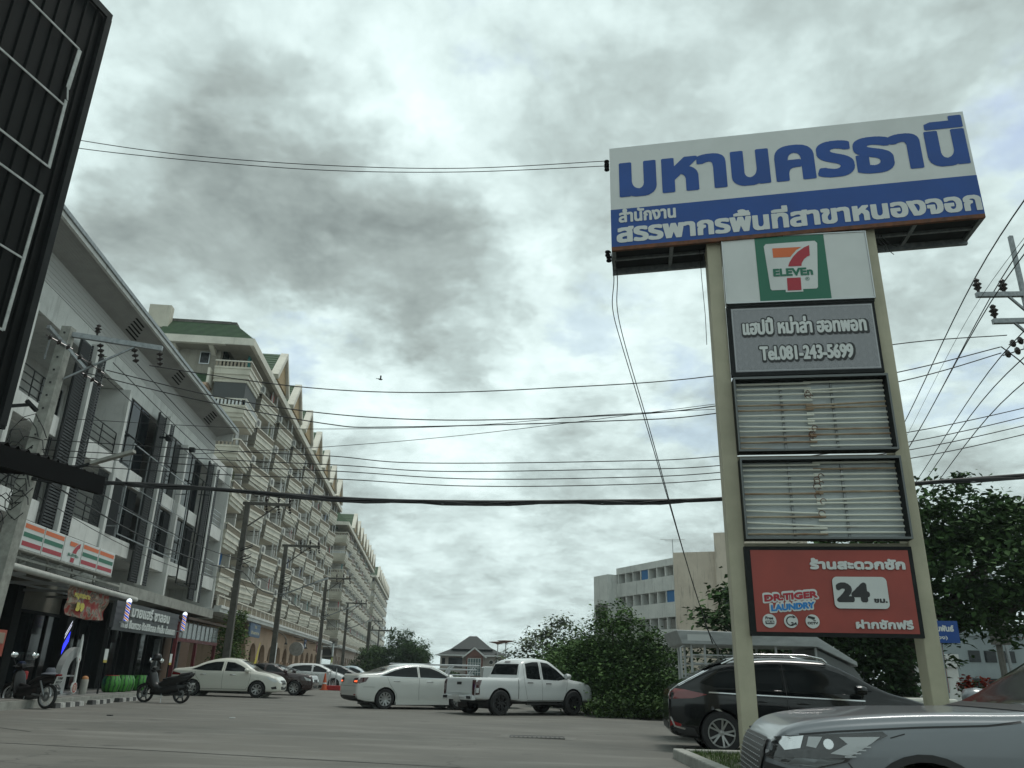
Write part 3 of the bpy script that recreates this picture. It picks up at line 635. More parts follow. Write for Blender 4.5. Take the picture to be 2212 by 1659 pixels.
def pole_stripe(name,strength):
    m=mat(name,(.8,.8,.85),.3); t=m.node_tree; b=t.nodes['Principled BSDF']; g=t.nodes.new('ShaderNodeTexCoord'); sp=t.nodes.new('ShaderNodeSeparateXYZ'); t.links.new(g.outputs['Object'],sp.inputs[0])
    at=t.nodes.new('ShaderNodeMath'); at.operation='ARCTAN2'; t.links.new(sp.outputs[1],at.inputs[0]); t.links.new(sp.outputs[0],at.inputs[1])
    d1=t.nodes.new('ShaderNodeMath'); d1.operation='MULTIPLY'; t.links.new(at.outputs[0],d1.inputs[0]); d1.inputs[1].default_value=2/(2*math.pi)
    d2=t.nodes.new('ShaderNodeMath'); d2.operation='MULTIPLY'; t.links.new(sp.outputs[2],d2.inputs[0]); d2.inputs[1].default_value=6.5
    ad=t.nodes.new('ShaderNodeMath'); ad.operation='ADD'; t.links.new(d1.outputs[0],ad.inputs[0]); t.links.new(d2.outputs[0],ad.inputs[1])
    fr=t.nodes.new('ShaderNodeMath'); fr.operation='FRACT'; t.links.new(ad.outputs[0],fr.inputs[0])
    rp=t.nodes.new('ShaderNodeValToRGB'); rp.color_ramp.interpolation='CONSTANT'; t.links.new(fr.outputs[0],rp.inputs[0]); e=rp.color_ramp.elements
    e[0].color=(.03,.05,.6,1); e[1].position=.3; e[1].color=(.8,.85,.9,1)
    for p,c in ((.45,(.02,.02,.03,1)),(.55,(.65,.16,.04,1)),(.78,(.8,.85,.9,1)),(.9,(.02,.02,.03,1))): q=e.new(p); q.color=c
    t.links.new(rp.outputs[0],b.inputs['Base Color']); t.links.new(rp.outputs[0],b.inputs['Emission Color']); b.inputs['Emission Strength'].default_value=strength; return m
M_bp=pole_stripe('barber_stripe',.55)
def barber(label,s,D,z0,z1,r):
    t=thing('barber_pole',label,'barber pole',S(s,D,0),SROT,'barber poles of the salon')
    m=MB().lathe([(r,z0+.08),(r,z1-.12)],20); m.build('striped_cylinder',M_bp,t,smooth=40)
    m=MB().lathe([(r*1.15,z1-.12),(r*1.15,z1-.07),(r*.9,z1-.03),(r*.4,z1),(.01,z1+.01)],20); m.build('globe',M_pwhite,t,smooth=60)
    m=MB().lathe([(r*.5,z0),(r*1.2,z0+.03),(r*1.2,z0+.08)],20).box(-.02,.02,-.02,.3,z0+.02,z0+.06); m.build('base_cup',M_alu,t,smooth=40)
barber('small lit barber pole at the near end of the salon sign',28.62,-10.2,2.55,3.36,.075); barber('small lit barber pole at the far end of the salon sign beside the red frame',35.5,-10.3,2.58,3.40,.08)
# tall striped lamp leaning by the glass door: blue and dark slanted bands
TL=thing('striped_light_column','tall barber light column with glowing blue bands beside the grey arch cutout','barber pole',S(29.6,-12.5,0),SROT)
M_bb=mat('blue_glow',(.02,.02,.5),.3,emit=(.02,.03,1),estr=1.6); M_bw=mat('white_glow',(.8,.8,.9),.3,emit=(.8,.85,1),estr=.75)
m=MB().box(-.2,.2,-.12,.12,.25,2.75,0); m.build('housing',M_dark,TL)
m=MB()
for i in range(2):
    z=1.62+i*.0-.9*i; m.quad((-.19,-.125,z-.1),(.19,-.125,z+.35),(.19,-.125,z+.68),(-.19,-.125,z+.22),0)
m.build_each('blue_band',M_bb,TL)
m=MB()
for z in (2.42,2.30,1.44,1.3,.56,.44): m.quad((-.19,-.126,z-.28),(.19,-.126,z+.18),(.19,-.126,z+.235),(-.19,-.126,z-.225),0)
m.build_each('white_band',M_bw,TL)
# banner hanging from the awning
def banner_mat():
    m=mat('printed_banner',(.33,.04,.04),.6); t=m.node_tree; b=t.nodes['Principled BSDF']; g=t.nodes.new('ShaderNodeTexCoord'); n=t.nodes.new('ShaderNodeTexNoise'); n.inputs['Scale'].default_value=3.2; n.inputs['Detail'].default_value=4; t.links.new(g.outputs['Object'],n.inputs['Vector'])
    rp=t.nodes.new('ShaderNodeValToRGB'); t.links.new(n.outputs[0],rp.inputs[0]); e=rp.color_ramp.elements; e[0].position=.36; e[0].color=(.30,.02,.02,1); e[1].position=.66; e[1].color=(.42,.40,.32,1)
    for p,c in ((.46,(.36,.07,.05,1)),(.52,(.34,.30,.25,1)),(.57,(.12,.10,.08,1)),(.61,(.40,.2,.14,1))): q=e.new(p); q.color=c
    t.links.new(rp.outputs[0],b.inputs['Base Color']); return m
BN=thing('banner','wrinkled red printed food banner hanging under the tin awning','banner',S(0,-10.4),SROT)
m=MB(); nx_,nz_=24,12
for j in range(nz_+1):
    for i in range(nx_+1):
        q=i/nx_; w=j/nz_; m.v.append((25.0+q*2.95,.25+.05*math.sin(q*14+w*3)+.03*math.sin(w*9+q*5),2.60+w*.8-.06*math.sin(q*3.1)*(1-w)))
for j in range(nz_):
    for i in range(nx_): a=j*(nx_+1)+i; m.f.append((a,a+1,a+nx_+2,a+nx_+1)); m.m.append(0)
b_=m.build('banner_cloth',banner_mat(),BN,smooth=180)
m=MB(); text_mb(m,'หมูกระทะ',25.15,26.3,3.1,lambda a,b,o:(a,.15-o,b),h=.12,bold=.012); text_mb(m,'59',25.4,26.0,2.72,lambda a,b,o:(a,.15-o,b),h=.2,bold=.03); m.build('banner_lettering',mat('banner_yellow',(.62,.52,.08),.5),b_)
# pavement plinth and kerb
m=MB().box(14,35.2,-2.9,8,-.2,.36,0).box(14,35.25,-3.0,-2.9,-.2,.34,1); 
m.box(35.2,48,-2.0,8,-.2,.30,0)
pv=m.build('pavement',[mat('worn_pavement',(.20,.195,.18),.85,col2=(.13,.128,.12),nscale=2.5,bump=.1),M_conc],None,loc=S(0,-13,0),rz=SROT); pv['kind']='structure'
# ------------------------------------------------------------------ apartment slabs (local x along the street, y inward from D=-12.5)
FL=[19.98,17.4,14.75,12.1,9.5,6.95]           # rail heights, top floor first
CLOTH=[mat('cloth_'+n,c,.85) for n,c in (('red',(.28,.02,.025)),('teal',(.02,.16,.15)),('navy',(.02,.03,.09)),('white',(.5,.5,.5)),('black',(.02,.02,.022)),('pink',(.40,.16,.14)),('olive',(.12,.13,.07)),('blue',(.03,.12,.30)))]
def balcony_mesh(L,dep,left=True,name='balcony'):
    m=MB()
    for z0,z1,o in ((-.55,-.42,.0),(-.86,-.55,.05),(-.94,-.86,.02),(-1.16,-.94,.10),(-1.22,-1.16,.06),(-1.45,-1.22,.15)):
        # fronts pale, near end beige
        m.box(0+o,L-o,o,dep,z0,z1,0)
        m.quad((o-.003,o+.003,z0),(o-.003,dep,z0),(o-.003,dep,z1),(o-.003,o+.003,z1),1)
    m.box(-.02,L+.02,-.02,.08,-.08,0,0).box(-.02,.08,.08,dep,-.08,0,0)
    return m
def rail_mesh(L,dep):
    m=MB(); n=int(L/.19)
    for i in range(n+1): x=.03+(L-.14)*i/n; m.box(x,x+.09,.0,.07,-.42,-.08,0)
    k=int(dep/.24)
    for i in range(1,k+1): y=.05+(dep-.2)*i/k; m.box(0,.07,y,y+.12,-.42,-.08,0)
    m.box(.02,L-.02,.05,.09,-.42,-.10,1)
    return m
class Inst:
    """first use builds the mesh, later uses share it"""
    def __init__(s,fn,name,mats): s.fn=fn; s.name=name; s.mats=mats; s.me=None
    def put(s,parent,loc,rz=0,mats=None):
        if s.me is None:
            o=s.fn().build(s.name,s.mats,None); s.me=o.data
        else: o=bpy.data.objects.new(s.name,s.me); COL.objects.link(o)
        o.parent=parent; o.location=loc; o.rotation_euler=(0,0,rz); return o
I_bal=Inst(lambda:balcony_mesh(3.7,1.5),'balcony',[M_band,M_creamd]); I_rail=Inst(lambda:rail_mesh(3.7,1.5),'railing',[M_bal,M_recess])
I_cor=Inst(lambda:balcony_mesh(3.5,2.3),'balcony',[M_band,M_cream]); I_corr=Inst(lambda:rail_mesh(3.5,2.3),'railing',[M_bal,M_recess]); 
I_corw=Inst(lambda:rail_mesh(3.5,2.3),'railing',[M_white,M_recess])
def ac_mb():
    m=MB(); ac_unit(m,0,0,0,.82,.3,.62); m.box(.02,.8,.02,.28,-.03,0,1); return m
I_ac=Inst(ac_mb,'ac_unit',[M_ac,M_fan])
def op_mb():
    m=MB().box(0,1.9,0,.03,0,1.9,0); return m
I_win=Inst(lambda:MB().box(0,1.3,0,.05,0,1.75,0).box(1.3,1.36,-.03,.05,0,1.75,1),'window',[M_glass,M_conc])
I_mul=Inst(lambda:MB().box(0,.06,0,.08,0,1.2,0).box(0,.05,0,.07,1.2,1.25,0),'mullion',[M_white])
I_cl=[Inst((lambda i=i:cloth_mb(i)),'laundry',[c]) for i,c in enumerate(CLOTH)]
def cloth_mb(i):
    m=MB(); w=.5+.12*(i%3); h=.75+.1*(i%2); N_=6
    for a in range(N_+1):
        for b in range(4): m.v.append((w*a/N_,.05*math.sin(a*1.7+b),-h*b/3*(1-.12*math.sin(a*2.1+i))))
    for a in range(N_):
        for b in range(3): q=a*4+b; m.f.append((q,q+4,q+5,q+1)); m.m.append(0)
    return m
def gable_mb(w=5.1,h=2.65,dep=3.4):
    m=MB(); t=.32
    A,Bp,P=(0,0),(w,0),(w/2,h)
    # barge boards (thick) around a recessed fill
    for a,b in ((A,P),(P,Bp)):
        d=Vector((b[0]-a[0],b[1]-a[1])).normalized(); nrm=Vector((-d.y,d.x)) if a==A else Vector((-d.y,d.x))
        q=[Vector(a)-nrm*.30,Vector(b)-nrm*.30,Vector(b)+nrm*.10,Vector(a)+nrm*.10]
        if a==A: q[1]=Vector((w/2,h-.34)); q[2]=Vector((w/2,h+.12))
        else: q[0]=Vector((w/2,h-.34)); q[3]=Vector((w/2,h+.12))
        m.prism([tuple(v) for v in q],lambda p,k:(p[0],-.12 if k==0 else .45,p[1]),0)
    m.prism([(.35,.0),(w-.35,.0),(w/2,h-.33)],lambda p,k:(p[0],.10 if k==0 else .4,p[1]),1)
    for a,b in ((A,P),(P,Bp)):
        n=9
        for i in range(n):
            p=[a[0]+(b[0]-a[0])*i/n,a[1]+(b[1]-a[1])*i/n]; q=[a[0]+(b[0]-a[0])*(i+1)/n,a[1]+(b[1]-a[1])*(i+1)/n]; lo,hi=(p,q) if p[1]<q[1] else (q,p)
            for z,pt in ((.02,hi),(.075,lo)): pass
            m.add([(lo[0],.45,lo[1]+.07),(hi[0],.45,hi[1]+.02),(hi[0],dep,hi[1]+.02),(lo[0],dep,lo[1]+.07),(lo[0],.45,lo[1]-.05),(lo[0],dep,lo[1]-.05)],[(0,1,2,3),(0,3,5,4)],2)
    return m
M_tan=mat('tan_gable_fill',(.40,.29,.16),.8,col2=(.33,.24,.135),nscale=3,stretch=(.3,1,5))
I_gab=Inst(gable_mb,'gable',[M_band,M_tan,M_green])
def mansard(m,x0,x1,hip=0,dz=1.68,dy=1.75,y0=.1,z0=21.45,rows=11,hipend=0,mi=0):
    for i in range(rows):
        a,b=i/rows,(i+1)/rows; ya,yb=y0+dy*a,y0+dy*b; za,zb=z0+dz*a,z0+dz*b; xa,xb=x0+hip*a,x0+hip*b
        if hip:
            yE=6.2; m.add([(xa,ya,za+.06),(x1,ya,za+.06),(x1,yb,zb),(xb,yb,zb),(xa,ya,za),(x1,ya,za)],[(0,1,2,3),(4,5,1,0)],mi)
            m.add([(xa,ya,za+.06),(xb,yb,zb),(xb,yE,zb),(xa,yE,za+.06),(xa,ya,za),(xa,yE,za)],[(0,1,2,3),(0,3,5,4)],mi)
        else: m.add([(xa,ya,za+.06),(x1,ya,za+.06),(x1,yb,zb),(xb,yb,zb),(xa,ya,za),(x1,ya,za)],[(0,1,2,3),(4,5,1,0)],mi)
def block(label,x0,nb,first,detail,pitch=7.08,seed=1):
    """x0: street distance of the near corner; nb bays"""
    rr=random.Random(seed); x1=x0+6.6+nb*pitch
    B=thing('apartment_block',label,'apartment block',S(0,-12.5),SROT,'cream apartment slabs along the street')
    m=MB().box(x0+.9,x1,2.3,14,4.3,21.0,0).box(x0+3.6,x1,.62,2.3,20.5,21.0,0)
    m.box(x0+.9,x1,.9,14,4.15,4.3,0)
    for k in range(nb):
        xs0=x0+6.0+k*pitch
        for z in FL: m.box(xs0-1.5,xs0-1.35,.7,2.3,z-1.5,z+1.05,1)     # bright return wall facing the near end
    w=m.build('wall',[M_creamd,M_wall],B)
    # roof
    m=MB(); mansard(m,x0-.3,x1,hip=1.7); m.box(x0+1.4,x1,1.85,6.2,23.05,23.13,1)
    rf=m.build('roof',[M_green,M_concd],B)
    m=MB().box(x0-.35,x1,-.05,.2,20.95,21.45,0).box(x0-.35,x0-.1,.2,6.6,20.95,21.45,0).box(x0-.35,x1,.2,1.76,20.93,20.98,1).box(x0-.1,x0+.95,1.76,6.6,20.93,20.98,1).box(x0+1.3,x1,1.7,2.05,23.05,23.25,2).box(x0+1.25,x0+1.55,2.05,6.2,23.05,23.25,2)
    for y in (2.6,5.0): m.add([(x0-.1,y,20.95),(x0-.1,y+.3,20.95),(x0+.9,y+.3,20.6),(x0+.9,y,20.6),(x0+.9,y+.3,20.95),(x0+.9,y,20.95)],[(0,1,2,3),(0,3,5),(1,4,2),(0,5,4,1)],0)
    m.build('fascia',[M_band,M_creamd,M_concd],rf)
    for k in range(nb): I_gab.put(rf,(x0+7.1+k*pitch,-.1,21.75))
    # end face extras
    m=MB().box(x0+.86,x0+.90,3.0,3.55,20.0,20.75,0).box(x0+.86,x0+.9,6.2,6.6,20.1,20.7,0); wi=m.build('end_window',M_glass,B)
    m=MB()
    for y,a,z,b in ((3.0,.55,20.0,.75),(6.2,.4,20.1,.6)): m.box(x0+.83,x0+.86,y-.05,y+a+.05,z-.06,z).box(x0+.83,x0+.86,y-.05,y+a+.05,z+b,z+b+.05).box(x0+.83,x0+.86,y-.05,y,z,z+b).box(x0+.83,x0+.86,y+a,y+a+.05,z,z+b)
    m.build('window_frame',M_alu,wi)
    m=MB()
    for i in range(5): m.add([(x0-.25+.2*i,2.6,18.35+i*.19),(x0-.05+.2*i,2.6,18.50+i*.19),(x0-.05+.2*i,9,18.50+i*.19),(x0-.25+.2*i,9,18.35+i*.19),(x0-.25+.2*i,2.6,18.29+i*.19),(x0-.25+.2*i,9,18.29+i*.19)],[(0,1,2,3),(0,3,5,4)],0)
    m.box(x0-.3,x0+.9,2.55,9,18.1,18.28,1).box(x0-.28,x0+.9,2.45,2.6,18.28,19.3,2); m.build('lower_roof',[M_green,M_peach,M_band],B)
    # corner balconies
    for i,z in enumerate(FL):
        b=I_cor.put(B,(x0,0,z)); (I_corw if i in(1,) else I_corr).put(b,(0,0,0))
        I_win.put(B,(x0+1.4,2.24,z-.4)); I_ac.put(B,(x0+3.6,.75,z-.55))
        m=MB().box(x0+.87,x0+.89,1.2,1.75,z+.02,z+1.05,0)
        if rr.random()<.6: rr.choice(I_cl).put(B,(x0+1.1+rr.random(),.6,z+.95))
    if first:
        m=MB().box(x0+.15,x0+.17,.2,2.2,17.45,18.5).box(x0+.17,x0+3.3,.2,.22,17.45,18.5); m.build('balcony_screen',mat('dark_mesh_screen',(.06,.065,.065),.7),B)
    ang=-math.atan2(.48,3.7)
    for k in range(nb):
        xb=x0+6.15+k*pitch
        for i,z in enumerate(FL):
            b=I_bal.put(B,(xb,.5,z),ang); rl=I_rail.put(b,(0,0,0))
            I_ac.put(B,(xb-.05,.6,z+.02),R(-8)); 
            if detail: I_ac.put(B,(xb-2.0,1.25,z-.6),R(-90)); 
            if detail and rr.random()<.75: I_ac.put(B,(xb-2.0,1.27,z-1.25),R(-90))
            I_mul.put(B,(xb+2.55,.3,z)); I_mul.put(B,(xb+3.6,.14,z))
            I_win.put(B,(xb+.9+rr.random(),2.24,z-.55))
            if rr.random()<(.55 if detail else .35):
                rr.choice(I_cl).put(B,(xb+2.8+rr.random()*.5,.45,z+1.0))
            if detail and rr.random()<.3: rr.choice(I_cl).put(B,(xb-1.3,1.0,z+.4))
    # second floor terrace, ledge, arcade
    m=MB().box(x0-.3,x1+.2,-.35,.0,4.28,4.62,0).box(x0-.3,x1+.2,-.42,-.3,4.5,4.66,0).box(x0-.3,x1+.2,0,2.3,4.3,4.45,0); m.build('ledge',M_wall,B)
    m=MB(); x=x0
    while x<x1-.5:
        m.box(x,x+.10,-.12,-.02,4.66,5.2,1)
        for q in range(9): m.box(x+.16+q*.155,x+.25+q*.155,-.1,-.05,4.66,5.12,0)
        m.box(x+.1,x+1.55,-.06,-.03,4.66,5.1,2); x+=1.55
    m.box(x0,x1-.5,-.13,-.01,5.2,5.27,1); m.build('terrace_railing',[M_bal,M_band,M_recess],B)
    for k in range(nb):
        for q in range(2): I_win.put(B,(x0+6.0+k*pitch+q*3.1,2.24,4.75))
        if detail: I_ac.put(B,(x0+8.4+k*pitch,1.2,4.5)); I_ac.put(B,(x0+9.3+k*pitch,1.2,4.5))
    return B,x1
def arcade(B,x0,x1,y=.5,wall=M_peach,step=3.5,top=3.05):
    m=MB(); n=int((x1-x0)/step); xx=x0
    for i in range(n):
        c=xx+step/2; w=1.18; pts=[(xx,0),(c-w,0),(c-w,1.75)]
        for t in range(1,12):
            a=t/12; s_=-1 if a<.5 else 1; b=a*2 if a<.5 else (1-a)*2
            pts.append((c+s_*w*math.cos(b*math.pi/2)**.9,1.75+(top-1.75)*math.sin(b*math.pi/2)**.85 if a!=.5 else top))
        pts+=[(c+w,1.75),(c+w,0),(xx+step,0),(xx+step,4.28),(xx,4.28)]
        m.prism(pts,lambda p,k:(p[0],y if k==0 else y+.35,p[1]),0); xx+=step
        m.box(xx-step-.16,xx-step+.16,y-.12,y-.003,0,1.72,0).box(xx-step-.2,xx-step+.2,y-.15,y-.003,1.72,1.85,0)
    m.box(x0-.3,x0-.0,y,y+8,0,4.28,0)
    a=m.build('arcade',wall,B)
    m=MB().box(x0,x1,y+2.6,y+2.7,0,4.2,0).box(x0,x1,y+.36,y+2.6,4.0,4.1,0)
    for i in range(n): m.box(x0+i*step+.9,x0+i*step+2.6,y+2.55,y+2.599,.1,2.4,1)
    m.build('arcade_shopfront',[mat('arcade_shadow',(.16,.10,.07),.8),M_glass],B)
B1,e1=block('nearest cream apartment block with green tiled roof and peach arcade',48.7,7,True,True); arcade(B1,57.7,e1)
m=MB().box(49.6,49.9,5.9,12,20,22.9,0).box(49.3,49.9,5.9,7.3,22.3,23.9,0); m.build('stair_tower',M_cream,B1)
B2,e2=block('middle apartment block with smaller balconies beyond the arcade',114.6,8,False,True,pitch=6.4,seed=2)
m=MB().box(119.0,e2,.5,.9,0,4.28,0)
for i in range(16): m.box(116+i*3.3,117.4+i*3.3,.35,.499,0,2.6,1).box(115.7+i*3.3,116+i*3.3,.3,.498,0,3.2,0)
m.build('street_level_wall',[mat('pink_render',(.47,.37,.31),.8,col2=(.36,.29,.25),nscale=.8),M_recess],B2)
B3,e3=block('farthest apartment block at the end of the row',179.5,8,False,False,pitch=6.4,seed=3)
m=MB().box(185.2,e3,.5,.9,0,4.28,0)
for i in range(16): m.box(181+i*3.3,182.6+i*3.3,.35,.499,0,2.6,1)
m.build('street_level_wall',[MATS['pink_render'],M_recess],B3)
# signs and lamps on the arcade wall
t=thing('blue_panel_sign','blue corrugated shop sign on the peach arcade wall above the tree','shop sign',S(59.4,-12.25),SROT)
m=MB()
for i in range(9): m.box(-1.9,1.5,-.02-(.02 if i%2 else 0),.1,3.33+i*.1,3.43+i*.1,0)
bb=m.build('panel',mat('faded_blue',(.10,.16,.25),.6,col2=(.07,.11,.18),nscale=2),t)
m=MB(); text_mb(m,'ร้านอาหาร',-1.5,1.1,3.5,lambda a,b,o:(a,-.045-o,b),h=.16,bold=.02); text_mb(m,'II',-.5,.1,3.9,lambda a,b,o:(a,-.045-o,b),h=.16,bold=.03); m.build('lettering',mat('pale_yellow_print',(.42,.40,.28),.6),bb)
for nm,lab,s_,z,w,h,col in (('hanging_sign','small blue hanging sign on the arcade wall',79,3.15,.9,.8,(.03,.06,.16)),('hanging_sign','dark red square sign on the arcade wall',88,3.0,1.4,1.0,(.20,.06,.07)),('hanging_sign','pale vertical banner sign near the third utility pole',102.2,2.9,1.1,1.5,(.45,.50,.50)),('hanging_sign','yellow green board below the pale banner sign',101.9,1.6,1.2,1.2,(.38,.42,.13)),('hanging_sign','white poster board on the arcade column',91.4,1.8,1.2,1.6,(.45,.42,.40)),('hanging_sign','round grey drum shaped sign over an arch',77,2.85,0,0,(.33,.32,.30))):
    t=thing(nm,lab,'shop sign',S(s_,-12.0),SROT,'signs on the arcade wall'); m=MB()
    if w: m.box(-w/2,w/2,-.45,-.35,z,z+h,0).box(-w/2-.03,w/2+.03,-.47,-.33,z+h,z+h+.05,1).quad((-w/2+.1,-.454,z+.12),(w/2-.1,-.454,z+.12),(w/2-.1,-.454,z+.5*h),(-w/2+.1,-.454,z+.5*h),2).box(-.03,.03,-.33,.48,z+h-.1,z+h-.05,1)
    else: m.lathe([(.6,-.5),(.6,.4)],24,(0,0,z+.2),'x',0); m.box(-.02,.02,0,.5,z+.15,z+.2,1)
    m.build('panel',[mat('sign_colour_%d'%(s_*10),col,.6,col2=tuple(c*.7 for c in col),nscale=5),M_dark,M_white],t)
for i,s_ in enumerate((65.5,76.3,84.9,96)):
    t=thing('wall_lamp',['first','second','third','fourth'][i]+' curved wall lamp from the near end of the arcade','wall lamp',S(s_,-12.0),SROT,'curved lamps on the arcade wall')
    m=MB().tube([(1.2,.48,4.1),(.6,-.2,4.0),(.2,-.7,3.75),(0,-.9,3.45),(0,-.92,3.2)],.04,7); m.build('arm',M_concd,t,smooth=60)
    m=MB().lathe([(.05,.12),(.13,0),(.12,-.02)],12,(0,-.92,3.1)); m.build('lamp_shade',M_dark,t)
t=thing('yellow_flag','yellow triangular flag hanging at the first arch','flag',S(58.6,-11.9),SROT); MB().prism([(0,1.5),(1.3,3.0),(.6,1.2),(.1,1.0)],lambda p,k:(p[0],0 if k==0 else .02,p[1])).build('cloth',mat('yellow_cloth',(.5,.42,.04),.7),t)
# ------------------------------------------------------------------ utility poles and cables
def pin_ins(mb,x,y,z,k=1.0): mb.lathe([(.02*k,0),(.03*k,.06*k),(.075*k,.10*k),(.04*k,.14*k),(.085*k,.18*k),(.04*k,.23*k),(.06*k,.27*k),(.02*k,.31*k)],10,(x,y,z))
def string_ins(mb,a,b,n=3,r=.085):
    a=Vector(a); b=Vector(b)
    for i in range(n):
        p=a+(b-a)*((i+.5)/n); d=(b-a).normalized()*.045; mb.tube([p-d,p-d*.3,p+d*.3,p+d],[r*.35,r,r*.9,r*.3],10)
    mb.tube([a,b],.015,5)
M_porc=mat('brown_porcelain',(.035,.028,.027),.25)
M_pole=mat('pole_concrete',(.34,.345,.31),.85,col2=(.22,.22,.20),nscale=5,streak=.4,bump=.1,bscale=40)
M_poled=mat('dark_pole_concrete',(.105,.10,.085),.9,col2=(.07,.066,.058),nscale=4,streak=.4)
def pole_shaft(h,b0,b1):
    m=MB(); m.add([(-b0,-b0,-.2),(b0,-b0,-.2),(b0,b0,-.2),(-b0,b0,-.2),(-b1,-b1,h),(b1,-b1,h),(b1,b1,h),(-b1,b1,h)],[(3,2,1,0),(4,5,6,7),(0,1,5,4),(1,2,6,5),(2,3,7,6),(3,0,4,7)],0); return m
# near left pole, leaning a little
P1=thing('utility_pole','pale concrete utility pole beside the striped store sign with cross arms and brown insulators','utility pole',(-11.78,18.5,0),0)
m=pole_shaft(9.35,.19,.125)
for i in range(22): z=2+i*.34; m.box(-.02,.02,-.16,-.12,z,z+.04,1)
sh=m.build('shaft',[M_pole,M_ink],P1); sh.rotation_euler=(0,R(2.0),0)
m=MB().bar((.28,.0,9.18),(2.62,.42,9.0),.10,.13); m.build('crossarm',M_steel,P1)
m=MB().bar((.4,-.95,8.95),(.4,.95,8.60),.08,.09); m.build('crossarm',M_steel,P1)
m=MB().bar((.42,.1,7.97),(1.95,.3,8.98),.045); m.build('brace',M_steel,P1)
m=MB().bar((.1,-.3,8.9),(.15,-.4,8.3),.03); m.build('strap',M_steel,P1)
for x,y,z in ((1.0,.14,9.22),): m=MB(); pin_ins(m,x,y,z); m.build('pin_insulator',M_porc,P1,smooth=50)
for a,b in (((1.12,.16,9.0),(1.2,.22,8.62)),((1.95,.3,8.95),(2.05,.36,8.55)),((2.58,.4,8.9),(2.64,.45,8.52)),((.35,-.9,8.75),(.85,-.5,8.55)),((.75,-.2,8.55),(1.35,.25,8.2)),((.4,.9,8.45),(.85,1.2,8.2))):
    m=MB(); string_ins(m,a,b); m.build('strain_insulator',M_porc,P1,smooth=50)
rr=random.Random(11)
m=MB()
for i in range(14):
    z0=rr.uniform(4.2,6.6); r_=rr.uniform(.15,.45); c=rr.uniform(-.3,.3)
    m.tube([(c+r_*math.cos(t*.7),-.2+rr.uniform(-.05,.05),z0+r_*math.sin(t*.7)*rr.uniform(.8,1.4)) for t in range(9)],.012,4)
m.build('coiled_cable',M_cable,P1)
m=MB().box(-.35,.15,-.28,-.24,2.1,3.3,0); pt=m.build('poster',M_white,P1)
m=MB(); 
for i in range(5): m.box(-.3,.1-.05*(i%2),-.285,-.281,2.25+i*.2,2.3+i*.2+.04,i%2)
m.build('poster_print',[M_blue,M_sred],pt)
# row of poles further along the street
spots=[(40.3,8.95,'first','bearing a white T cross arm'),(52.0,8.6,'second','with a long street lamp arm'),(73.3,8.9,'third','beside the pale banner sign'),(94,8.4,'fourth','in front of the middle block'),(128.5,8.5,'fifth','among tangled cables'),(155.6,8.3,'sixth','at the far end of the row')]
for i,(s_,h,nm,ex) in enumerate(spots):
    p=S(s_,-9.5); t=thing('utility_pole','%s dark concrete utility pole along the street %s'%(nm,ex),'utility pole',(p.x,p.y,gz(p.x)),SROT,'dark utility poles along the left kerb')
    pole_shaft(h,.17,.11).build('shaft',M_poled,t)
    m=MB().bar((0,.25,h-.05),(0,-2.15,h-.05),.12,.14); m.build('crossarm',M_poled,t)
    m=MB().bar((0,-.12,h-1.2),(0,-1.5,h-.1),.06); m.build('brace',M_poled,t)
    for y in (-.9,-1.5,-2.05):
        m=MB(); pin_ins(m,0,y,h+.02,1.1); string_ins(m,(0,y,h-.12),(.0,y-.1,h-.5)); m.build('insulator',M_porc,t,smooth=50)
    m=MB(); rr=random.Random(i)
    for k in range(7): z=rr.uniform(5.2,6.6); m.tube([(.2*math.cos(q),-.2+.3*math.sin(q),z+.1*q) for q in range(6)],.02,4)
    m.build('coiled_cable',M_cable,t)
    if i in (1,2,3):
        m=MB().bar((-.1,0,5.4),(-.3,-2.2,6.3),.07); a_=m.build('lamp_arm',M_steel,t); m=MB().bar((-.3,-2.1,6.26),(-.38,-2.9,6.55),.16,.1); m.build('lamp_head',M_alu,a_)
    if i==1:
        m=MB().box(-.2,.05,-.19,-.175,1.4,2.6,0); m.build('notice',M_white,t)
# right hand pole at the frame edge
P2=thing('utility_pole','steel topped utility pole at the right edge with brown insulators on two arms','utility pole',(12.55,16.97,-.15),0)
pole_shaft(9.9,.2,.14).build('shaft',M_pole,P2)
m=MB().bar((-.16,0,9.6),(-.16,0,11.95),.09); m.build('top_strut',M_steel,P2)
for z,x0 in ((10.28,-1.32),(9.58,-1.05)):
    m=MB().bar((x0,0,z),(.9,0,z+.1),.10,.12).bar((-.1,0,z-.5),(-.55,0,z),.05); m.build('crossarm',M_steel,P2)
    for x in ((-1.25,-.62) if z>10 else (-.98,)): mm_=MB(); pin_ins(mm_,x,0,z+.06,1.25); mm_.build('pin_insulator',M_porc,P2,smooth=50)
for a,b in (((-.2,0,9.2),(-.75,.05,9.0)),((-.25,0,8.95),(-.95,.05,8.72))): m=MB(); string_ins(m,a,b,3,.1); m.build('strain_insulator',M_porc,P2,smooth=50)
def spline(pts,n=8):
    P=[Vector(p) for p in pts]; out=[]
    for i in range(len(P)-1):
        a,b,c,d=P[max(i-1,0)],P[i],P[i+1],P[min(i+2,len(P)-1)]
        for k in range(n):
            t=k/n; out.append(.5*((2*b)+(c-a)*t+(2*a-5*b+4*c-d)*t*t+(3*b-3*c+d-a)*t**3))
    return out+[P[-1]]
def cable(name,label,pts,r=.013,group='overhead cables crossing the street',n=8,seg=6):
    o=MB().tube(spline(pts,n),r,seg).build(name,M_cable,None,smooth=180); return setp(o,label,'cable',group)
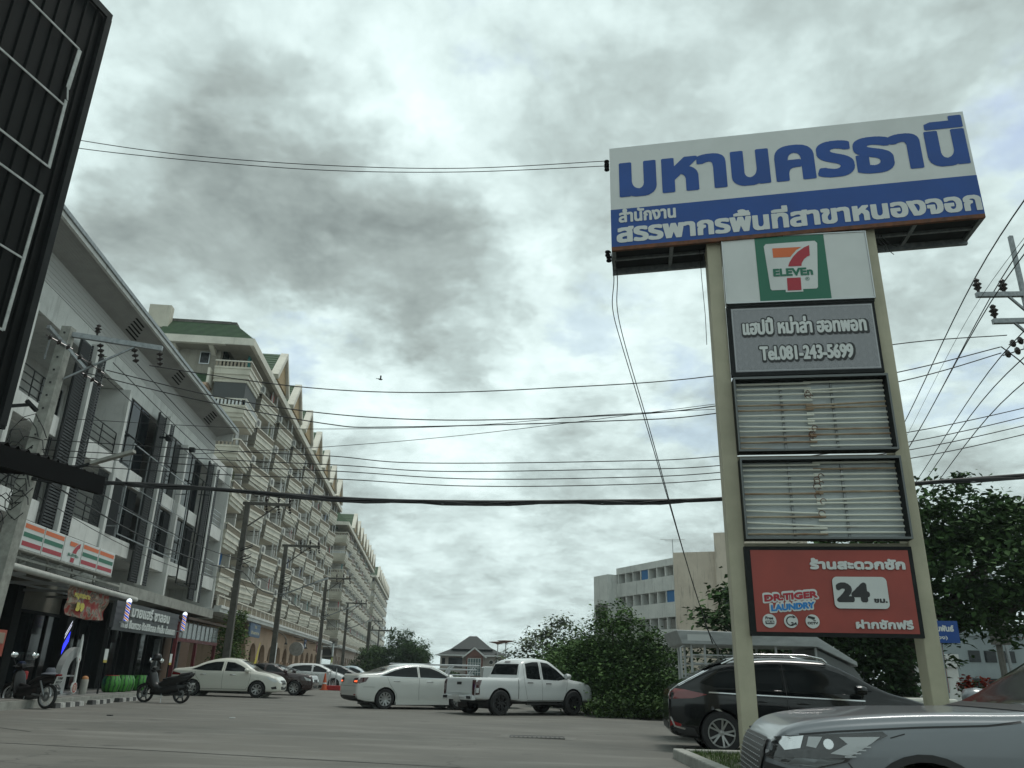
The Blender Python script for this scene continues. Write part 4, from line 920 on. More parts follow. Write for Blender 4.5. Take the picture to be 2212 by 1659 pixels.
cable('power_cable','highest of the thick power lines from the near left pole across to the right pole',[(-9.15,18.9,8.5),(-8.86,18.34,8.26),(-5.31,18.11,7.75),(-2.31,17.92,7.6),(1.05,17.7,7.73),(4.81,17.46,8.04),(9.07,17.19,8.85),(11.8,17.02,9.1)])
cable('power_cable','second power line below the topmost one crossing the whole street',[(-10.4,18.75,8.3),(-7.37,18.24,7.5),(-4.54,18.06,7.06),(-1.6,17.87,6.9),(2,17.6,7.0),(4.81,17.46,7.28),(9.08,17.18,8.13),(11.6,17.05,8.8)])
cable('power_cable','third power line that dips under the second over the street',[(-10.9,18.7,8.2),(-7.82,18.27,7.41),(-4.51,18.06,6.8),(-2.81,17.95,6.72),(2.15,17.63,6.89),(4.83,17.46,7.1),(9.1,17.18,7.9),(11.6,17.06,8.65)])
W4=[[(-11.4,18.5,6.35),(-7,18.2,6.1),(-4.26,18.04,5.99),(-2.2,17.91,5.84),(2.13,17.63,5.91),(4.84,17.46,6.06),(9.1,17.18,6.65),(12.4,16.98,7.4)],[(-11.4,18.5,6.1),(-7,18.2,5.88),(-4.01,18.03,5.77),(-1.64,17.87,5.64),(2.13,17.63,5.72),(4.85,17.46,5.84),(9.09,17.18,6.42),(12.4,16.98,7.2)],[(-11.4,18.5,5.95),(-7,18.2,5.72),(-4.0,18.03,5.62),(-1.09,17.84,5.47),(2.12,17.63,5.52),(4.86,17.46,5.68),(9.11,17.18,6.24),(12.4,16.98,7.0)],[(-11.4,18.5,5.75),(-7,18.2,5.52),(-3.92,18.02,5.43),(-1.08,17.84,5.3),(2.12,17.63,5.35),(4.87,17.46,5.52),(9.1,17.18,6.04),(12.4,16.98,6.8)]]
for i,w in enumerate(W4): cable('service_cable','%s of the four evenly spaced thin cables in the middle of the sky'%('highest','second','third','lowest')[i],w,.011)
o=cable('cable_bundle','thick black bundle of communication cables sagging low across the street',[(-11.6,18.5,5.38),(-9.55,18.38,5.29),(-8.01,18.28,5.23),(-3.88,18.02,4.97),(-1.06,17.84,4.92),(2.11,17.63,4.97),(4.85,17.46,5.06),(9.09,17.18,5.45),(12.4,17.0,5.75)],.05)
rr=random.Random(4); m=MB()
for k in range(5):
    base=spline([(-11.6,18.5,5.38),(-9.55,18.38,5.29),(-8.01,18.28,5.23),(-3.88,18.02,4.97),(-1.06,17.84,4.92),(2.11,17.63,4.97),(4.85,17.46,5.06),(9.09,17.18,5.45),(12.4,17.0,5.75)],6); ph=rr.uniform(0,6)
    m.tube([p+Vector((0,-.05,.05*math.sin(i*.9+ph)-.035)) for i,p in enumerate(base)],.018,5)
q=m.build('strand',M_cable,o,smooth=180)
cable('thin_wire','thin wire rising from the left to meet the second power line over the street',[(-8,18.3,6.0),(-4.2,18.0,6.22),(-.5,17.8,6.6),(4.81,17.46,7.33)],.007)
cable('thin_wire','thin wire crossing the third power line at a shallow angle',[(-11,18.5,6.9),(-6,18.1,6.65),(-1.5,17.9,6.75),(2,17.6,7.02),(4.8,17.46,7.2)],.007)
cable('thin_wire','upper of two thin wires from the black billboard to the blue white sign',[(-9.9,13.5,11.6),(-9.08,13.5,11.39),(-6.84,13.5,11.09),(-3.96,13.5,10.92),(-1.11,13.5,10.93),(1.83,13.4,11.12)],.008)
cable('thin_wire','lower of two thin wires from the black billboard to the blue white sign',[(-9.9,13.5,11.4),(-9.04,13.5,11.19),(-6.82,13.5,10.97),(-3.95,13.5,10.8),(-1.11,13.5,10.84),(1.83,13.4,11.0)],.008)
for k,dx in enumerate((0,.07)): cable('drop_wire',('left' if k==0 else 'right')+' strand of the drop wire sagging from the sign to the parked cars',[(1.85+dx,13.3,8.95),(2.0+dx,14.0,8.95-.2),(2.1+dx*1.4,15.0,9.1-.55),(2.36+dx,15.5,7.89),(2.84+dx*.6,15.5,6.02),(3.55,15.5+.1,3.22),(3.95,15.7,1.86+.02*k)],.009)
u16=Vector((math.sin(R(16)),math.cos(R(16)),0))
def right_run(name,label,p0,z_far,r): 
    p0=Vector(p0); a=p0-u16*14; b=p0+u16*42; mid=(p0+b)/2; mid.z=(p0.z+z_far)/2-.75; b.z=z_far; a.z=p0.z-.1; q=p0-u16*7; q.z=p0.z-.35
    cable(name,label,[a,q,p0,p0+(mid-p0)*.5+Vector((0,0,-.22)),mid,mid+(b-mid)*.5-Vector((0,0,.0)),b],r,'overhead lines along the right road')
for i,(p0,zf,r) in enumerate((((11.3,16.97,10.62),10.4,.016),((11.95,16.97,10.62),10.3,.014),((11.55,16.97,9.95),10.0,.014),((11.5,17.5,8.34),8.4,.012),((11.65,18.2,7.85),8.1,.012),((11.85,18.4,7.5),7.8,.012),((11.5,17.8,9.98),9.9,.006))):
    right_run('power_line',['outermost line on the left insulator of the right pole','line on the second insulator of the right pole upper arm','line on the lower arm insulator of the right pole','highest of the three lower lines passing the right pole','middle of the three lower lines passing the right pole','lowest of the three lower lines passing the right pole','very thin wire between the outer lines of the right pole'][i],p0,zf,r)
cable('jumper_cable','looped jumper cable hanging under the strain insulators of the right pole',[(11.6,17.02,8.8),(11.9,17,8.5),(12.3,17,8.1),(12.8,17,8.0)],.014)
# cables running along the left kerb from pole to pole
A=Vector((-11.6,18.6,0)); KP=[A]+[S(s_,-9.5) for s_,*_ in spots]
for k,(z0,z1,r,off,lab) in enumerate(((8.5,8.75,.012,.75,'power line from the left pole arm to the kerbside poles, inner one'),(8.5,8.75,.012,1.35,'power line from the left pole arm to the kerbside poles, middle one'),(8.5,8.75,.012,1.95,'power line from the left pole arm to the kerbside poles, outer one'),(6.0,6.2,.017,.1,'thick sagging cable bundle along the kerbside poles, upper one'),(5.5,5.7,.022,.15,'thick sagging cable bundle along the kerbside poles, lower one'),(5.1,5.3,.010,.05,'thin slack cable along the kerbside poles'))):
    pts=[]
    for i in range(len(KP)-1):
        a=KP[i]+sn*off; b=KP[i+1]+sn*off; za=z0 if i==0 else z1; sag=(.22 if k<3 else (.3+.1*(k%3)))
        for t in (0,.25,.5,.75): p=a+(b-a)*t; pts.append((p.x,p.y,za+(z1-za)*t-sag*4*t*(1-t)))
    p=KP[-1]+sn*off; pts.append((p.x,p.y,z1)); cable('street_cable',lab,pts,r,'cables along the left kerb',4,5)
# ------------------------------------------------------------------ black billboard and awning at upper left
BBD=thing('black_billboard','tall black ribbed metal billboard with bent white strip frames at upper left','billboard',(-7.44,11,0),R(76))
M_bb2=mat('black_ribbed_sheet',(.007,.0082,.0082),.65,col2=(.004,.0047,.0047),nscale=2,stretch=(2,2,.3),bump=.1,bscale=8,spec=.12)
m=MB().box(-3.6,.0,.05,.45,4.5,12.2,0); q=m.build('backing_box',M_dark,BBD)
m=MB(); x=-3.58
while x<-.12:
    m.box(x,x+.17,.02,.049,4.55,12.1,0).prism([(x+.17,.049),(x+.19,-.01),(x+.22,-.01),(x+.24,.049)],lambda p,k:(p[0],p[1],4.55 if k==0 else 12.1),0); x+=.24
m.build('ribbed_sheet',M_bb2,BBD)
m=MB().box(-3.6,.02,-.05,.0,12.1,12.24,0).box(-.10,.02,-.06,.45,4.45,12.1,0).box(-3.6,.02,-.05,.0,4.4,4.55,0); m.build('edge_trim',M_dark,BBD)
m=MB()
def strip(a,b,w): m.bar((a[0],-.03,a[1]),(b[0],-.03,b[1]),w,.012,0,(0,1,0))
M_strip=mat('weathered_white_strip',(.42,.44,.43),.6,col2=(.28,.30,.29),nscale=9)
for z in (11.04,9.87,8.67): strip((-3.5,z),(-.43,z),.035)
strip((-.42,11.04),(-.45,10.2),.075); strip((-.45,10.2),(-.40,10.0),.03); strip((-.42,9.98),(-.40,8.66),.055); m.build_each('frame_strip',M_strip,BBD)
m=MB()
strip((-3.5,8.17),(-.39,8.17),.035); strip((-.39,8.17),(-.42,5.8),.055); strip((-3.5,5.8),(-.42,5.8),.035); strip((-3.5,7.0),(-.42,7.0),.03); m.build_each('frame_strip',M_strip,BBD)
m=MB().box(-2.2,-2.0,.2,.4,-.3,4.5).box(-.4,-.2,.2,.4,-.3,4.5).bar((-.02,.1,4.75),(.35,.0,4.9),.05).bar((.3,0,4.95),(.5,-.02,4.85),.05); m.build('support_leg',M_dark,BBD)
NA=thing('dark_awning','black corrugated awning roof jutting in from the left edge','awning',(0,0,0))
m=MB(); A0,A1=Vector((-7.55,10.6,4.22)),Vector((-6.95,13.1,4.20)); d=(A1-A0); inn=Vector((-3.0,.7,.25))
N_=26
for i in range(N_+1):
    p=A0+d*(i/N_); zz_=.045*math.cos(i*math.pi)
    for q in (p+Vector((0,0,zz_)),p+inn+Vector((0,0,zz_))): m.v.append(tuple(q))
for i in range(N_): m.f.append((2*i,2*i+1,2*i+3,2*i+2)); m.m.append(0)
m.build('corrugated_sheet',M_black,NA,smooth=180)
m=MB().bar(A0+Vector((.0,-.6,-.24)),A1+Vector((.03,0,-.14)),.10,.30).bar(A0+inn+Vector((0,0,-.2)),A1+inn+Vector((0,0,-.2)),.1,.25); m.build_each('edge_beam',M_black,NA)
m=MB().bar(A0+Vector((-.1,-.1,-.2)),A0+Vector((-.1,-.1,-4.2)),.12).bar(A0+inn+Vector((-.1,0,-.2)),A0+inn+Vector((-.1,0,-4.4)),.12); m.build_each('support_post',M_black,NA)
o=thing('tube_lamp','grey fluorescent tube lamp on a thin arm in front of the shophouse','lamp',(0,0,0)); a,b=Vector((-9.9,17.2,5.30)),Vector((-8.41,17,5.71))
MB().bar(a,a+(b-a)*.45,.05).build('arm',M_dark,o); MB().bar(a+(b-a)*.35,b,.13,.07).build('lamp_housing',M_conc,o)
# ------------------------------------------------------------------ vehicles (local x forward, y left, z up, origin on the ground)
M_glcar=mat('tinted_car_glass',(.008,.010,.011),.05,spec=.28)
M_pearl=mat('white_pearl_paint',(.56,.57,.545),.28,coat=.7); M_pearl2=mat('ivory_white_paint',(.58,.58,.52),.3,coat=.6); M_wht=mat('plain_white_paint',(.58,.60,.60),.3,coat=.6)
M_blk=mat('black_car_paint',(.004,.005,.006),.15,coat=.5,spec=.3); M_gry=mat('silver_grey_paint',(.165,.18,.195),.34,metal=.25,coat=.6,col2=(.175,.19,.205),nscale=300)
M_plast=mat('black_plastic',(.018,.018,.019),.55); M_chrome=mat('chrome',(.62,.63,.64),.15,metal=1); M_tyre=mat('tyre_rubber',(.016,.016,.017),.8,bump=.2,bscale=60)
M_rim=mat('silver_rim',(.42,.43,.43),.3,metal=.8); M_rimb=mat('black_rim',(.016,.016,.017),.35)
M_tail=mat('red_tail_lamp',(.16,.006,.008),.12,coat=1); M_taild=mat('dark_red_lamp',(.05,.006,.008),.12,coat=1); M_lens=mat('clear_lamp',(.55,.58,.58),.08,coat=1,spec=.8); M_seam=mat('panel_gap',(.03,.03,.031),.7); M_plate=mat('number_plate',(.52,.53,.52),.4)
M_lit=mat('lit_brake_lamp',(.4,.03,.02),.2,emit=(1,.16,.05),estr=1.2); M_maroon=mat('dark_maroon_paint',(.03,.012,.012),.25,coat=.8)
M_redrefl=mat('red_reflector',(.22,.01,.012),.25)
M_bred0=mat('red_crate_plastic',(.35,.03,.03),.4)
def pchip(xs,ys,q):
    xs=np.array(xs,float); ys=np.array(ys,float); h=np.diff(xs); d=np.diff(ys)/h; n=len(xs); m=np.zeros(n)
    for i in range(1,n-1):
        if d[i-1]*d[i]>0: w1,w2=2*h[i]+h[i-1],h[i]+2*h[i-1]; m[i]=(w1+w2)/(w1/d[i-1]+w2/d[i])
    m[0]=d[0]; m[-1]=d[-1]; i=np.clip(np.searchsorted(xs,q)-1,0,n-2); t=(q-xs[i])/h[i]
    return (2*t**3-3*t**2+1)*ys[i]+(t**3-2*t**2+t)*h[i]*m[i]+(-2*t**3+3*t**2)*ys[i+1]+(t**3-t**2)*h[i]*m[i+1]
SECT=[0,.35,.8,.95,1,1.35,1.7,2,2.25,2.6,2.85,3.0,3.15,3.5,4]
def section(zb,zs,zt,w,lean,tuck):
    """half section from keel to centreline top"""
    hb=zs-zb; h=max(zt-zs,.0)
    k=[(0,0,zb),(.35,.5*w,zb),(.8,.86*w-tuck*.3,zb),(.95,.955*w-tuck*.2,zb+.035),(1,.975*w-tuck*.1,zb+.10*hb),(1.35,w,zb+.38*hb),(1.7,1.0*w,zb+.72*hb),(2,.975*w,zs)]
    ws=.975*w; r=min(.30*h+.02,.16)
    wr=ws-lean*h-.015
    k+=[(2.25,ws-.30*lean*h-.012,zs+.30*h),(2.6,ws-.72*lean*h-.02,zs+.70*h),(2.85,wr-.03,zs+.90*h),(3.0,wr-.10*min(1,h*3)-.03,zs+.965*h),(3.15,wr-.2*min(1,h*3)-.04,zs+.985*h),(3.5,wr*.5,zs+.997*h),(4,0,zt)]
    return k
class Car:
    def __init__(c,name,label,cat,stations,paint,pos,head,wheels,wr,ncol=120,lean=.42,tyre_w=.2,tuck=0,group=None,arch=.055,flat_top=None):
        c.root=thing(name,label,cat,(pos[0],pos[1],gz(pos[0])),R(head),group); c.paint=paint; c.wheels=wheels; c.wr=wr
        st=np.array(stations); t=np.concatenate(([0],np.cumsum(np.hypot(np.diff(st[:,0]),np.diff(st[:,3])))))
        q=np.linspace(0,t[-1],ncol); xs,zb,zs,zt,w=[pchip(t,st[:,i],q) for i in range(5)]; c.x0,c.x1=xs[0],xs[-1]
        half=[]; 
        tt=np.array(SECT)
        fine_=np.concatenate([np.linspace(0,.95,5),np.linspace(1,2,11),np.linspace(2.08,2.85,10),np.linspace(2.92,3.2,5),np.linspace(3.4,4,4)])
        for i in range(ncol):
            s=section(zb[i],zs[i],zt[i],w[i],lean,tuck); Y=pchip([a[0] for a in s],[a[1] for a in s],fine_); Z=np.interp(fine_,[a[0] for a in s],[a[2] for a in s])*.5+.5*pchip([a[0] for a in s],[a[2] for a in s],fine_)
            half.append([(xs[i],float(max(y,0)),float(z)) for y,z in zip(Y,Z)])
        m=len(fine_); V=[]; F=[]
        for i in range(ncol):
            ring=half[i]+[(x,-y,z) for x,y,z in reversed(half[i][1:-1])]; V+=ring
        k=2*m-2
        for i in range(ncol-1):
            for j in range(k): F.append((i*k+j,i*k+(j+1)%k,(i+1)*k+(j+1)%k,(i+1)*k+j))
        F.append(tuple(range(k))); F.append(tuple((ncol-1)*k+j for j in reversed(range(k))))
        c.bvh=BVHTree.FromPolygons([Vector(v) for v in V],F); c.V=V
        # cut the wheel arches
        Ra=wr+arch; keep=[]; va=np.array(V); wy=.42*max(w)
        dead=np.zeros(len(V),bool)
        for wx in wheels:
            d=np.hypot(va[:,0]-wx,va[:,2]-wr); dead|=(d<Ra)&(abs(va[:,1])>wy)
        for f in F:
            if not all(dead[v] for v in f): keep.append(f)
        for v in set(v for f in keep for v in f):
            if dead[v]:
                x,y,z=V[v]; wx=min(wheels,key=lambda a:abs(a-x)); dx,dz=x-wx,z-wr; L=math.hypot(dx,dz) or 1; V[v]=(wx+dx*Ra/L,y,wr+dz*Ra/L)
        mb=MB(); mb.v=[tuple(v) for v in V]; mb.f=keep; mb.m=[0]*len(keep)
        c.body=mb.build('body',[paint],c.root,smooth=42)
        mb=MB(); wmax=max(w)
        for wx in wheels:
            for s in (1,-1):
                N_=22; b=len(mb.v)
                for i in range(N_+1):
                    a=math.pi*1.25*i/N_-.4; mb.v+=[(wx+Ra*.995*math.cos(a),s*(wmax-.05),wr+Ra*.995*math.sin(a)),(wx+Ra*.995*math.cos(a),s*.3,wr+Ra*.995*math.sin(a))]
                for i in range(N_): mb.f.append((b+2*i,b+2*i+1,b+2*i+3,b+2*i+2)); mb.m.append(0)
        mb.box(c.x0+.6,c.x1-.6,-wmax*.62,wmax*.62,min(zb)-.06,min(zb)+.04,0); mb.build('underbody',M_plast,c.root)
        c.wmax=wmax
    def hit(c,o,d):
        r=c.bvh.ray_cast(Vector(o),Vector(d)); return r
    def proj(c,p,side,off):
        a,b=p
        if side in('L','R'): s=1 if side=='L' else -1; o=(a,3*s,b); d=(0,-s,0)
        elif side=='B': o=(-8,a,b); d=(1,0,0)
        elif side=='F': o=(8,a,b); d=(-1,0,0)
        elif side=='T': o=(a,b,5); d=(0,0,-1)
        else:  # diagonal corners, e.g. ('D',dx,dy): a measured along the perpendicular
            _,dx,dy=side; n=Vector((dx,dy,0)).normalized(); pr=Vector((-n.y,n.x,0)); o=pr*a-n*8+Vector((0,0,b)); d=n
        h=c.bvh.ray_cast(Vector(o),Vector(d))
        if h[0] is None:
            h=c.bvh.find_nearest(Vector(o)+Vector(d)*(3 if side in('L','R') else 8-2))
        nrm=h[1]
        if nrm.dot(Vector(d))>0: nrm=-nrm
        return h[0]+nrm*off
    def decal(c,name,poly,side,mtl,off=.004,parent=None,both=False,h=.07,thick=0):
        out=None
        for sd_ in ((side,) if not both else ('L','R')):
            pts=[]
            for i in range(len(poly)):
                a,b=Vector(poly[i-1]),Vector(poly[i]); n=max(1,int((b-a).length/h))
                for k in range(n): pts.append(a+(b-a)*((k+1)/n))
            bm=bmesh.new(); vs=[bm.verts.new((p[0],p[1],0)) for p in pts]
            for t in tessellate_polygon([[Vector((p[0],p[1],0)) for p in pts]]):
                try: bm.faces.new([vs[i] for i in t])
                except ValueError: pass
            for _ in range(4):
                E=[e for e in bm.edges if e.calc_length()>h*1.6]
                if not E: break
                bmesh.ops.subdivide_edges(bm,edges=E,cuts=1); bmesh.ops.triangulate(bm,faces=[f for f in bm.faces if len(f.verts)>3])
            bm.verts.index_update(); mb=MB(); mb.add([c.proj((v.co.x,v.co.y),sd_,off) for v in bm.verts],[[v.index for v in f.verts] for f in bm.faces],0); bm.free()
            out=mb.build(name,mtl,parent or c.root,smooth=60)
        return out
    def line(c,mb,pts,side,w=.008,off=.0025,m=0,step=.06):
        P=[]
        for i in range(len(pts)-1):
            a,b=Vector(pts[i]),Vector(pts[i+1]); n=max(1,int((b-a).length/step))
            for k in range(n): P.append(a+(b-a)*k/n)
        P.append(Vector(pts[-1])); L=[]; 
        for i,p in enumerate(P):
            d=(P[min(i+1,len(P)-1)]-P[max(i-1,0)]).normalized(); n=Vector((-d.y,d.x))*w/2; L.append((c.proj(p+n,side,off),c.proj(p-n,side,off)))
        for i in range(len(L)-1): mb.quad(L[i][0],L[i][1],L[i+1][1],L[i+1][0],m)
    def wheelset(c,rim,ty,spokes,yoff,rr,style=0):
        for wx in c.wheels:
            for s in (1,-1):
                y=s*yoff; r=c.wr; t=.5*ty
                o=MB().lathe([(rr,-t),(r*.93,-t),(r,-t*.75),(r,t*.75),(r*.93,t),(rr,t),(rr*.97,t*.6),(rr*.97,-t*.6)],36,(0,0,0),'y',0,True).build('wheel',M_tyre,c.root,smooth=35,loc=(wx,y,r))
                mb=MB(); f=t*.9*s
                for i in range(spokes):
                    a=2*math.pi*i/spokes; ca,sa=math.cos(a),math.sin(a)
                    for da in ((-.09,.09) if style==1 else (0,)):
                        c2,s2=math.cos(a+da*2.2),math.sin(a+da*2.2); c1,s1=math.cos(a+da*.6),math.sin(a+da*.6)
                        mb.bar((c1*rr*.16,f*.72,s1*rr*.16),(c2*rr*.95,f*.95,s2*rr*.95),rr*(.13 if style==1 else .24),.03,0,(0,1,0))
                mb.lathe([(rr*.98,f),(rr*.90,f),(rr*.88,f*.6),(rr*.98,f*.6)],32,(0,0,0),'y',0,True).lathe([(0,f*.9),(rr*.2,f*.86),(rr*.24,f*.5)],16,(0,0,0),'y',0)
                mb.lathe([(0,f*.32),(rr*.95,f*.30)],24,(0,0,0),'y',1)
                mb.build('rim',[rim,M_plast],o,smooth=40)
    def mirror(c,x,z,y,mtl,w=.11):
        for s in (1,-1):
            mb=MB(); prof=[(.02,0),(.085,.01),(.10,.06),(.085,.12),(.02,.14)]
            mb.lathe([(a,b-.07) for a,b in prof],14,(0,0,0),'x'); 
            mb.v=[(vx*w/.085,vy*1.25,vz*.9) for vx,vy,vz in mb.v]
            mb.bar((0,0,-.05),(.05,-s*.14,-.10),.05)
            mb.build('mirror',mtl,c.root,smooth=60,loc=(x,s*y,z))
    def handle(c,x,z,mtl=M_chrome,both=True):
        for sd_ in ('L','R'):
            a=c.proj((x-.1,z),sd_,.02); b=c.proj((x+.1,z),sd_,.02); m_=c.proj((x,z),sd_,.035)
            MB().tube([c.proj((x-.11,z),sd_,.0),a,m_,b,c.proj((x+.11,z),sd_,.0)],.014,6).build('door_handle',mtl,c.root,smooth=60)
def place(contact,head,wx,yoff):
    """origin so that the tyre at local (wx,yoff) touches the ground point 'contact'"""
    a=R(head); return (contact[0]-(wx*math.cos(a)-yoff*math.sin(a)),contact[1]-(wx*math.sin(a)+yoff*math.cos(a)))
SEDAN=[(-2.22,.46,.58,.60,.60),(-2.21,.36,.78,.82,.70),(-2.17,.29,.92,.975,.765),(-2.08,.26,.97,1.045,.80),(-1.75,.24,.985,1.075,.835),(-1.38,.22,.98,1.13,.847),(-1.0,.2,.97,1.31,.85),(-.6,.2,.96,1.435,.85),(-.1,.2,.945,1.50,.85),(.3,.2,.93,1.475,.85),(.65,.2,.915,1.335,.85),(1.05,.2,.905,1.08,.847),(1.2,.2,.895,1.0,.845),(1.65,.2,.83,.91,.825),(1.95,.2,.74,.805,.775),(2.10,.22,.65,.69,.70),(2.2,.27,.55,.57,.56)]
# --- ivory saloon parked in front of the salon
p=place((-10.0,34.17),3,1.36,-.80)
C=Car('sedan','ivory white saloon car parked outside the red framed glass eatery facing right','car',SEDAN,M_pearl2,p,3,(-1.30,1.30),.305)
C.wheelset(M_rim,.19,7,.76,.205)
C.decal('side_window',[(-1.42,1.02),(-1.2,1.10),(-.85,1.25),(-.5,1.325),(-.18,1.34),(-.19,.985),(-.8,.985)],'L',M_glcar,both=True)
C.decal('side_window',[(-.05,1.34),(.25,1.315),(.55,1.20),(.98,.975),(.6,.975),(-.06,.985)],'L',M_glcar,both=True)
C.decal('windscreen',[(-.66,.99),(.66,.99),(.56,1.22),(.47,1.40),(-.47,1.40),(-.56,1.22)],'F',M_glcar); C.decal('rear_window',[(-.6,1.12),(.6,1.12),(.48,1.38),(-.48,1.38)],'B',M_glcar)
mb=MB()
for sd_ in ('L','R'):
    C.line(mb,[(-.11,1.36),(-.12,.6),(-.1,.3)],sd_); C.line(mb,[(.98,.98),(1.0,.8),(.93,.4),(.85,.3)],sd_); C.line(mb,[(-1.25,1.0),(-1.2,.8),(-1.0,.55),(-.95,.33)],sd_); C.line(mb,[(-.95,.30),(.9,.30)],sd_,.012); C.line(mb,[(-2.1,.62),(-1.72,.62)],sd_)
C.line(mb,[(1.15,-.7),(1.15,.7)],'T'); mb.build('panel_gap',M_seam,C.root)
mb=MB()
for sd_ in ('L','R'): C.line(mb,[(-1.6,.80),(-.6,.83),(.5,.80),(1.2,.74)],sd_,.012,.004)
C.handle(-.9,.84); C.handle(.28,.84)
for d in (('D',-1,1),('D',-1,-1)):
    s=1 if d[2]>0 else -1
    q=[(1.02,.84),(1.25,.80),(1.62,.66),(1.75,.58),(1.72,.54),(1.55,.60),(1.3,.70)]
for s in (1,-1):
    C.decal('headlamp',[(1.62,.80),(1.98,.72),(2.08,.62),(2.0,.585),(1.85,.63)],'L' if s>0 else 'R',M_lens,.006); C.decal('headlamp_front',[(s*.74,.70),(s*.52,.62),(s*.50,.57),(s*.66,.57)],'F',M_lens,.006)
    C.decal('tail_lamp',[(-2.14,.93),(-1.8,.86),(-1.85,.80),(-2.16,.80)],'L' if s>0 else 'R',M_tail,.006); C.decal('fog_recess',[(1.86,.40),(2.05,.44),(2.08,.34),(1.9,.32)],'L' if s>0 else 'R',M_plast,.005)
C.decal('grille',[(-.42,.66),(.42,.66),(.34,.50),(-.34,.50)],'F',M_plast,.006); C.decal('lower_grille',[(-.5,.42),(.5,.42),(.42,.30),(-.42,.30)],'F',M_plast,.006); C.decal('number_plate',[(-.17,.50),(.17,.50),(.17,.39),(-.17,.39)],'F',M_plate,.02)
C.mirror(.86,1.02,.93,M_pearl2)
# --- pearl saloon seen from behind
CAM=[(-2.42,.52,.60,.62,.66),(-2.41,.40,.80,.84,.76),(-2.37,.32,.95,1.0,.83),(-2.28,.28,1.0,1.08,.87),(-1.95,.22,1.02,1.12,.90),(-1.55,.2,1.015,1.17,.91),(-1.1,.19,1.0,1.34,.91),(-.65,.18,.985,1.445,.91),(-.1,.18,.97,1.485,.91),(.35,.18,.955,1.46,.91),(.75,.18,.94,1.31,.91),(1.15,.18,.93,1.08,.905),(1.3,.18,.92,1.02,.90),(1.75,.18,.86,.93,.885),(2.1,.2,.76,.81,.83),(2.28,.24,.66,.68,.74),(2.36,.3,.55,.57,.58)]
p=place((-4.03,28.54),30,-1.39,-.90)
C=Car('sedan','pearl white saloon car crossing the road seen from its rear corner with lit tail lamp','car',CAM,M_pearl,p,30,(-1.39,1.39),.325)
C.wheelset(M_rim,.21,10,.81,.225)
C.decal('side_window',[(-1.55,1.06),(-1.05,1.24),(-.62,1.345),(-.2,1.37),(-.2,1.03),(-.9,1.04)],'L',M_glcar,both=True); C.decal('side_window',[(-.12,1.37),(.3,1.345),(.62,1.24),(1.05,1.02),(.6,1.015),(-.12,1.03)],'L',M_glcar,both=True)
mb=MB()
for sd_ in ('L','R'): C.line(mb,[(-1.62,1.045),(-1.05,1.275),(-.62,1.375),(-.1,1.40),(.35,1.375),(.65,1.27),(1.12,1.015)],sd_,.02,.006); C.line(mb,[(-1.6,1.035),(-.9,1.02),(1.1,1.0)],sd_,.016,.006)
mb.build('window_trim',M_chrome,C.root)
C.decal('rear_window',[(-.70,1.15),(.70,1.15),(.56,1.40),(-.56,1.40)],'B',M_glcar); C.decal('windscreen',[(-.68,1.04),(.68,1.04),(.5,1.38),(-.5,1.38)],'F',M_glcar)
mb=MB()
for sd_ in ('L','R'):
    C.line(mb,[(-.16,1.39),(-.17,.6),(-.15,.3)],sd_); C.line(mb,[(-1.35,1.02),(-1.25,.8),(-1.0,.5),(-.95,.3)],sd_); C.line(mb,[(1.05,1.0),(1.02,.6),(.9,.3)],sd_); C.line(mb,[(-2.2,.70),(-1.8,.70)],sd_)
C.line(mb,[(-.85,.72),(.85,.72)],'B'); C.line(mb,[(-.56,1.03),(-.56,.74)],'B'); C.line(mb,[(.56,1.03),(.56,.74)],'B'); mb.build('panel_gap',M_seam,C.root)
for s in (1,-1):
    sd_='L' if s>0 else 'R'
    C.decal('tail_lamp',[(s*.88,.985),(s*.50,.97),(s*.46,.83),(s*.86,.80)],'B',M_taild,.007); C.decal('tail_lamp_corner',[(-2.36,.985),(-2.03,1.0),(-2.12,.86),(-2.37,.81)],sd_,M_taild,.007)
    C.decal('brake_light',[(s*.80,.90),(s*.58,.89),(s*.58,.85),(s*.80,.84)],'B',M_lit,.012); C.decal('reflector',[(s*.80,.47),(s*.62,.47),(s*.62,.43),(s*.80,.43)],'B',M_redrefl,.007)
C.decal('rear_spoiler',[(-.7,1.075),(.7,1.075),(.7,1.045),(-.7,1.045)],'B',M_pearl,.035); C.decal('number_plate',[(-.18,.93),(.18,.93),(.18,.79),(-.18,.79)],'B',M_plate,.012)
C.decal('rear_diffuser',[(-.82,.42),(.82,.42),(.78,.20),(-.78,.20)],'B',M_plast,.008)
mb=MB()
for s in (1,-1): mb.prism([(-1.0,.15),(1.0,.15),(1.0,.27),(-1.0,.25)],lambda q,k:(q[0],s*(.93 if k==0 else .84),q[1]),0)
mb.build('side_skirt',M_pearl,C.root); C.handle(-1.0,.90); C.handle(.25,.89); C.mirror(.98,1.05,1.0,M_pearl)
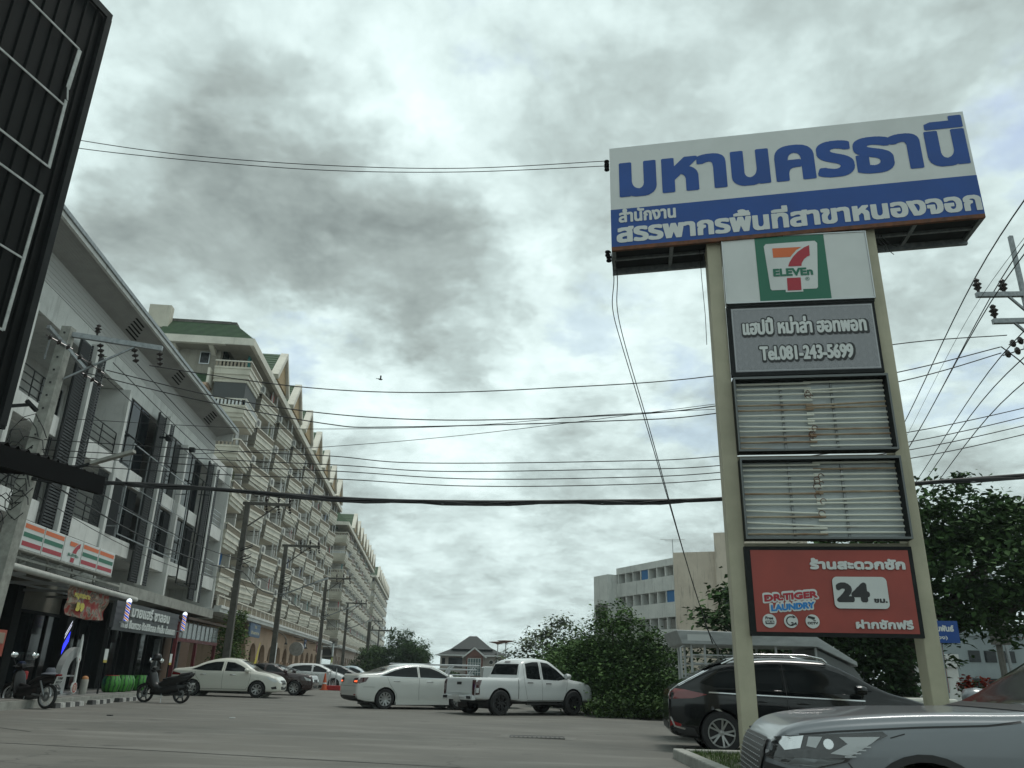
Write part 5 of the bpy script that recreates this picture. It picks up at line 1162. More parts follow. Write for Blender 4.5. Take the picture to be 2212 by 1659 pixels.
# --- white double cab pickup
PICK=[(-2.62,.56,.62,.64,.80),(-2.615,.52,.80,.82,.85),(-2.60,.50,1.00,1.03,.87),(-2.56,.48,1.06,1.115,.885),(-2.3,.46,1.07,1.13,.90),(-1.0,.44,1.07,1.135,.905),(-.86,.42,1.07,1.145,.905),(-.82,.42,1.07,1.25,.905),(-.66,.40,1.065,1.64,.905),(-.45,.40,1.06,1.735,.905),(.1,.40,1.05,1.785,.905),(.55,.40,1.04,1.745,.905),(.95,.40,1.03,1.52,.905),(1.35,.40,1.03,1.22,.90),(1.5,.40,1.02,1.13,.90),(2.0,.40,.98,1.06,.89),(2.35,.40,.90,.97,.86),(2.5,.42,.80,.84,.80),(2.58,.48,.66,.68,.68)]
p=place((-.12,26.98),38,-1.62,-.90)
C=Car('pickup_truck','white double cab pickup truck with black wheels nosing into the big bush','pickup truck',PICK,M_wht,p,38,(-1.62,1.55),.385,lean=.24,arch=.07)
C.wheelset(M_rimb,.25,6,.80,.25,1)
C.decal('side_window',[(-.52,1.14),(-.50,1.60),(-.15,1.655),(.08,1.66),(.08,1.11),(-.35,1.12)],'L',M_glcar,both=True); C.decal('side_window',[(.20,1.66),(.5,1.63),(.85,1.44),(1.24,1.14),(.9,1.09),(.20,1.11)],'L',M_glcar,both=True)
C.decal('rear_window',[(-.72,1.24),(.72,1.24),(.64,1.58),(-.64,1.58)],'B',M_glcar); C.decal('windscreen',[(-.72,1.22),(.72,1.22),(.62,1.62),(-.62,1.62)],'F',M_glcar)
C.decal('tailgate',[(-.70,1.08),(.70,1.08),(.70,.66),(-.70,.66)],'B',M_wht,.012)
C.decal('tailgate_handle',[(-.13,.99),(.13,.99),(.13,.91),(-.13,.91)],'B',M_plast,.018)
C.decal('high_brake_lamp',[(-.15,1.665),(.15,1.665),(.15,1.625),(-.15,1.625)],'B',M_taild,.02)
for s in (1,-1):
    sd_='L' if s>0 else 'R'; C.decal('tail_lamp',[(s*.86,1.05),(s*.72,1.06),(s*.74,.62),(s*.85,.60)],'B',M_taild,.016); C.decal('tail_lamp_side',[(-2.60,1.05),(-2.38,1.06),(-2.47,.86),(-2.46,.64),(-2.60,.62)],sd_,M_taild,.016); C.decal('reverse_lamp',[(-2.59,.82),(-2.50,.82),(-2.50,.68),(-2.59,.68)],sd_,M_lens,.022)
    C.decal('headlamp',[(2.05,.96),(2.42,.88),(2.5,.78),(2.2,.80)],sd_,M_lens,.006)
mb=MB().box(-2.70,-2.56,-.84,.84,.46,.60,0).box(-2.72,-2.60,-.46,.46,.52,.60,0); mb.build('rear_bumper',M_wht,C.root,bevel=.02); C.decal('number_plate',[(-.19,.615),(.19,.615),(.19,.5),(-.19,.5)],'B',M_plate,.13)
mb=MB()
for s in (1,-1): mb.box(-2.73,-2.69,s*.55,s*.75,.50,.58,0)
mb.build('bumper_step',M_plast,C.root)
mb=MB()
for sd_ in ('L','R'):
    C.line(mb,[(-.88,1.13),(-.88,.44)],sd_,.022); C.line(mb,[(-.60,1.64),(-.62,.95),(-.5,.5)],sd_); C.line(mb,[(.14,1.72),(.13,.8),(.16,.46)],sd_); C.line(mb,[(1.30,1.1),(1.22,.8),(1.12,.46)],sd_); C.line(mb,[(-.5,.46),(1.12,.46)],sd_,.012)
mb.build('panel_gap',M_seam,C.root); C.handle(-.38,1.0,M_plast); C.handle(.42,.98,M_plast); C.mirror(1.16,1.23,1.03,M_wht,.13)
mb=MB()
for s in (1,-1): mb.box(-.55,1.0,s*.86,s*.93,.33,.37,0)
mb.build('side_step',M_plast,C.root)
# stake bed truck with a steel rack, half hidden between the two white vehicles
RK=thing('rack_truck','small truck with slanted silver bed rack half hidden between the pearl saloon and white pickup','truck',(-2.2,33.6,gz(-2)),R(6))
mb=MB().box(-2.3,1.2,-.8,.8,.5,.98,0); mb.build('truck_bed',M_wht,RK,bevel=.03)
mb=MB()
def T(*a): mb.tube(a,.024,7)
for s in (1,-1):
    T((-2.4,s*.8,1.52),(1.1,s*.8,1.52)); T((-2.2,s*.8,1.36),(1.0,s*.8,1.36)); T((-2.1,s*.8,1.16),(.9,s*.8,1.16))
    for x in (-1.25,-1.1,-.95,.0,.12,1.0): T((x-.35,s*.8,1.0),(x,s*.8,1.52))
for x in (-2.4,-1.0,.1,1.1): T((x,.8,1.52),(x,-.8,1.52))
mb.build('bed_rack',M_alu,RK,smooth=50)
mb=MB().box(1.2,3.0,-.8,.8,.5,1.05,0).prism([(1.25,1.05),(1.3,1.5),(2.0,1.5),(2.4,1.05)],lambda q,k:(q[0],-.72 if k==0 else .72,q[1]),0); mb.build('cab',M_wht,RK,bevel=.04)
for x in (-1.4,2.2):
    for s in (1,-1): MB().lathe([(.2,-.1),(.30,-.1),(.33,-.06),(.33,.06),(.30,.1),(.2,.1)],24,(0,0,0),'y',0).build('wheel',M_tyre,RK,smooth=40,loc=(x,s*.7,.33))
o=MB().box(-.2,.2,-.15,.15,0,.3,0).build('red_crate',M_bred0,None,loc=(-3.0,33.4,gz(-3)+.985),bevel=.04); setp(o,'red crate in the bed of the rack truck','crate')
# --- black crossover behind the sign post
SUVS=[(-2.30,.52,.62,.64,.66),(-2.30,.42,.80,.86,.78),(-2.26,.34,1.0,1.06,.86),(-2.18,.30,1.06,1.14,.89),(-1.95,.26,1.08,1.27,.91),(-1.60,.24,1.08,1.46,.915),(-1.25,.23,1.075,1.60,.92),(-.8,.22,1.06,1.675,.92),(-.2,.22,1.04,1.715,.92),(.6,.22,1.02,1.685,.92),(1.05,.22,1.0,1.51,.92),(1.5,.22,.99,1.24,.915),(1.75,.22,.985,1.125,.91),(2.1,.24,.93,1.03,.89),(2.45,.26,.83,.90,.83),(2.60,.30,.70,.73,.72),(2.68,.36,.58,.60,.58)]
p=place((4.02,15.7),-7,-1.36,-.92)
C=Car('crossover_car','shiny black crossover car with roof rails standing behind the left sign post','car',SUVS,M_blk,p,-7,(-1.36,1.52),.365,lean=.36,arch=.05)
C.wheelset(M_rim,.23,5,.81,.255,1)
C.decal('side_window',[(-1.70,1.22),(-1.35,1.40),(-1.1,1.50),(-.9,1.545),(-.85,1.14),(-1.4,1.15)],'L',M_glcar,both=True); C.decal('side_window',[(-.82,1.565),(-.2,1.575),(-.18,1.11),(-.78,1.13)],'L',M_glcar,both=True); C.decal('side_window',[(-.10,1.59),(.5,1.575),(.92,1.43),(1.42,1.14),(1.0,1.08),(-.08,1.11)],'L',M_glcar,both=True)
C.decal('windscreen',[(-.70,1.15),(.70,1.15),(.58,1.56),(-.58,1.56)],'F',M_glcar); C.decal('rear_window',[(-.66,1.20),(.66,1.20),(.56,1.52),(-.56,1.52)],'B',M_glcar)
mb=MB()
for sd_ in ('L','R'): C.line(mb,[(-1.55,1.06),(-.6,1.03),(.5,1.0),(1.25,.98)],sd_,.022,.006); C.line(mb,[(-2.16,1.14),(-1.85,1.30),(-1.45,1.50)],sd_,.03,.006)
mb.build('chrome_strip',M_chrome,C.root)
mb=MB()
for s in (1,-1): mb.tube([(-1.25,s*.62,1.57),(-1.0,s*.63,1.68),(-.6,s*.64,1.75),(.3,s*.64,1.755),(.62,s*.63,1.70),(.7,s*.63,1.63)],.022,7)
mb.build('roof_rail',M_chrome,C.root,smooth=60)
mb=MB()
for sd_ in ('L','R'):
    C.line(mb,[(-.86,1.6),(-.86,.9),(-1.0,.65)],sd_); C.line(mb,[(-.14,1.6),(-.13,.35)],sd_); C.line(mb,[(1.2,1.05),(1.15,.4)],sd_)
mb.build('panel_gap',M_seam,C.root)
for sd_ in ('L','R'):
    C.decal('tail_lamp',[(-2.26,1.12),(-2.0,1.10),(-1.58,1.02),(-1.85,.95),(-2.27,.93)],sd_,M_tail,.008); C.decal('reflector',[(-2.27,.56),(-2.08,.50),(-2.1,.44),(-2.28,.46)],sd_,M_redrefl,.008)
    mb=MB(); C.line(mb,[(-2.27,.62),(-2.20,.46),(-2.02,.42)],sd_,.03,.01); mb.build('bumper_chrome',M_chrome,C.root)
    C.decal('sill_cladding',[(-.98,.36),(1.10,.36),(1.10,.22),(-.98,.22)],sd_,M_plast,.006); C.decal('bumper_cladding',[(-2.29,.50),(-1.85,.44),(-1.78,.30),(-2.25,.32)],sd_,M_plast,.006)
C.decal('tail_lamp_centre',[(-.8,1.09),(.8,1.09),(.8,.98),(-.8,.98)],'B',M_tail,.008); C.decal('rear_cladding',[(-.74,.52),(.74,.52),(.7,.40),(-.7,.40)],'B',M_plast,.008)
mb=MB().prism([(-1.55,1.53),(-1.15,1.66),(-1.15,1.63),(-1.60,1.50)],lambda q,k:(q[0],-.6 if k==0 else .6,q[1]),0); mb.build('rear_spoiler',M_blk,C.root); C.mirror(1.16,1.16,1.04,M_blk,.13); C.handle(-.62,.92,M_blk); C.handle(.15,.90,M_blk)
mb=MB().tube([(-1.1,-.3,1.63),(-1.32,-.3,2.0),(-1.5,-.3,2.35)],.008,5); mb.build('aerial',M_plast,C.root)
# --- near silver grey crossover, bonnet and headlamp in the bottom right corner
NEAR=[(-2.6,.4,.8,1.0,.88),(-1.6,.3,1.05,1.55,.93),(-.7,.28,1.05,1.66,.93),(-.35,.26,1.045,1.60,.93),(.02,.26,1.04,1.38,.93),(.42,.26,1.03,1.125,.93),(.56,.26,1.025,1.095,.93),(1.2,.26,1.0,1.075,.922),(1.7,.26,.965,1.04,.90),(2.02,.26,.925,.995,.85),(2.18,.28,.88,.94,.79),(2.28,.30,.79,.84,.71),(2.335,.34,.68,.72,.63),(2.36,.38,.56,.58,.58)]
NH=171.0
p=place((2.78,6.0),NH,1.45,.93)
C=Car('crossover_car','silver grey car facing left with its bonnet and sharp headlamp in the bottom right corner','car',NEAR,M_gry,p,NH,(-1.4,1.29),.355,ncol=170,lean=.38,arch=.05)
C.wheelset(M_rim,.23,5,.80,.25,1)
C.decal('windscreen',[(-.76,1.13),(.76,1.13),(.62,1.56),(-.62,1.56)],'F',mat('dull_windscreen',(.010,.010,.010),.12,spec=.25),.006)
C.decal('cowl',[(.40,-.80),(.54,-.84),(.54,.84),(.40,.80)],'T',M_plast,.006)
C.decal('side_window',[(-1.5,1.42),(-.7,1.56),(-.33,1.50),(-.03,1.36),(.36,1.10),(-1.5,1.10)],'L',M_glcar,both=True)
M_lampd=mat('dark_lamp_housing',(.02,.021,.023),.12,coat=1); M_drl=mat('daylight_strip',(.42,.44,.45),.2,coat=.6)
for s,sd_ in ((1,'L'),(-1,'R')):
    hl=C.decal('headlamp',[(1.548,0.940),(1.907,0.910),(2.187,0.885),(2.299,0.815),(2.321,0.735),(2.209,0.700),(1.985,0.690),(1.806,0.735),(1.672,0.845),(1.515,0.915)],sd_,M_lampd,.012,h=.03)
    C.decal('lamp_reflector',[(2.25,.865),(2.07,.893),(2.10,.81),(2.20,.79)],sd_,M_chrome,.019,parent=hl,h=.03); C.decal('lamp_reflector',[(2.04,.887),(1.95,.89),(2.00,.815),(2.06,.825)],sd_,M_drl,.019,parent=hl,h=.03)
    C.decal('lamp_reflector',[(1.84,.893),(1.57,.905),(1.63,.862),(1.78,.775),(1.91,.785),(1.79,.85)],sd_,M_drl,.019,parent=hl,h=.03)
    for k in range(4): C.decal('lamp_rib',[(1.64+.035*k,.842-.022*k),(1.73+.03*k,.838-.022*k),(1.73+.03*k,.830-.022*k),(1.64+.035*k,.834-.022*k)],sd_,M_drl,.022,parent=hl,h=.03)
    C.decal('projector_lens',[(1.915+.034*math.cos(R(a)),.845+.034*math.sin(R(a))) for a in range(0,360,30)],sd_,M_chrome,.022,parent=hl,h=.02)
    C.decal('lamp_lower_edge',[(2.14,.745),(1.82,.752),(1.84,.735),(2.0,.695),(2.2,.70)],sd_,mat('lamp_trim',(.16,.17,.175),.25,metal=.6),.017,parent=hl,h=.04)
mb=MB()
for sd_ in ('L','R'):
    C.line(mb,[(.62,1.03),(.85,1.0),(1.3,.975),(1.62,.95),(1.85,.93),(2.10,.90)],sd_,.012,.004); C.line(mb,[(1.50,.90),(1.40,.93)],sd_,.008,.003)
    C.line(mb,[(1.80,.73),(1.72,.62),(1.70,.5)],sd_,.010,.003); C.line(mb,[(.55,1.03),(.58,.7),(.6,.3)],sd_)
mb.build('panel_gap',M_seam,C.root)
# grille of small scale-like studs
g0=C.decal('grille',[(-.56,.85),(.56,.85),(.62,.74),(.54,.52),(-.54,.52),(-.62,.74)],'F',M_plast,.02,h=.025)
mb=MB(); 
for j in range(9):
    for i in range(13):
        y=-.58+i*.098+(.049 if j%2 else 0); z=.54+j*.036
        if abs(y)<.54+.05*(z-.52)/.3: 
            c0=C.proj((y,z),'F',.022); mb.add([c0+Vector((.004,-.009,0)),c0+Vector((.004,0,-.006)),c0+Vector((.004,.009,0)),c0+Vector((.004,0,.006)),c0+Vector((.014,0,0))],[(0,1,4),(1,2,4),(2,3,4),(3,0,4)],0)
for s,sd_ in ((1,'L'),(-1,'R')):
    C.decal('bumper_grille',[(2.335,.70),(2.14,.66),(2.12,.44),(2.335,.44)],sd_,M_plast,.008,h=.03)
    for j in range(7):
        for i in range(4):
            c0=C.proj((2.32-i*.046-(.023 if j%2 else 0),.45+j*.032),sd_,.012); mb.add([c0+Vector((-.008,0,0)),c0+Vector((0,0,-.006)),c0+Vector((.008,0,0)),c0+Vector((0,0,.006)),c0+Vector((.003,s*.012,0))],[(0,1,4),(1,2,4),(2,3,4),(3,0,4)],0)
mb.build('grille_stud',mat('dark_chrome',(.30,.31,.32),.2,metal=1),g0)['kind']='stuff'
C.decal('lower_bumper',[(-.7,.46),(.7,.46),(.66,.34),(-.66,.34)],'F',M_plast,.008); C.mirror(.17,1.16,1.06,M_gry,.13)
C.decal('arch_cladding',[(1.29+.45*math.cos(R(a)),.355+.45*math.sin(R(a))) for a in range(0,181,12)]+[(1.29+.40*math.cos(R(a)),.355+.40*math.sin(R(a))) for a in range(180,-1,-12)],'L',M_plast,.006,both=True)
# --- small parked cars further up the street
HATCH=[(-1.98,.45,.62,.66,.66),(-1.97,.36,.86,.92,.76),(-1.90,.3,.98,1.12,.81),(-1.72,.26,1.0,1.34,.835),(-1.45,.22,.99,1.46,.845),(-.9,.2,.97,1.515,.85),(-.3,.2,.95,1.52,.85),(.2,.2,.93,1.46,.85),(.7,.2,.91,1.27,.85),(1.2,.2,.89,1.03,.845),(1.45,.2,.84,.95,.83),(1.75,.22,.74,.82,.78),(1.9,.24,.64,.68,.70),(1.98,.3,.54,.56,.56)]
def small_car(name,label,st,paint,pos,head,wheels=(-1.28,1.25),wr=.31,rim=None,boxy=False):
    C=Car(name,label,'car',st,paint,pos,head,wheels,wr,ncol=70,group='cars parked along the left kerb')
    C.wheelset(rim or M_rim,.2,8,.76,.21)
    x0,x1=(-1.6,1.05) if not boxy else (-1.5,.95)
    C.decal('side_window',[(x0,1.10),(x0+.25,1.32),(-.75,1.39),(-.2,1.40),(-.2,1.03),(x0+.3,1.05)],'L',M_glcar,both=True,h=.12); C.decal('side_window',[(-.1,1.40),(.2,1.36),(.6,1.20),(x1,.98),(-.1,1.01)],'L',M_glcar,both=True,h=.12)
    C.decal('windscreen',[(-.66,1.04),(.66,1.04),(.5,1.38),(-.5,1.38)],'F',M_glcar,h=.12); C.decal('rear_window',[(-.6,1.14),(.6,1.14),(.5,1.38),(-.5,1.38)],'B',M_glcar,h=.12)
    for s,sd_ in ((1,'L'),(-1,'R')):
        C.decal('headlamp',[(st[-1][0]-.42,.80),(st[-1][0]-.1,.70),(st[-1][0]-.08,.62),(st[-1][0]-.3,.66)],sd_,M_lens,.006); C.decal('headlamp_front',[(s*.72,.72),(s*.45,.68),(s*.45,.58),(s*.68,.58)],'F',M_lens,.006); C.decal('tail_lamp',[(st[0][0]+.04,1.02),(st[0][0]+.3,1.0),(st[0][0]+.2,.78),(st[0][0]+.02,.76)],sd_,M_tail,.006)
    C.decal('grille',[(-.4,.68),(.4,.68),(.36,.56),(-.36,.56)],'F',M_plast,.006); C.decal('lower_grille',[(-.5,.42),(.5,.42),(.42,.30),(-.42,.30)],'F',M_plast,.006)
    mb=MB()
    for sd_ in ('L','R'): C.line(mb,[(-.15,1.4),(-.15,.3)],sd_); C.line(mb,[(1.0,.95),(.9,.3)],sd_); C.line(mb,[(-1.1,1.0),(-.95,.35)],sd_)
    mb.build('panel_gap',M_seam,C.root); C.handle(-.9,.86); C.handle(.2,.85); C.mirror(.86,1.03,.93,paint); return C
OLD=[(-2.1,.42,.62,.66,.66),(-2.09,.34,.84,.90,.74),(-2.02,.28,.93,.99,.80),(-1.5,.22,.94,1.03,.83),(-1.2,.2,.93,1.12,.83),(-.75,.2,.92,1.33,.83),(-.2,.2,.91,1.39,.83),(.2,.2,.9,1.35,.83),(.75,.2,.9,1.06,.83),(.9,.2,.89,.98,.83),(1.5,.2,.86,.93,.82),(2.0,.22,.80,.86,.79),(2.08,.26,.72,.76,.77),(2.12,.32,.56,.58,.72)]
C=small_car('old_sedan','old dark maroon saloon partly hidden behind the ivory saloon',OLD,M_maroon,(-11.05,39.6),2,(-1.25,1.3),.3,boxy=True)
C=small_car('hatchback','white hatchback with red tail lamps parked by the second utility pole',HATCH,M_wht,(-12.1,53.6),4)
C=small_car('hatchback','black hatchback half hidden behind the white hatchback',HATCH,M_blk,(-11.5,57.2),4)
C=small_car('sedan','pale blue saloon partly hidden behind the black hatchback',SEDAN,mat('pale_blue_paint',(.32,.40,.44),.3,coat=.6),(-11.6,63.0),4,(-1.3,1.3))
C=small_car('sedan','silver car far up the street beside the third utility pole',SEDAN,mat('silver_paint',(.45,.47,.47),.3,metal=.4,coat=.6),(-11.0,76),4,(-1.3,1.3))
C=small_car('sedan','small white car far away left of the crossing pearl saloon',SEDAN,M_pearl2,(-12.9,92),4,(-1.3,1.3))
# --- old passenger truck with steel cage body behind the black crossover
TR=thing('passenger_truck','open passenger truck with tubular steel cage and grey canopy roof behind the black crossover','truck',(5.75,19.5,gz(5)),R(-2))
mb=MB().box(-1.6,2.3,-.85,.85,.55,1.0,0); mb.build('truck_bed',M_pearl2,TR,bevel=.03)
mb=MB()
for s in (1,-1):
    for x in (-1.5,-1.2,-.55,.4,1.3): mb.tube([(x,s*.82,1.0),(x,s*.82,2.02)],.028,7)
    for z in (1.15,1.4,1.62,1.8): mb.tube([(-1.5,s*.82,z),(1.3,s*.82,z)],.018,6)
mb.tube([(-1.58,.4,.55),(-1.58,.4,2.0)],.028,7).tube([(-1.58,-.4,.55),(-1.58,-.4,2.0)],.028,7)
for s in (-.82,): mb.tube([(-1.62,s,1.15),(-1.74,s,1.25),(-1.74,s,1.95),(-1.62,s,2.02)],.025,7)
mb.build('cage',mat('light_steel_tube',(.45,.47,.47),.35),TR,smooth=50)
mb=MB().prism([(-1.72,2.02),(-1.85,2.33),(1.25,2.28),(2.15,1.72),(2.15,1.62),(1.3,2.02)],lambda q,k:(q[0],-.95 if k==0 else .95,q[1]),0); mb.build('canopy',mat('dull_metal_sheet',(.42,.44,.44),.4,metal=.2,col2=(.32,.335,.335),nscale=3,stretch=(1,1,3)),TR,bevel=.02)
mb=MB().prism([(1.3,1.02),(1.3,1.98),(2.1,1.60),(2.3,1.3),(2.35,1.02)],lambda q,k:(q[0],-.84 if k==0 else .84,q[1]),0); mb.build('side_panel',mat('grey_side_panel',(.16,.17,.17),.5),TR)
mb=MB().quad((-1.6,-.955,2.1),(-1.05,-.955,2.1),(-1.05,-.955,2.24),(-1.6,-.955,2.24),0); mb.build('roof_badge',M_white,TR)
mb=MB().box(2.3,4.3,-.84,.84,.5,1.0,0); mb.build('cab',M_pearl2,TR,bevel=.05)
mb=MB().box(-1.66,-1.60,-.86,-.68,.62,1.02,0).box(-1.66,-1.6,.68,.86,.62,1.02,0); mb.build('tail_lamp',M_tail,TR)
mb=MB().box(-1.95,-1.6,-.8,.8,.42,.50,0).bar((-1.9,-.6,.42),(-1.9,-.6,.2),.06); mb.build('rear_step',M_steel,TR)
for x in (-.7,3.4):
    for s in (1,-1): mb=MB().lathe([(.2,-.1),(.31,-.1),(.34,-.06),(.34,.06),(.31,.1),(.2,.1)],24,(0,0,0),'y'); mb.build('wheel',M_tyre,TR,smooth=40,loc=(x,s*.75,.34))
# ------------------------------------------------------------------ trees, shrubs and background
def leafmat(name,a,b,rough=.8):
    return mat(name,a,rough,col2=b,leaf=1,spec=.15)
M_leafd=leafmat('dark_green_leaf',(.022,.048,.016),(.075,.14,.045)); M_leafm=leafmat('mid_green_leaf',(.03,.06,.018),(.085,.14,.045)); M_leafl=leafmat('light_green_leaf',(.06,.10,.03),(.13,.19,.06)); M_leafg=leafmat('grey_green_leaf',(.06,.085,.05),(.12,.15,.085))
M_bark=mat('bark',(.07,.055,.04),.9,col2=(.035,.03,.024),nscale=6,stretch=(3,3,.6),bump=.3,bscale=20)
def leaf_cloud(mb,blobs,n,size,rr,flat=.0,long=1.7,droop=.3,shell=.45):
    tot=sum(b[3]*b[4]*b[5] for b in blobs)
    for (x,y,z,a,b,c) in blobs:
        k=int(n*a*b*c/tot); 
        subs=[(rr.gauss(0,1),rr.gauss(0,1),rr.gauss(0,1)) for _ in range(max(6,k//45))]
        subs=[tuple(v/(math.sqrt(sum(q*q for q in s))or 1)*rr.uniform(shell,1.0) for v in s) for s in subs]
        spr=[(rr.choice(subs),rr.uniform(.2,.6),Vector((rr.gauss(0,.35),rr.gauss(0,.35),rr.uniform(-.1,.5)))) for _ in range(10)]
        for i in range(k):
            s=rr.choice(subs); q=.24; p=Vector((x+a*(s[0]+rr.gauss(0,q)),y+b*(s[1]+rr.gauss(0,q)),z+c*(s[2]+rr.gauss(0,q*.8))))
            if i%7==0:
                s,l_,dv=rr.choice(spr); f_=rr.random()*l_; p=Vector((x+a*s[0]*(1+f_),y+b*s[1]*(1+f_),z+c*s[2]*(1+f_)))+dv*f_+Vector((rr.gauss(0,.07),rr.gauss(0,.07),rr.gauss(0,.05)))
            L=size*rr.uniform(.6,1.35); d=Vector((rr.gauss(0,1)+s[0],rr.gauss(0,1)+s[1],rr.gauss(0,.45)-droop)).normalized(); sd2=d.cross(Vector((rr.gauss(0,.4),rr.gauss(0,.4),1))).normalized()*L/long*.5
            mid=p+d*L*.5+Vector((0,0,L*.08)); bse=len(mb.v)
            mb.v+=[tuple(p),tuple(mid+sd2),tuple(p+d*L),tuple(mid-sd2)]; mb.f.append((bse,bse+1,bse+2,bse+3)); mb.m.append(0)
def limb(mb,a,b,r0,r1,rr,n=5,wob=.12):
    a=Vector(a); b=Vector(b); L=(b-a).length; P=[a+(b-a)*(i/n)+Vector((rr.gauss(0,wob*L/n),rr.gauss(0,wob*L/n),0))*(0<i<n) for i in range(n+1)]
    mb.tube(P,[r0+(r1-r0)*i/n for i in range(n+1)],8); return P
def tree(name,label,loc,blobs,n,size,leaf,trunk_r=.2,fork=1.6,seed=1,group=None,cat='tree',flat_leaf=.0,**kw):
    rr=random.Random(seed); t=thing(name,label,cat,(loc[0],loc[1],gz(loc[0])),0,group); mb=MB()
    if trunk_r:
        limb(mb,(0,0,-.2),(0,0,fork),trunk_r*1.25,trunk_r,rr,6,.05)
        for b in blobs[:9]: limb(mb,(0,0,fork-.1),(b[0],b[1],b[2]),trunk_r*.6,trunk_r*.12,rr)
        mb.build('trunk',M_bark,t,smooth=60)
    mb=MB(); leaf_cloud(mb,blobs,n,size,rr,**kw); mb.build('crown' if trunk_r else 'foliage',leaf,t); return t
# big rain-tree like crown behind the sign
BT=[(2.2,0,6.6,2.6,2.4,1.3),(4.8,-.5,6.2,2.4,2.2,1.2),(.2,.5,6.0,2.2,2.2,1.3),(-2.3,.3,4.6,1.9,1.8,.9),(-4.6,0,4.0,1.5,1.5,.5),(-5.6,.2,3.3,1.2,1.2,.45),(2.6,-1,5.0,2.6,2.4,1.3),(5.8,-.6,4.6,2.0,2.0,.9),(7.6,-.5,5.6,1.6,1.7,.8),(-.6,0,3.6,2.2,2,1.0),(1.6,-.5,3.8,2.0,1.8,.9),(3.6,-.4,3.6,1.5,1.5,.9),(6.6,-.8,3.6,1.6,1.4,.4),(8.4,-.4,4.2,1.4,1.4,.5),(-3.4,.4,2.9,1.6,1.5,.5),(0,.3,2.3,2.0,1.4,.5),(-2.5,.4,1.9,2.0,1.2,.7),(-4.6,.4,1.8,1.6,1.2,.8),(-.6,.2,1.4,1.6,1.2,.7)]
tree('shade_tree','large dark green shade tree with spreading crown behind the pylon sign',(12.6,26.5),BT,34000,.24,M_leafd,.42,2.4,3)
# big bush in front of the pickup
BB=[(.0,0,1.2,1.7,1.4,1.2),(1.4,-.2,1.0,1.4,1.3,1.0),(-.2,.2,2.5,1.2,1.1,1.0),(-.1,.3,3.5,.7,.7,.6),(1.2,.3,2.4,.9,.9,.7),(.9,-.5,.6,1.6,1.1,.6),(-1.5,.8,1.3,1.3,1.2,1.1),(2.1,-.6,.45,1.0,.8,.45),(1.7,.5,1.7,.9,.9,.8),(-.9,.5,2.0,.7,.8,.6),(.5,.1,3.1,.6,.6,.4),(-1.6,1.6,1.7,.9,1.0,.8)]
tree('bush','big dark green bush growing beside the road in front of the pickup truck',(4.05,30.4),BB,36000,.135,leafmat('bush_leaf',(.035,.075,.024),(.11,.185,.06)),.10,.8,5,cat='bush',droop=.1)
tree('bush','low bright weedy bush at the foot of the big bush near the kerb',(4.9,28.2),[(0,0,.3,.9,.5,.35),(-1.2,.2,.3,.9,.5,.3),(.8,.1,.25,.6,.4,.3)],2600,.13,M_leafm,0,0,6,cat='bush',droop=-.4)
tree('bush','hedge like mass of bushes trailing back from the big bush along the road',(3.0,37),[(-.4,0,1.3,1.3,2.0,1.3),(1.2,-.5,1.8,1.6,2,1.5),(-1.0,3,.9,1.2,2.2,1.0),(2.8,1,1.7,1.4,2,1.4)],14000,.17,leafmat('hedge_leaf',(.035,.07,.026),(.10,.16,.055)),.08,.5,7,cat='bush')
tree('tree','pale feathery tree showing sky through its thin crown beyond the bush',(2.4,58),[(0,0,3.0,1.8,1.5,1.4),(1.7,0,4.1,1.3,1.3,1.2),(-1.5,0,2.1,1.3,1.3,1.0),(2.2,.5,2.6,1.2,1,.9)],2600,.30,M_leafg,.09,1.4,8,group='trees in the distance')
tree('tree','small loose tree between the two mushroom street lamps and the bush',(4.6,70),[(0,0,2.4,1.6,1.4,1.5),(1.4,.2,3.4,1.2,1.2,1.2),(-1.2,0,1.6,1.2,1.2,1.0)],2200,.34,M_leafg,.1,1.2,9,group='trees in the distance')
# distant trees at the end of the street
for i,(x,y,w,h,leaf,lab) in enumerate(((-13.6,112,3.4,7.0,M_leafd,'tallest dark tree left of the grey roofed house'),(-17.0,112,2.6,4.6,M_leafm,'lower tree at the end of the apartment row'),(-12.2,114,2.6,5.6,M_leafd,'dark tree touching the left end of the grey roofed house'),(-20.5,126,3.4,5.0,M_leafm,'tree far off behind the last utility pole'),(3.6,104,3.0,3.4,M_leafm,'low tree right of the two mushroom street lamps'),(-7.2,108,1.6,1.7,M_leafm,'shrub in front of the grey roofed house'))):
    rr=random.Random(40+i); bl=[(rr.uniform(-.5,.5)*w,rr.uniform(-.4,.4)*w,h*rr.uniform(.35,.85),w*rr.uniform(.3,.5),w*.4,h*rr.uniform(.13,.22)) for _ in range(9)]+[(0,0,h*.45,w*.6,w*.5,h*.28)]
    tree('tree',lab,(x,y),bl,12000,.26,leaf,.18,h*.3,50+i,group='trees in the distance')
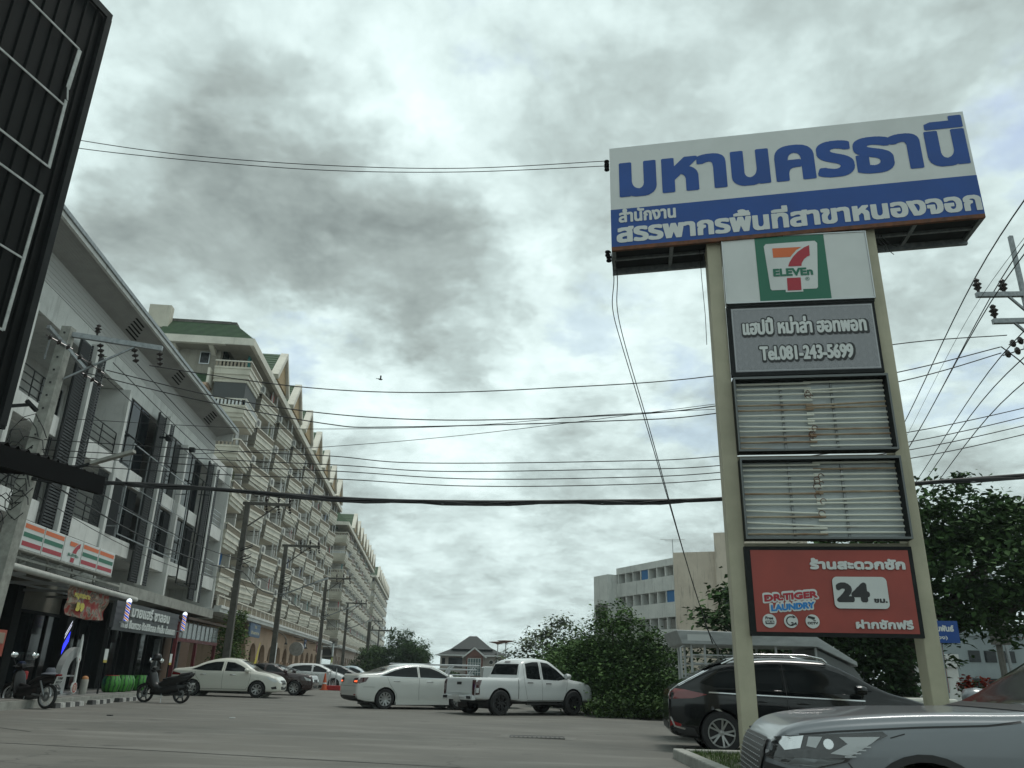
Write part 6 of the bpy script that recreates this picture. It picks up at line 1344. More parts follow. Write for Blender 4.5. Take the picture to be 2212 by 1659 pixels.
# creeper and shrub at the second pole, plants on the shophouse
p=S(45.2,-10.6); tree('bush','tall bright green shrub climbing beside the first dark utility pole',(p.x,p.y),[(0,0,1.3,.8,.8,1.2),(.1,.4,2.8,.7,.7,.9),(-.2,1.0,3.6,.6,.7,.6),(.3,-.3,.6,.7,.7,.5)],4200,.17,M_leafl,.07,1,12,cat='bush',droop=.0)
p=S(48.2,-11.4); tree('bush','green shrub behind the red framed glass eatery',(p.x,p.y),[(0,0,1.2,.9,.9,1.0),(-.3,.3,2.6,.7,.7,.8)],2200,.17,M_leafm,.06,.8,13,cat='bush')
p=S(28.5,-13.35); t=thing('plant_tuft','grassy tuft growing on the shophouse beam above the louvres','plant',(p.x,p.y,11.75)); mb=MB(); rr=random.Random(3)
for i in range(260):
    a=rr.uniform(0,6.28); l=rr.uniform(.3,.65); d=Vector((math.cos(a)*.7,math.sin(a)*.7,rr.uniform(.1,1))).normalized(); b=Vector((rr.uniform(-.15,.15),rr.uniform(-.15,.15),0)); w=d.cross(Vector((0,0,1)))*.012; mb.add([b-w,b+w,b+d*l*.6+w*.8,b+d*l+Vector((0,0,-.18*l))],[(0,1,2,3)],0)
mb.build('leaves',M_leafm,t); t.location=S(28.7,-13.32,11.95)
# red flowering shrub, yellow flowers, low shrubs on the right
M_flr=leafmat('red_flower',(.35,.03,.02),(.5,.09,.05)); M_fly=leafmat('yellow_flower',(.5,.38,.02),(.6,.5,.05))
def flowershrub(label,loc,blobs,n,leaf,fl,nf,seed,sz=.14):
    t=tree('flowering_shrub',label,loc,blobs,n,sz,leaf,.04,.5,seed,cat='shrub',group='flowering shrubs by the right road'); rr=random.Random(seed); mb=MB(); leaf_cloud(mb,[(b[0],b[1],b[2]+b[5]*.5,b[3]*.9,b[4]*.9,b[5]*.7) for b in blobs],nf,sz,rr); mb.build('flowers',fl,t)
flowershrub('shrub covered in orange red flowers seen between the right post and the car windscreen',(14.9,26.5),[(0,0,1.15,.42,.4,.42),(.3,.1,.6,.4,.4,.3)],500,M_leafm,M_flr,620,21)
flowershrub('low shrub dotted with yellow flowers beside the right sign post',(14.0,26.0),[(0,0,.45,.35,.3,.3),(.6,.1,.4,.3,.3,.28)],420,M_leafm,M_fly,70,22)
tree('shrub','dark green shrub right of the orange red flowering one',(15.9,27.2),[(0,0,.8,.7,.6,.6)],900,.14,M_leafd,.04,.4,23,cat='shrub')
flowershrub('small red flower cluster at the right edge above the car windscreen',(17.0,26.0),[(.1,0,2.5,.35,.3,.35)],120,M_leafm,M_flr,220,24)
# verge with kerb at the foot of the sign and the grass behind
vg=MB(); 
for i in range(11):
    x=3.05+i*.9; vg.v+=[(x,6.5,gz(x)+.10),(x,14.3,gz(x)+.11)]
for i in range(10): vg.f.append((2*i,2*i+2,2*i+3,2*i+1)); vg.m.append(0)
o=vg.build('verge',mat('verge_soil',(.07,.075,.04),.9,col2=(.045,.055,.025),nscale=3)); o['kind']='structure'
m=MB()
for i in range(8): y=6.5+i*1.0; m.box(2.86,3.05,y+.01,y+.99 if i<7 else 14.5,gz(2.8)-.2,gz(2.8)+.15,0)
for i in range(9): x=3.06+i*1.0; m.box(x+.01,x+.99,14.3,14.5,gz(x)-.2,gz(x)+.15,0)
o=m.build('kerb',M_conc,None,bevel=.02); o['kind']='structure'
gr=MB(); rr=random.Random(9)
for i in range(9000):
    x=rr.uniform(3.08,8); y=14.28-rr.random()**1.3*5; l=rr.uniform(.04,.11); a=rr.uniform(0,6.28); b=Vector((x,y,gz(x)+.10)); d=Vector((math.cos(a)*.5,math.sin(a)*.5,1)).normalized(); w=Vector((-math.sin(a),math.cos(a),0))*.008
    gr.add([b-w,b+w,b+d*l],[(0,1,2)],0)
o=gr.build('grass',leafmat('grass_blade',(.04,.075,.02),(.09,.13,.04))); setp(o,'short green grass on the kerbed verge at the foot of the sign','grass',None,'stuff')
gr=MB()
for i in range(5000):
    x=rr.uniform(3,12); y=rr.uniform(28.5,44); l=rr.uniform(.1,.28); a=rr.uniform(0,6.28); b=Vector((x,y,gz(x)-.0)); d=Vector((math.cos(a)*.6,math.sin(a)*.6,1)).normalized(); w=Vector((-math.sin(a),math.cos(a),0))*.03
    gr.add([b-w,b+w,b+d*l],[(0,1,2)],0)
o=gr.build('grass',M_leafl); setp(o,'rough bright grass strip beyond the bush','grass',None,'stuff')
tree('bush','dense dark undergrowth beneath the shade tree behind the red laundry panel',(10.2,25.2),[(-3,0,1.5,1.8,.8,1.3),(-1,.2,1.7,1.8,.8,1.5),(1.0,0,1.6,1.5,.8,1.4),(-2,.4,3.0,1.6,.8,.7),(.2,.4,3.1,1.6,.8,.7),(1.6,.3,2.9,.8,.7,.6)],13000,.2,leafmat('undergrowth_leaf',(.014,.03,.011),(.04,.075,.026)),.08,.5,77,cat='bush')
# house with hipped grey roof
HO=thing('house','two storey house with grey hipped roof and red brick gable far off','house',(-5.2,130,-.1))
M_house=mat('pink_white_wall',(.42,.38,.35),.8,col2=(.34,.31,.28),nscale=1)
m=MB().box(-5.0,5.0,0,8,0,4.1,0); m.build('wall',M_house,HO)
m=MB()
def hip(x0,x1,y0,y1,z0,z1,rx):
    xc0,xc1,yc=x0+rx,x1-rx,(y0+y1)/2; m.add([(x0,y0,z0),(x1,y0,z0),(x1,y1,z0),(x0,y1,z0),(xc0,yc,z1),(xc1,yc,z1)],[(0,1,5,4),(1,2,5),(2,3,4,5),(3,0,4),(3,2,1,0)],0)
hip(-5.7,5.7,-.8,8.8,4.1,6.2,4.6); hip(-3.4,3.2,.6,7,5.1,7.2,2.7); m.build('roof',M_brick,HO)
m=MB().box(-5.75,5.75,-.86,-.8,4.02,4.2,0); m.build('gutter',M_white,HO)
m=MB().prism([(-1.0,4.0),(1.8,4.0),(.4,5.1)],lambda q,k:(q[0],-1.2 if k==0 else 1.5,q[1]),0).box(-.9,1.7,-1.1,-.02,0,4.0,0); m.build('porch_gable',mat('red_brick',(.17,.075,.055),.85,col2=(.12,.05,.04),nscale=4),HO)
m=MB().bar((-1.5,-1.25,3.8),(.4,-1.25,5.25),.2,.2).bar((.4,-1.25,5.25),(2.3,-1.25,3.8),.2,.2); m.build('gable_trim',M_white,HO)
m=MB().box(-.6,1.4,-1.14,-1.102,.3,3.7,0); w=m.build('stair_window',mat('green_window_glass',(.06,.10,.10),.1),HO)
m=MB()
for q in range(6): m.box(-.6+q*.4-.03,-.6+q*.4+.03,-1.17,-1.141,.3,3.7)
for q in range(6): m.box(-.6,1.4,-1.168,-1.142,.3+q*.68-.03,.3+q*.68+.03)
m.build('window_frame',M_white,w)
m=MB().box(-3.7,-1.5,-.03,-.002,2.3,3.8,0).box(-4.7,-4.2,-.03,-.002,2.5,3.7,0); m.build('window',M_glass,HO)
m=MB()
for x in (3.0,3.9,4.6): m.lathe([(.0,-.04),(.28,-.04),(.28,0)],18,(x,0,3.2),'y',0); m.lathe([(.28,-.06),(.36,-.06),(.36,0),(.28,0)],18,(x,0,3.2),'y',1,True)
m.build('round_window',[M_glass,M_white],HO)
m=MB().box(-12,14,-6,-5.7,0,1.2,0); o=m.build('wall',mat('boundary_wall',(.16,.14,.12),.9),None,loc=(-5,128,-.1)); setp(o,'long low brown boundary wall in front of the distant house','wall')
m=MB().prism([(-2.2,0),(2.4,0),(2.4,1.5),(2.0,1.7)],lambda q,k:(q[0],0 if k==0 else 3,q[1]),0); o=m.build('shed_roof',mat('rusty_red_roof',(.10,.035,.03),.8),None,loc=(-.6,100,.9)); setp(o,'low dark red lean to roof right of the house','shed')
for i,(x,y,h) in enumerate(((-.85,90,4.6),(.02,90,4.75))):
    t=thing('street_lamp',('left' if i==0 else 'right')+' of the two mushroom topped street lamps beyond the pickup','street lamp',(x,y,0),0,'mushroom street lamps')
    MB().tube([(0,0,-.1),(0,0,h)],[.07,.05],8).build('post',M_alu,t,smooth=60); m=MB().lathe([(.06,-.25),(.25,-.16),(.95,-.02),(.97,.02),(.5,.06)],20,(0,0,h)); m.build('lamp_head',mat('rusty_cap',(.22,.12,.10),.6),t,smooth=50)
t=thing('street_lamp','thin lamp post with one arm in front of the pale trees','street lamp',(3.6,80,0)); MB().tube([(0,0,-.1),(0,0,5.6)],.06,7).bar((0,0,5.5),(.35,0,5.85),.08).build('post',M_steel,t)
m=MB().tube([(-.85,90.2,4.4),(1.2,86,4.45),(3.6,80,4.9)],.02,5); o=m.build('cable',M_cable); setp(o,'thin cable from the mushroom lamps to the thin lamp post','cable')
t=thing('utility_pole','far utility pole with cross arm above the trees at the end of the apartment row','utility pole',(-19.6,118,0)); MB().tube([(0,0,0),(0,0,8.0)],.14,8).build('shaft',M_poled,t); m=MB().bar((-.3,0,6.9),(3.2,0,6.9),.15)
for x in (.4,1.4,2.2,3.1): pin_ins(m,x,0,6.95,1.6)
m.build('crossarm',M_poled,t)
# apartment building on the right
RB=thing('apartment_building','weathered white and beige apartment building with blue blinds behind the bush','apartment building',(0,0,0))
M_rbw=mat('weathered_white',(.60,.61,.58),.8,col2=(.46,.47,.45),nscale=.5,spread=(.4,.7),streak=.6); M_rbb=mat('weathered_beige',(.56,.49,.40),.8,col2=(.46,.395,.32),nscale=.4,spread=(.4,.7),streak=.8,streakcol=(.07,.06,.05)); M_bblue=mat('blue_blind',(.02,.13,.32),.6)
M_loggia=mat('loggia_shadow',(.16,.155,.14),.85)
E0,E1=Vector((13.4,97)),Vector((18.1,87)); d2=(E1-E0); L2=d2.length; d2.normalize(); nn_=Vector((-d2.y,d2.x)) if Vector((-d2.y,d2.x)).dot(-E0)>0 else Vector((d2.y,-d2.x))
def PB(u,v,z): q=E0+d2*u+nn_*v; return (q.x,q.y,z)
def pbox(mb,u0,u1,v0,v1,z0,z1,mi=0):
    P=[PB(u0,v0,z0),PB(u1,v0,z0),PB(u1,v1,z0),PB(u0,v1,z0),PB(u0,v0,z1),PB(u1,v0,z1),PB(u1,v1,z1),PB(u0,v1,z1)]; mb.add(P,[(3,2,1,0),(4,5,6,7),(0,1,5,4),(1,2,6,5),(2,3,7,6),(3,0,4,7)],mi)
m=MB(); pbox(m,-.3,L2,-7,-1.2,0,13.6,0)
fl=[12.9,10.1,7.3,4.5,1.7]
for z in fl: pbox(m,-.3,L2,-1.2,0,z-2.55,z-1.0,0)
pbox(m,-.3,L2,-1.2,.0,13.0,13.75,0)
for i in range(8): u=L2*i/7; pbox(m,max(u-.08,-.3),min(u+.08,L2),-1.2,-.05,0,13.0,0)
m.build('wall',M_rbw,RB)
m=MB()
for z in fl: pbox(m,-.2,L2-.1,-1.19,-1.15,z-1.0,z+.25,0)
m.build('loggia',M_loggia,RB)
for u,z in ((3,12.9),(6,10.1)):
    m=MB(); pbox(m,L2*u/7+.12 if u<6 else L2*6/7+.1,L2*(u+1)/7-.12,-.2,-.12,z-1.0,z+.22,0); m.build('blind',M_bblue,RB)
m=MB()
for u,z in ((.5,7.3),(5.5,7.3),(6.3,7.3)): pbox(m,L2*u/7,L2*u/7+.7,-.3,-.25,z-.9,z+.0,0)
m.build('laundry',MATS['loggia_shadow'],RB)
# beige gable end facing the street, then taller wing to the right
G=E1; gx=Vector((.93,-.36)).normalized()
def PG(u,v,z): q=G+gx*u+Vector((-gx.y,gx.x))*v; return (q.x,q.y,z)
def gbox(mb,u0,u1,v0,v1,z0,z1,mi=0):
    P=[PG(u0,v0,z0),PG(u1,v0,z0),PG(u1,v1,z0),PG(u0,v1,z0),PG(u0,v0,z1),PG(u1,v0,z1),PG(u1,v1,z1),PG(u0,v1,z1)]; mb.add(P,[(3,2,1,0),(4,5,6,7),(0,1,5,4),(1,2,6,5),(2,3,7,6),(3,0,4,7)],mi)
m=MB(); gbox(m,.05,4.6,.02,6,0,14.3,0); gbox(m,4.6,14,-.6,6,0,16.2,0); m.build('beige_wing',M_rbb,RB)
m=MB(); gbox(m,5.2,6.3,-.66,-.58,8.2,10.4,0); gbox(m,5.4,6.4,-.66,-.58,3.2,5.0,0); m.build('window',M_glassg,RB)
m=MB(); pbox(m,-3.6,-.3,-6,1.2,0,13.0,0); pbox(m,-3.6,-.3,.2,1.2,9.3,9.4,0); m.build('stair_wing',M_rbw,RB)
m=MB(); pbox(m,-3.2,-.5,1.16,1.23,8.1,9.6,0); m.build('stair_opening',M_loggia,RB)
m=MB(); q=PB(8.5,-2,13.7); m.tube([q,(q[0],q[1],q[2]+2.6)],.04,5).tube([(q[0]-1.4,q[1],q[2]+2.55),(q[0]+1.4,q[1],q[2]+2.6)],.03,5).tube([(q[0]-.9,q[1],q[2]+2.4),(q[0]+.8,q[1],q[2]+2.42)],.025,5); m.build('aerial',M_steel,RB)
# grey commercial building far right with poles in front
GB=thing('shop_building','pale grey flat roofed commercial building behind overhead wires at far right','building',(33.5,60,-.2),R(-6))
m=MB().box(-1.5,30,0,12,0,4.9,0).box(-1.6,30,-.15,0,4.9,5.4,0); m.build('wall',mat('blue_grey_wall',(.27,.31,.32),.8,col2=(.22,.255,.265),nscale=.6,streak=.3),GB)
m=MB()
for x in (.2,1.3,2.6,4.4,6.2,8): 
    for z in (1.2,3.1): m.box(x,x+.8,-.05,-.005,z,z+.8,0)
m.build('window',M_glass,GB)
m=MB().box(-1.5,30,-.06,-.004,.2,.9,0); m.build('plinth_band',M_wall,GB)
MB().box(-3,0,0,4,0,3.4,0).box(-3.1,.1,-.2,0,2.6,3.4,1).build('annex',[M_wall,M_wall],GB,loc=(-3.2,-6,0))
t=thing('utility_pole','dark utility pole with transformer clutter before the grey building','utility pole',(29.5,49,0)); MB().tube([(0,0,0),(-.1,0,11)],[.2,.13],8).build('shaft',M_poled,t); m=MB().bar((-1.3,0,7.0),(1.3,0,7.0),.12).bar((-1,0,5.6),(1,0,5.6),.12)
for x in (-1.2,-.6,.6,1.2): pin_ins(m,x,0,7.05,1.5)
m.build('crossarm',M_steel,t); m=MB().box(-.5,.5,-.5,.0,3.6,5.2,0); m.build('meter_box',M_poled,t)
t=thing('utility_pole','slim grey pole beyond the grey building at far right','utility pole',(35.5,58,0)); MB().tube([(0,0,0),(-.3,0,9.5)],.12,8).build('shaft',M_steel,t)
for i,(z,dz) in enumerate(((6.9,-.5),(6.5,-.2),(5.6,.3),(5.1,0))):
    o=MB().tube(spline([(16,44,z+.6),(24,47,z-.3),(29.5,49,z),(40,52,z+dz)],5),.03,5).build('cable',M_cable,None,smooth=180); setp(o,('highest','second','third','lowest')[i]+' of the distant cables sagging before the grey building','cable','distant cables at far right')
# blue street name plate, red banner and white vehicle in the gap
t=thing('street_name_sign','blue street name plate with white Thai words beside the right sign post','street sign',(12.2,23.2,0),R(-10)); MB().tube([(.1,.06,-.2),(.1,.06,3.0)],.035,8).build('post',M_steel,t); m=MB().box(-.55,.62,-.01,.01,2.35,2.95,0); b=m.build('name_plate',M_blue,t)
m=MB(); text_mb(m,'เชื่อมสัมพันธ์',-.45,.5,2.66,lambda a,c,o:(a,-.012-o,c),h=.12,bold=.01); text_mb(m,'(แขวง)',-.2,.3,2.45,lambda a,c,o:(a,-.012-o,c),h=.07,bold=.005); m.build('lettering',M_white,b)
t=thing('vertical_banner','narrow red roadside banner behind the right sign post','banner',(14.3,27.6,0)); MB().tube([(0,0,-.2),(0,0,2.9)],.02,6).build('post',M_steel,t); MB().box(.02,.38,-.008,.008,1.0,2.8,0).build('banner_cloth',M_boardred,t)
C=small_car('sedan','tiny white car on the far road between the tree trunk and the right post',SEDAN,M_wht,(17.5,44),170,(-1.3,1.3)); C.root['group']='cars on the far road'
# ------------------------------------------------------------------ motorbikes
M_bikeb=mat('black_bike_plastic',(.008,.008,.009),.42); M_bluep=mat('dark_blue_plastic',(.012,.022,.06),.3,coat=.4); M_seat=mat('black_vinyl',(.015,.015,.016),.5); M_engine=mat('engine_metal',(.10,.10,.10),.45,metal=.7); M_bred=mat('red_plastic',(.35,.02,.02),.4)
def bike_wheel(t,x,r,w,rim_mat,spoked,disc_w):
    o=MB().lathe([(r*.80,-w*.4),(r*.93,-w*.5),(r,-w*.2),(r,w*.2),(r*.93,w*.5),(r*.80,w*.4)],32,(0,0,0),'y',0,True).build('wheel',M_tyre,t,smooth=50,loc=(x,0,r))
    m=MB().lathe([(r*.82,-w*.32),(r*.76,-w*.28),(r*.76,w*.28),(r*.82,w*.32)],32,(0,0,0),'y',0,True).lathe([(.02,-.07),(.05,-.06),(.05,.06),(.02,.07)],14,(0,0,0),'y',0)
    if spoked:
        for i in range(28):
            a=2*math.pi*i/28; b=a+(.5 if i%2 else -.5); m.tube([(.05*math.cos(a),.04*(1 if i%4<2 else -1),.05*math.sin(a)),(r*.78*math.cos(b),0,r*.78*math.sin(b))],.003,4)
    else:
        for i in range(6): a=2*math.pi*i/6; m.bar((.03*math.cos(a),0,.03*math.sin(a)),(r*.78*math.cos(a+.15),0,r*.78*math.sin(a+.15)),.035,.03,0,(0,1,0))
    if disc_w: m.lathe([(.11,.05),(.12,.05),(.12,.055),(.06,.055),(.06,.05)],20,(0,0,0),'y',1)
    m.build('rim',[rim_mat,M_steel],o,smooth=40)
def shell(mb,sec,n=10,m=0):
    """loft of ellipses: (x,z,half width,half height)"""
    k=12; b=len(mb.v)
    P=[Vector(s) for s in sec]; Q=[]
    for i in range(len(P)-1):
        for q in range(4): Q.append(P[i].lerp(P[i+1],q/4))
    Q.append(P[-1])
    for x,z,w,h in [tuple(q) for q in Q]:
        for j in range(k): a=2*math.pi*j/k; mb.v.append((x,w*math.copysign(abs(math.cos(a))**.8,math.cos(a)),z+h*math.sin(a)))
    for i in range(len(Q)-1):
        for j in range(k): mb.f.append((b+i*k+j,b+i*k+(j+1)%k,b+(i+1)*k+(j+1)%k,b+(i+1)*k+j)); mb.m.append(m)
    mb.f.append(tuple(b+j for j in reversed(range(k)))); mb.m.append(m); mb.f.append(tuple(b+(len(Q)-1)*k+j for j in range(k))); mb.m.append(m)
def bike(label,pos,head,scooter):
    t=thing('motorbike',label,'motorbike',(pos[0],pos[1],gz(pos[0])),R(head),'motorbikes parked in front of the shops')
    wb=.62; r=.29 if not scooter else .28; w=.085 if not scooter else .13
    bike_wheel(t,-wb,r,w,M_alu if not scooter else M_bikeb,not scooter,True); bike_wheel(t,wb,r,w*.9,M_alu if not scooter else M_bikeb,not scooter,True)
    m=MB()
    for s in (1,-1): m.tube([(wb,s*.075,r),(wb-.10,s*.075,.62),(wb-.17,s*.06,.82)],.022,7).tube([(-wb,s*.09,r),(-.2,s*.09,.34)],.025,7).tube([(-wb+.02,s*.11,r+.02),(-.42,s*.12,.66)],.028,8)
    m.build('fork',M_steel if not scooter else M_bikeb,t,smooth=50)
    m=MB(); shell(m,[(wb+.30,r+.12,.03,.015),(wb+.2,r+.24,.06,.03),(wb,r+.30,.065,.03),(wb-.22,r+.2,.05,.03)]); m.build('front_fender',M_bikeb,t,smooth=60)
    m=MB()
    if scooter:
        shell(m,[(wb+.02,.62,.05,.08),(wb-.06,.72,.16,.20),(wb-.16,.76,.20,.24),(wb-.26,.66,.19,.26),(wb-.36,.44,.17,.20),(-.05,.36,.15,.12),(-.3,.42,.15,.16)])
        shell(m,[(.42,.34,.10,.10),(.1,.36,.17,.14),(-.2,.42,.18,.17),(-.5,.46,.15,.13),(-.72,.50,.08,.08)])
        shell(m,[(.22,.50,.10,.10),(-.1,.60,.17,.16),(-.4,.66,.17,.17),(-.75,.78,.13,.12),(-.95,.88,.04,.04)])
        shell(m,[(wb-.14,.98,.13,.03),(wb-.2,1.05,.14,.05),(wb-.28,1.03,.10,.05)])
    else:
        shell(m,[(wb-.02,.74,.06,.12),(wb-.12,.76,.15,.18),(wb-.2,.66,.19,.24),(wb-.26,.48,.19,.2),(wb-.3,.32,.14,.1)])
        shell(m,[(wb-.3,.52,.06,.08),(.0,.44,.07,.09),(-.2,.56,.10,.12),(-.5,.66,.11,.11),(-.8,.74,.08,.07)])
        shell(m,[(wb-.22,.36,.12,.16),(.12,.36,.13,.17),(-.15,.40,.14,.15),(-.3,.46,.09,.12)])
        shell(m,[(wb-.08,.98,.09,.06),(wb-.16,1.02,.12,.08),(wb-.26,1.0,.07,.05)])
    m.build('bodywork',M_bikeb,t,smooth=60)
    if not scooter:
        m=MB(); shell(m,[(wb-.07,1.03,.08,.03),(wb-.16,1.09,.10,.035),(wb-.24,1.07,.06,.03)]); shell(m,[(wb-.06,.80,.07,.08),(wb-.10,.84,.14,.09)]); m.build('blue_cowl',M_bluep,t,smooth=60)
    m=MB()
    if scooter: shell(m,[(.05,.70,.10,.04),(-.2,.74,.15,.06),(-.45,.78,.15,.06),(-.52,.84,.13,.06),(-.85,.90,.09,.05)])
    else: shell(m,[(.02,.60,.08,.04),(-.2,.70,.12,.06),(-.5,.76,.13,.05),(-.72,.80,.10,.045)])
    m.build('seat',M_seat,t,smooth=60)
    m=MB(); shell(m,[(.15,.34,.09,.08),(-.05,.30,.12,.10),(-.25,.30,.10,.08)]); 
    if scooter: shell(m,[(-.3,.34,.08,.1),(-.6,.30,.09,.09)])
    m.build('engine',M_engine,t,smooth=50)
    m=MB().tube([(.1,-.13,.26),(-.3,-.15,.24),(-.45,-.17,.30),(-.85,-.18,.40)],[.02,.025,.045,.05],9); m.build('exhaust',M_engine if scooter else M_steel,t,smooth=60)
    m=MB().tube([(wb-.24,.32,1.0),(wb-.22,.16,.99),(wb-.2,0,.97),(wb-.22,-.16,.99),(wb-.24,-.32,1.0)],.014,7); hb=m.build('handlebar',M_bikeb,t,smooth=60)
    for s in (1,-1):
        m=MB().tube([(wb-.22,s*.2,1.0),(wb-.17,s*.27,1.15),(wb-.2,s*.31,1.24)],.008,5); mr=m.build('mirror_stem',M_bikeb,hb)
        m=MB().lathe([(.0,-.015),(.085,-.012),(.095,0),(.085,.006),(0,.008)],16,(0,0,0),'x'); m.v=[(a,b*1.15,c*.75) for a,b,c in m.v]; o=m.build('mirror',mat('mirror_glass',(.8,.82,.82),.05,metal=1),mr,smooth=50,loc=(wb-.21,s*.32,1.27))
    m=MB().box(-.90,-.80,-.06,.06,.76 if not scooter else .82,.83 if not scooter else .88); m.build('tail_lamp',M_tail,t,bevel=.01)
    m=MB().add([(-.86,-.13,.58),(-.86,.13,.58),(-.93,.13,.78),(-.93,-.13,.78)] if not scooter else [(-.88,-.11,.38),(-.88,.11,.38),(-.98,.11,.62),(-.98,-.11,.62)],[(0,1,2,3)],0); pl=m.build('number_plate',M_plate,t)
    z0,z1=(.58,.78) if not scooter else (.38,.62); x0=-.86 if not scooter else -.88; f=lambda a,c,o:(x0-.07*(c-z0)/(z1-z0)*(1 if not scooter else 1.43)-.004-o,-a,c)
    m=MB(); text_mb(m,'1กย' if not scooter else '2กฎ',-.07,.07,z0+.12,f,h=.05,bold=.004); text_mb(m,'5217' if not scooter else '846',-.09,.09,z0+.03,f,h=.04,bold=.004); m.build('plate_lettering',M_ink,pl)
    m=MB(); shell(m,[(-.55,.62,.05,.03),(-.8,.62,.06,.03),(-.95,.48,.05,.02)]); m.build('rear_fender',M_bikeb,t,smooth=60)
    m=MB().bar((.0,.12,.28),(-.12,.30,0.0),.02); m.build('kickstand',M_steel,t)
    m=MB(); shell(m,[(wb-.0,1.0,.02,.02),(wb-.04,1.0,.07,.05)] if not scooter else [(wb+.04,.70,.02,.02),(wb-.02,.76,.13,.06)]); m.build('headlamp',M_lens,t,smooth=60)
    return t
a=R(162); b1=bike('black and blue motorbike with spoked wheels parked near the left pole',(-12.2,21.7),162,False)
bike('black scooter with thick tyres parked in front of the watermelon pots',(-10.95,27.1),173,True)
hp=b1.matrix_basis
def onbike(t,x,y,z): c,s=math.cos(R(162)),math.sin(R(162)); return (-12.2+x*c-y*s,21.7+x*s+y*c,gz(-12.2)+z)
m=MB().lathe([(0,.15),(.08,.15),(.11,.10),(.115,.05),(.12,.035),(.20,0),(.205,-.01),(.12,.025)],18); o=m.build('sun_hat',mat('grey_hat_cloth',(.10,.11,.13),.85),None,smooth=50,loc=onbike(0,-.55,0,.83)); setp(o,'grey bucket hat lying on the seat of the spoked wheel motorbike','hat')
m=MB().box(-.09,.09,-.06,.06,0,.22,0); o=m.build('red_bag',M_bred,None,loc=onbike(0,.55,-.22,.66),rz=R(162),bevel=.03); setp(o,'small red bag hanging from the handlebar of the spoked wheel motorbike','bag')
p=Vector((-10.95,27.1)); m=MB(); m.lathe([(0,.13),(.07,.12),(.12,.06),(.13,0),(.12,-.06),(.09,-.10)],18); o=m.build('helmet',M_bikeb,None,smooth=60,loc=(-11.28,26.98,gz(-11)+1.36)); setp(o,'black helmet hanging over the mirror of the black scooter','helmet')
# ------------------------------------------------------------------ shop front clutter
def AT(s,D,z=.36): return S(s,D,z)
t=thing('arch_cutout','grey half arch display board standing at the pavement edge','display board',AT(25.3,-10.6),SROT)
pts=[(0,0),(0,.55)]+[(.95-.95*math.cos(R(a)),.55+.80*math.sin(R(a))) for a in range(10,91,10)]+[(1.05,1.35),(1.05,1.1)]+[(.95-.5*math.cos(R(a)),.62+.45*math.sin(R(a))) for a in range(90,-1,-15)]+[(.45,.0)]
MB().prism(pts,lambda q,k:(q[0],-.05 if k==0 else .12,q[1])).box(.45,1.0,-.04,.11,.52,.56).box(.45,1.1,-.04,.11,0,.06).build('arch_board',mat('grey_board',(.30,.31,.31),.7,col2=(.25,.26,.26),nscale=3),t)
t=thing('guitar_sign','white guitar shaped cutout with red and grey trim before the grey arch','sign',AT(26.15,-10.45),SROT)
sh=[(-.06,.05),(-.16,.10),(-.19,.22),(-.13,.34),(-.05,.36),(-.045,.9),(-.10,.98),(-.11,1.06),(-.06,1.2),(-.05,1.55),(0,1.72),(.05,1.55),(.06,1.2),(.11,1.06),(.10,.98),(.045,.9),(.05,.36),(.13,.34),(.19,.22),(.16,.10),(.06,.05)]
sh=[(x+.10*(z-.4)*-.6,z) for x,z in sh]
MB().prism(sh,lambda q,k:(q[0],-.02 if k==0 else .02,q[1])).build('cutout',M_white,t)
m=MB().lathe([(.09,-.028),(.14,-.028),(.14,-.024),(.09,-.024)],24,(.01,0,.21),'y',0,True).lathe([(.03,-.028),(.06,-.028),(.06,-.024),(.03,-.024)],20,(.01,0,.21),'y',1,True)
m.flat([[(-.07,.98),(-.03,1.06),(.0,.98)]],lambda q:(q[0],-.024,q[1]),0).flat([[(-.07,1.15),(-.045,1.5),(-.06,1.2)]],lambda q:(q[0],-.024,q[1]),1); m.build('trim',[mat('faded_red',(.35,.10,.08),.6),mat('pale_orange',(.45,.28,.2),.6)],t)
def bollard(label,s,D):
    t=thing('bollard',label,'bollard',AT(s,D),SROT,'grey bollards on the pavement edge'); MB().lathe([(.11,0),(.11,.42),(.10,.44)],18).build('post',M_conc,t,smooth=40); MB().lathe([(.10,.44),(.09,.50),(.05,.53),(.01,.54)],18).build('cap',mat('orange_cap',(.38,.17,.06),.6),t,smooth=50)
bollard('grey bollard with orange cap right of the guitar sign',27.0,-10.5); bollard('grey bollard with orange cap behind the spoked wheel motorbike',24.45,-10.5)
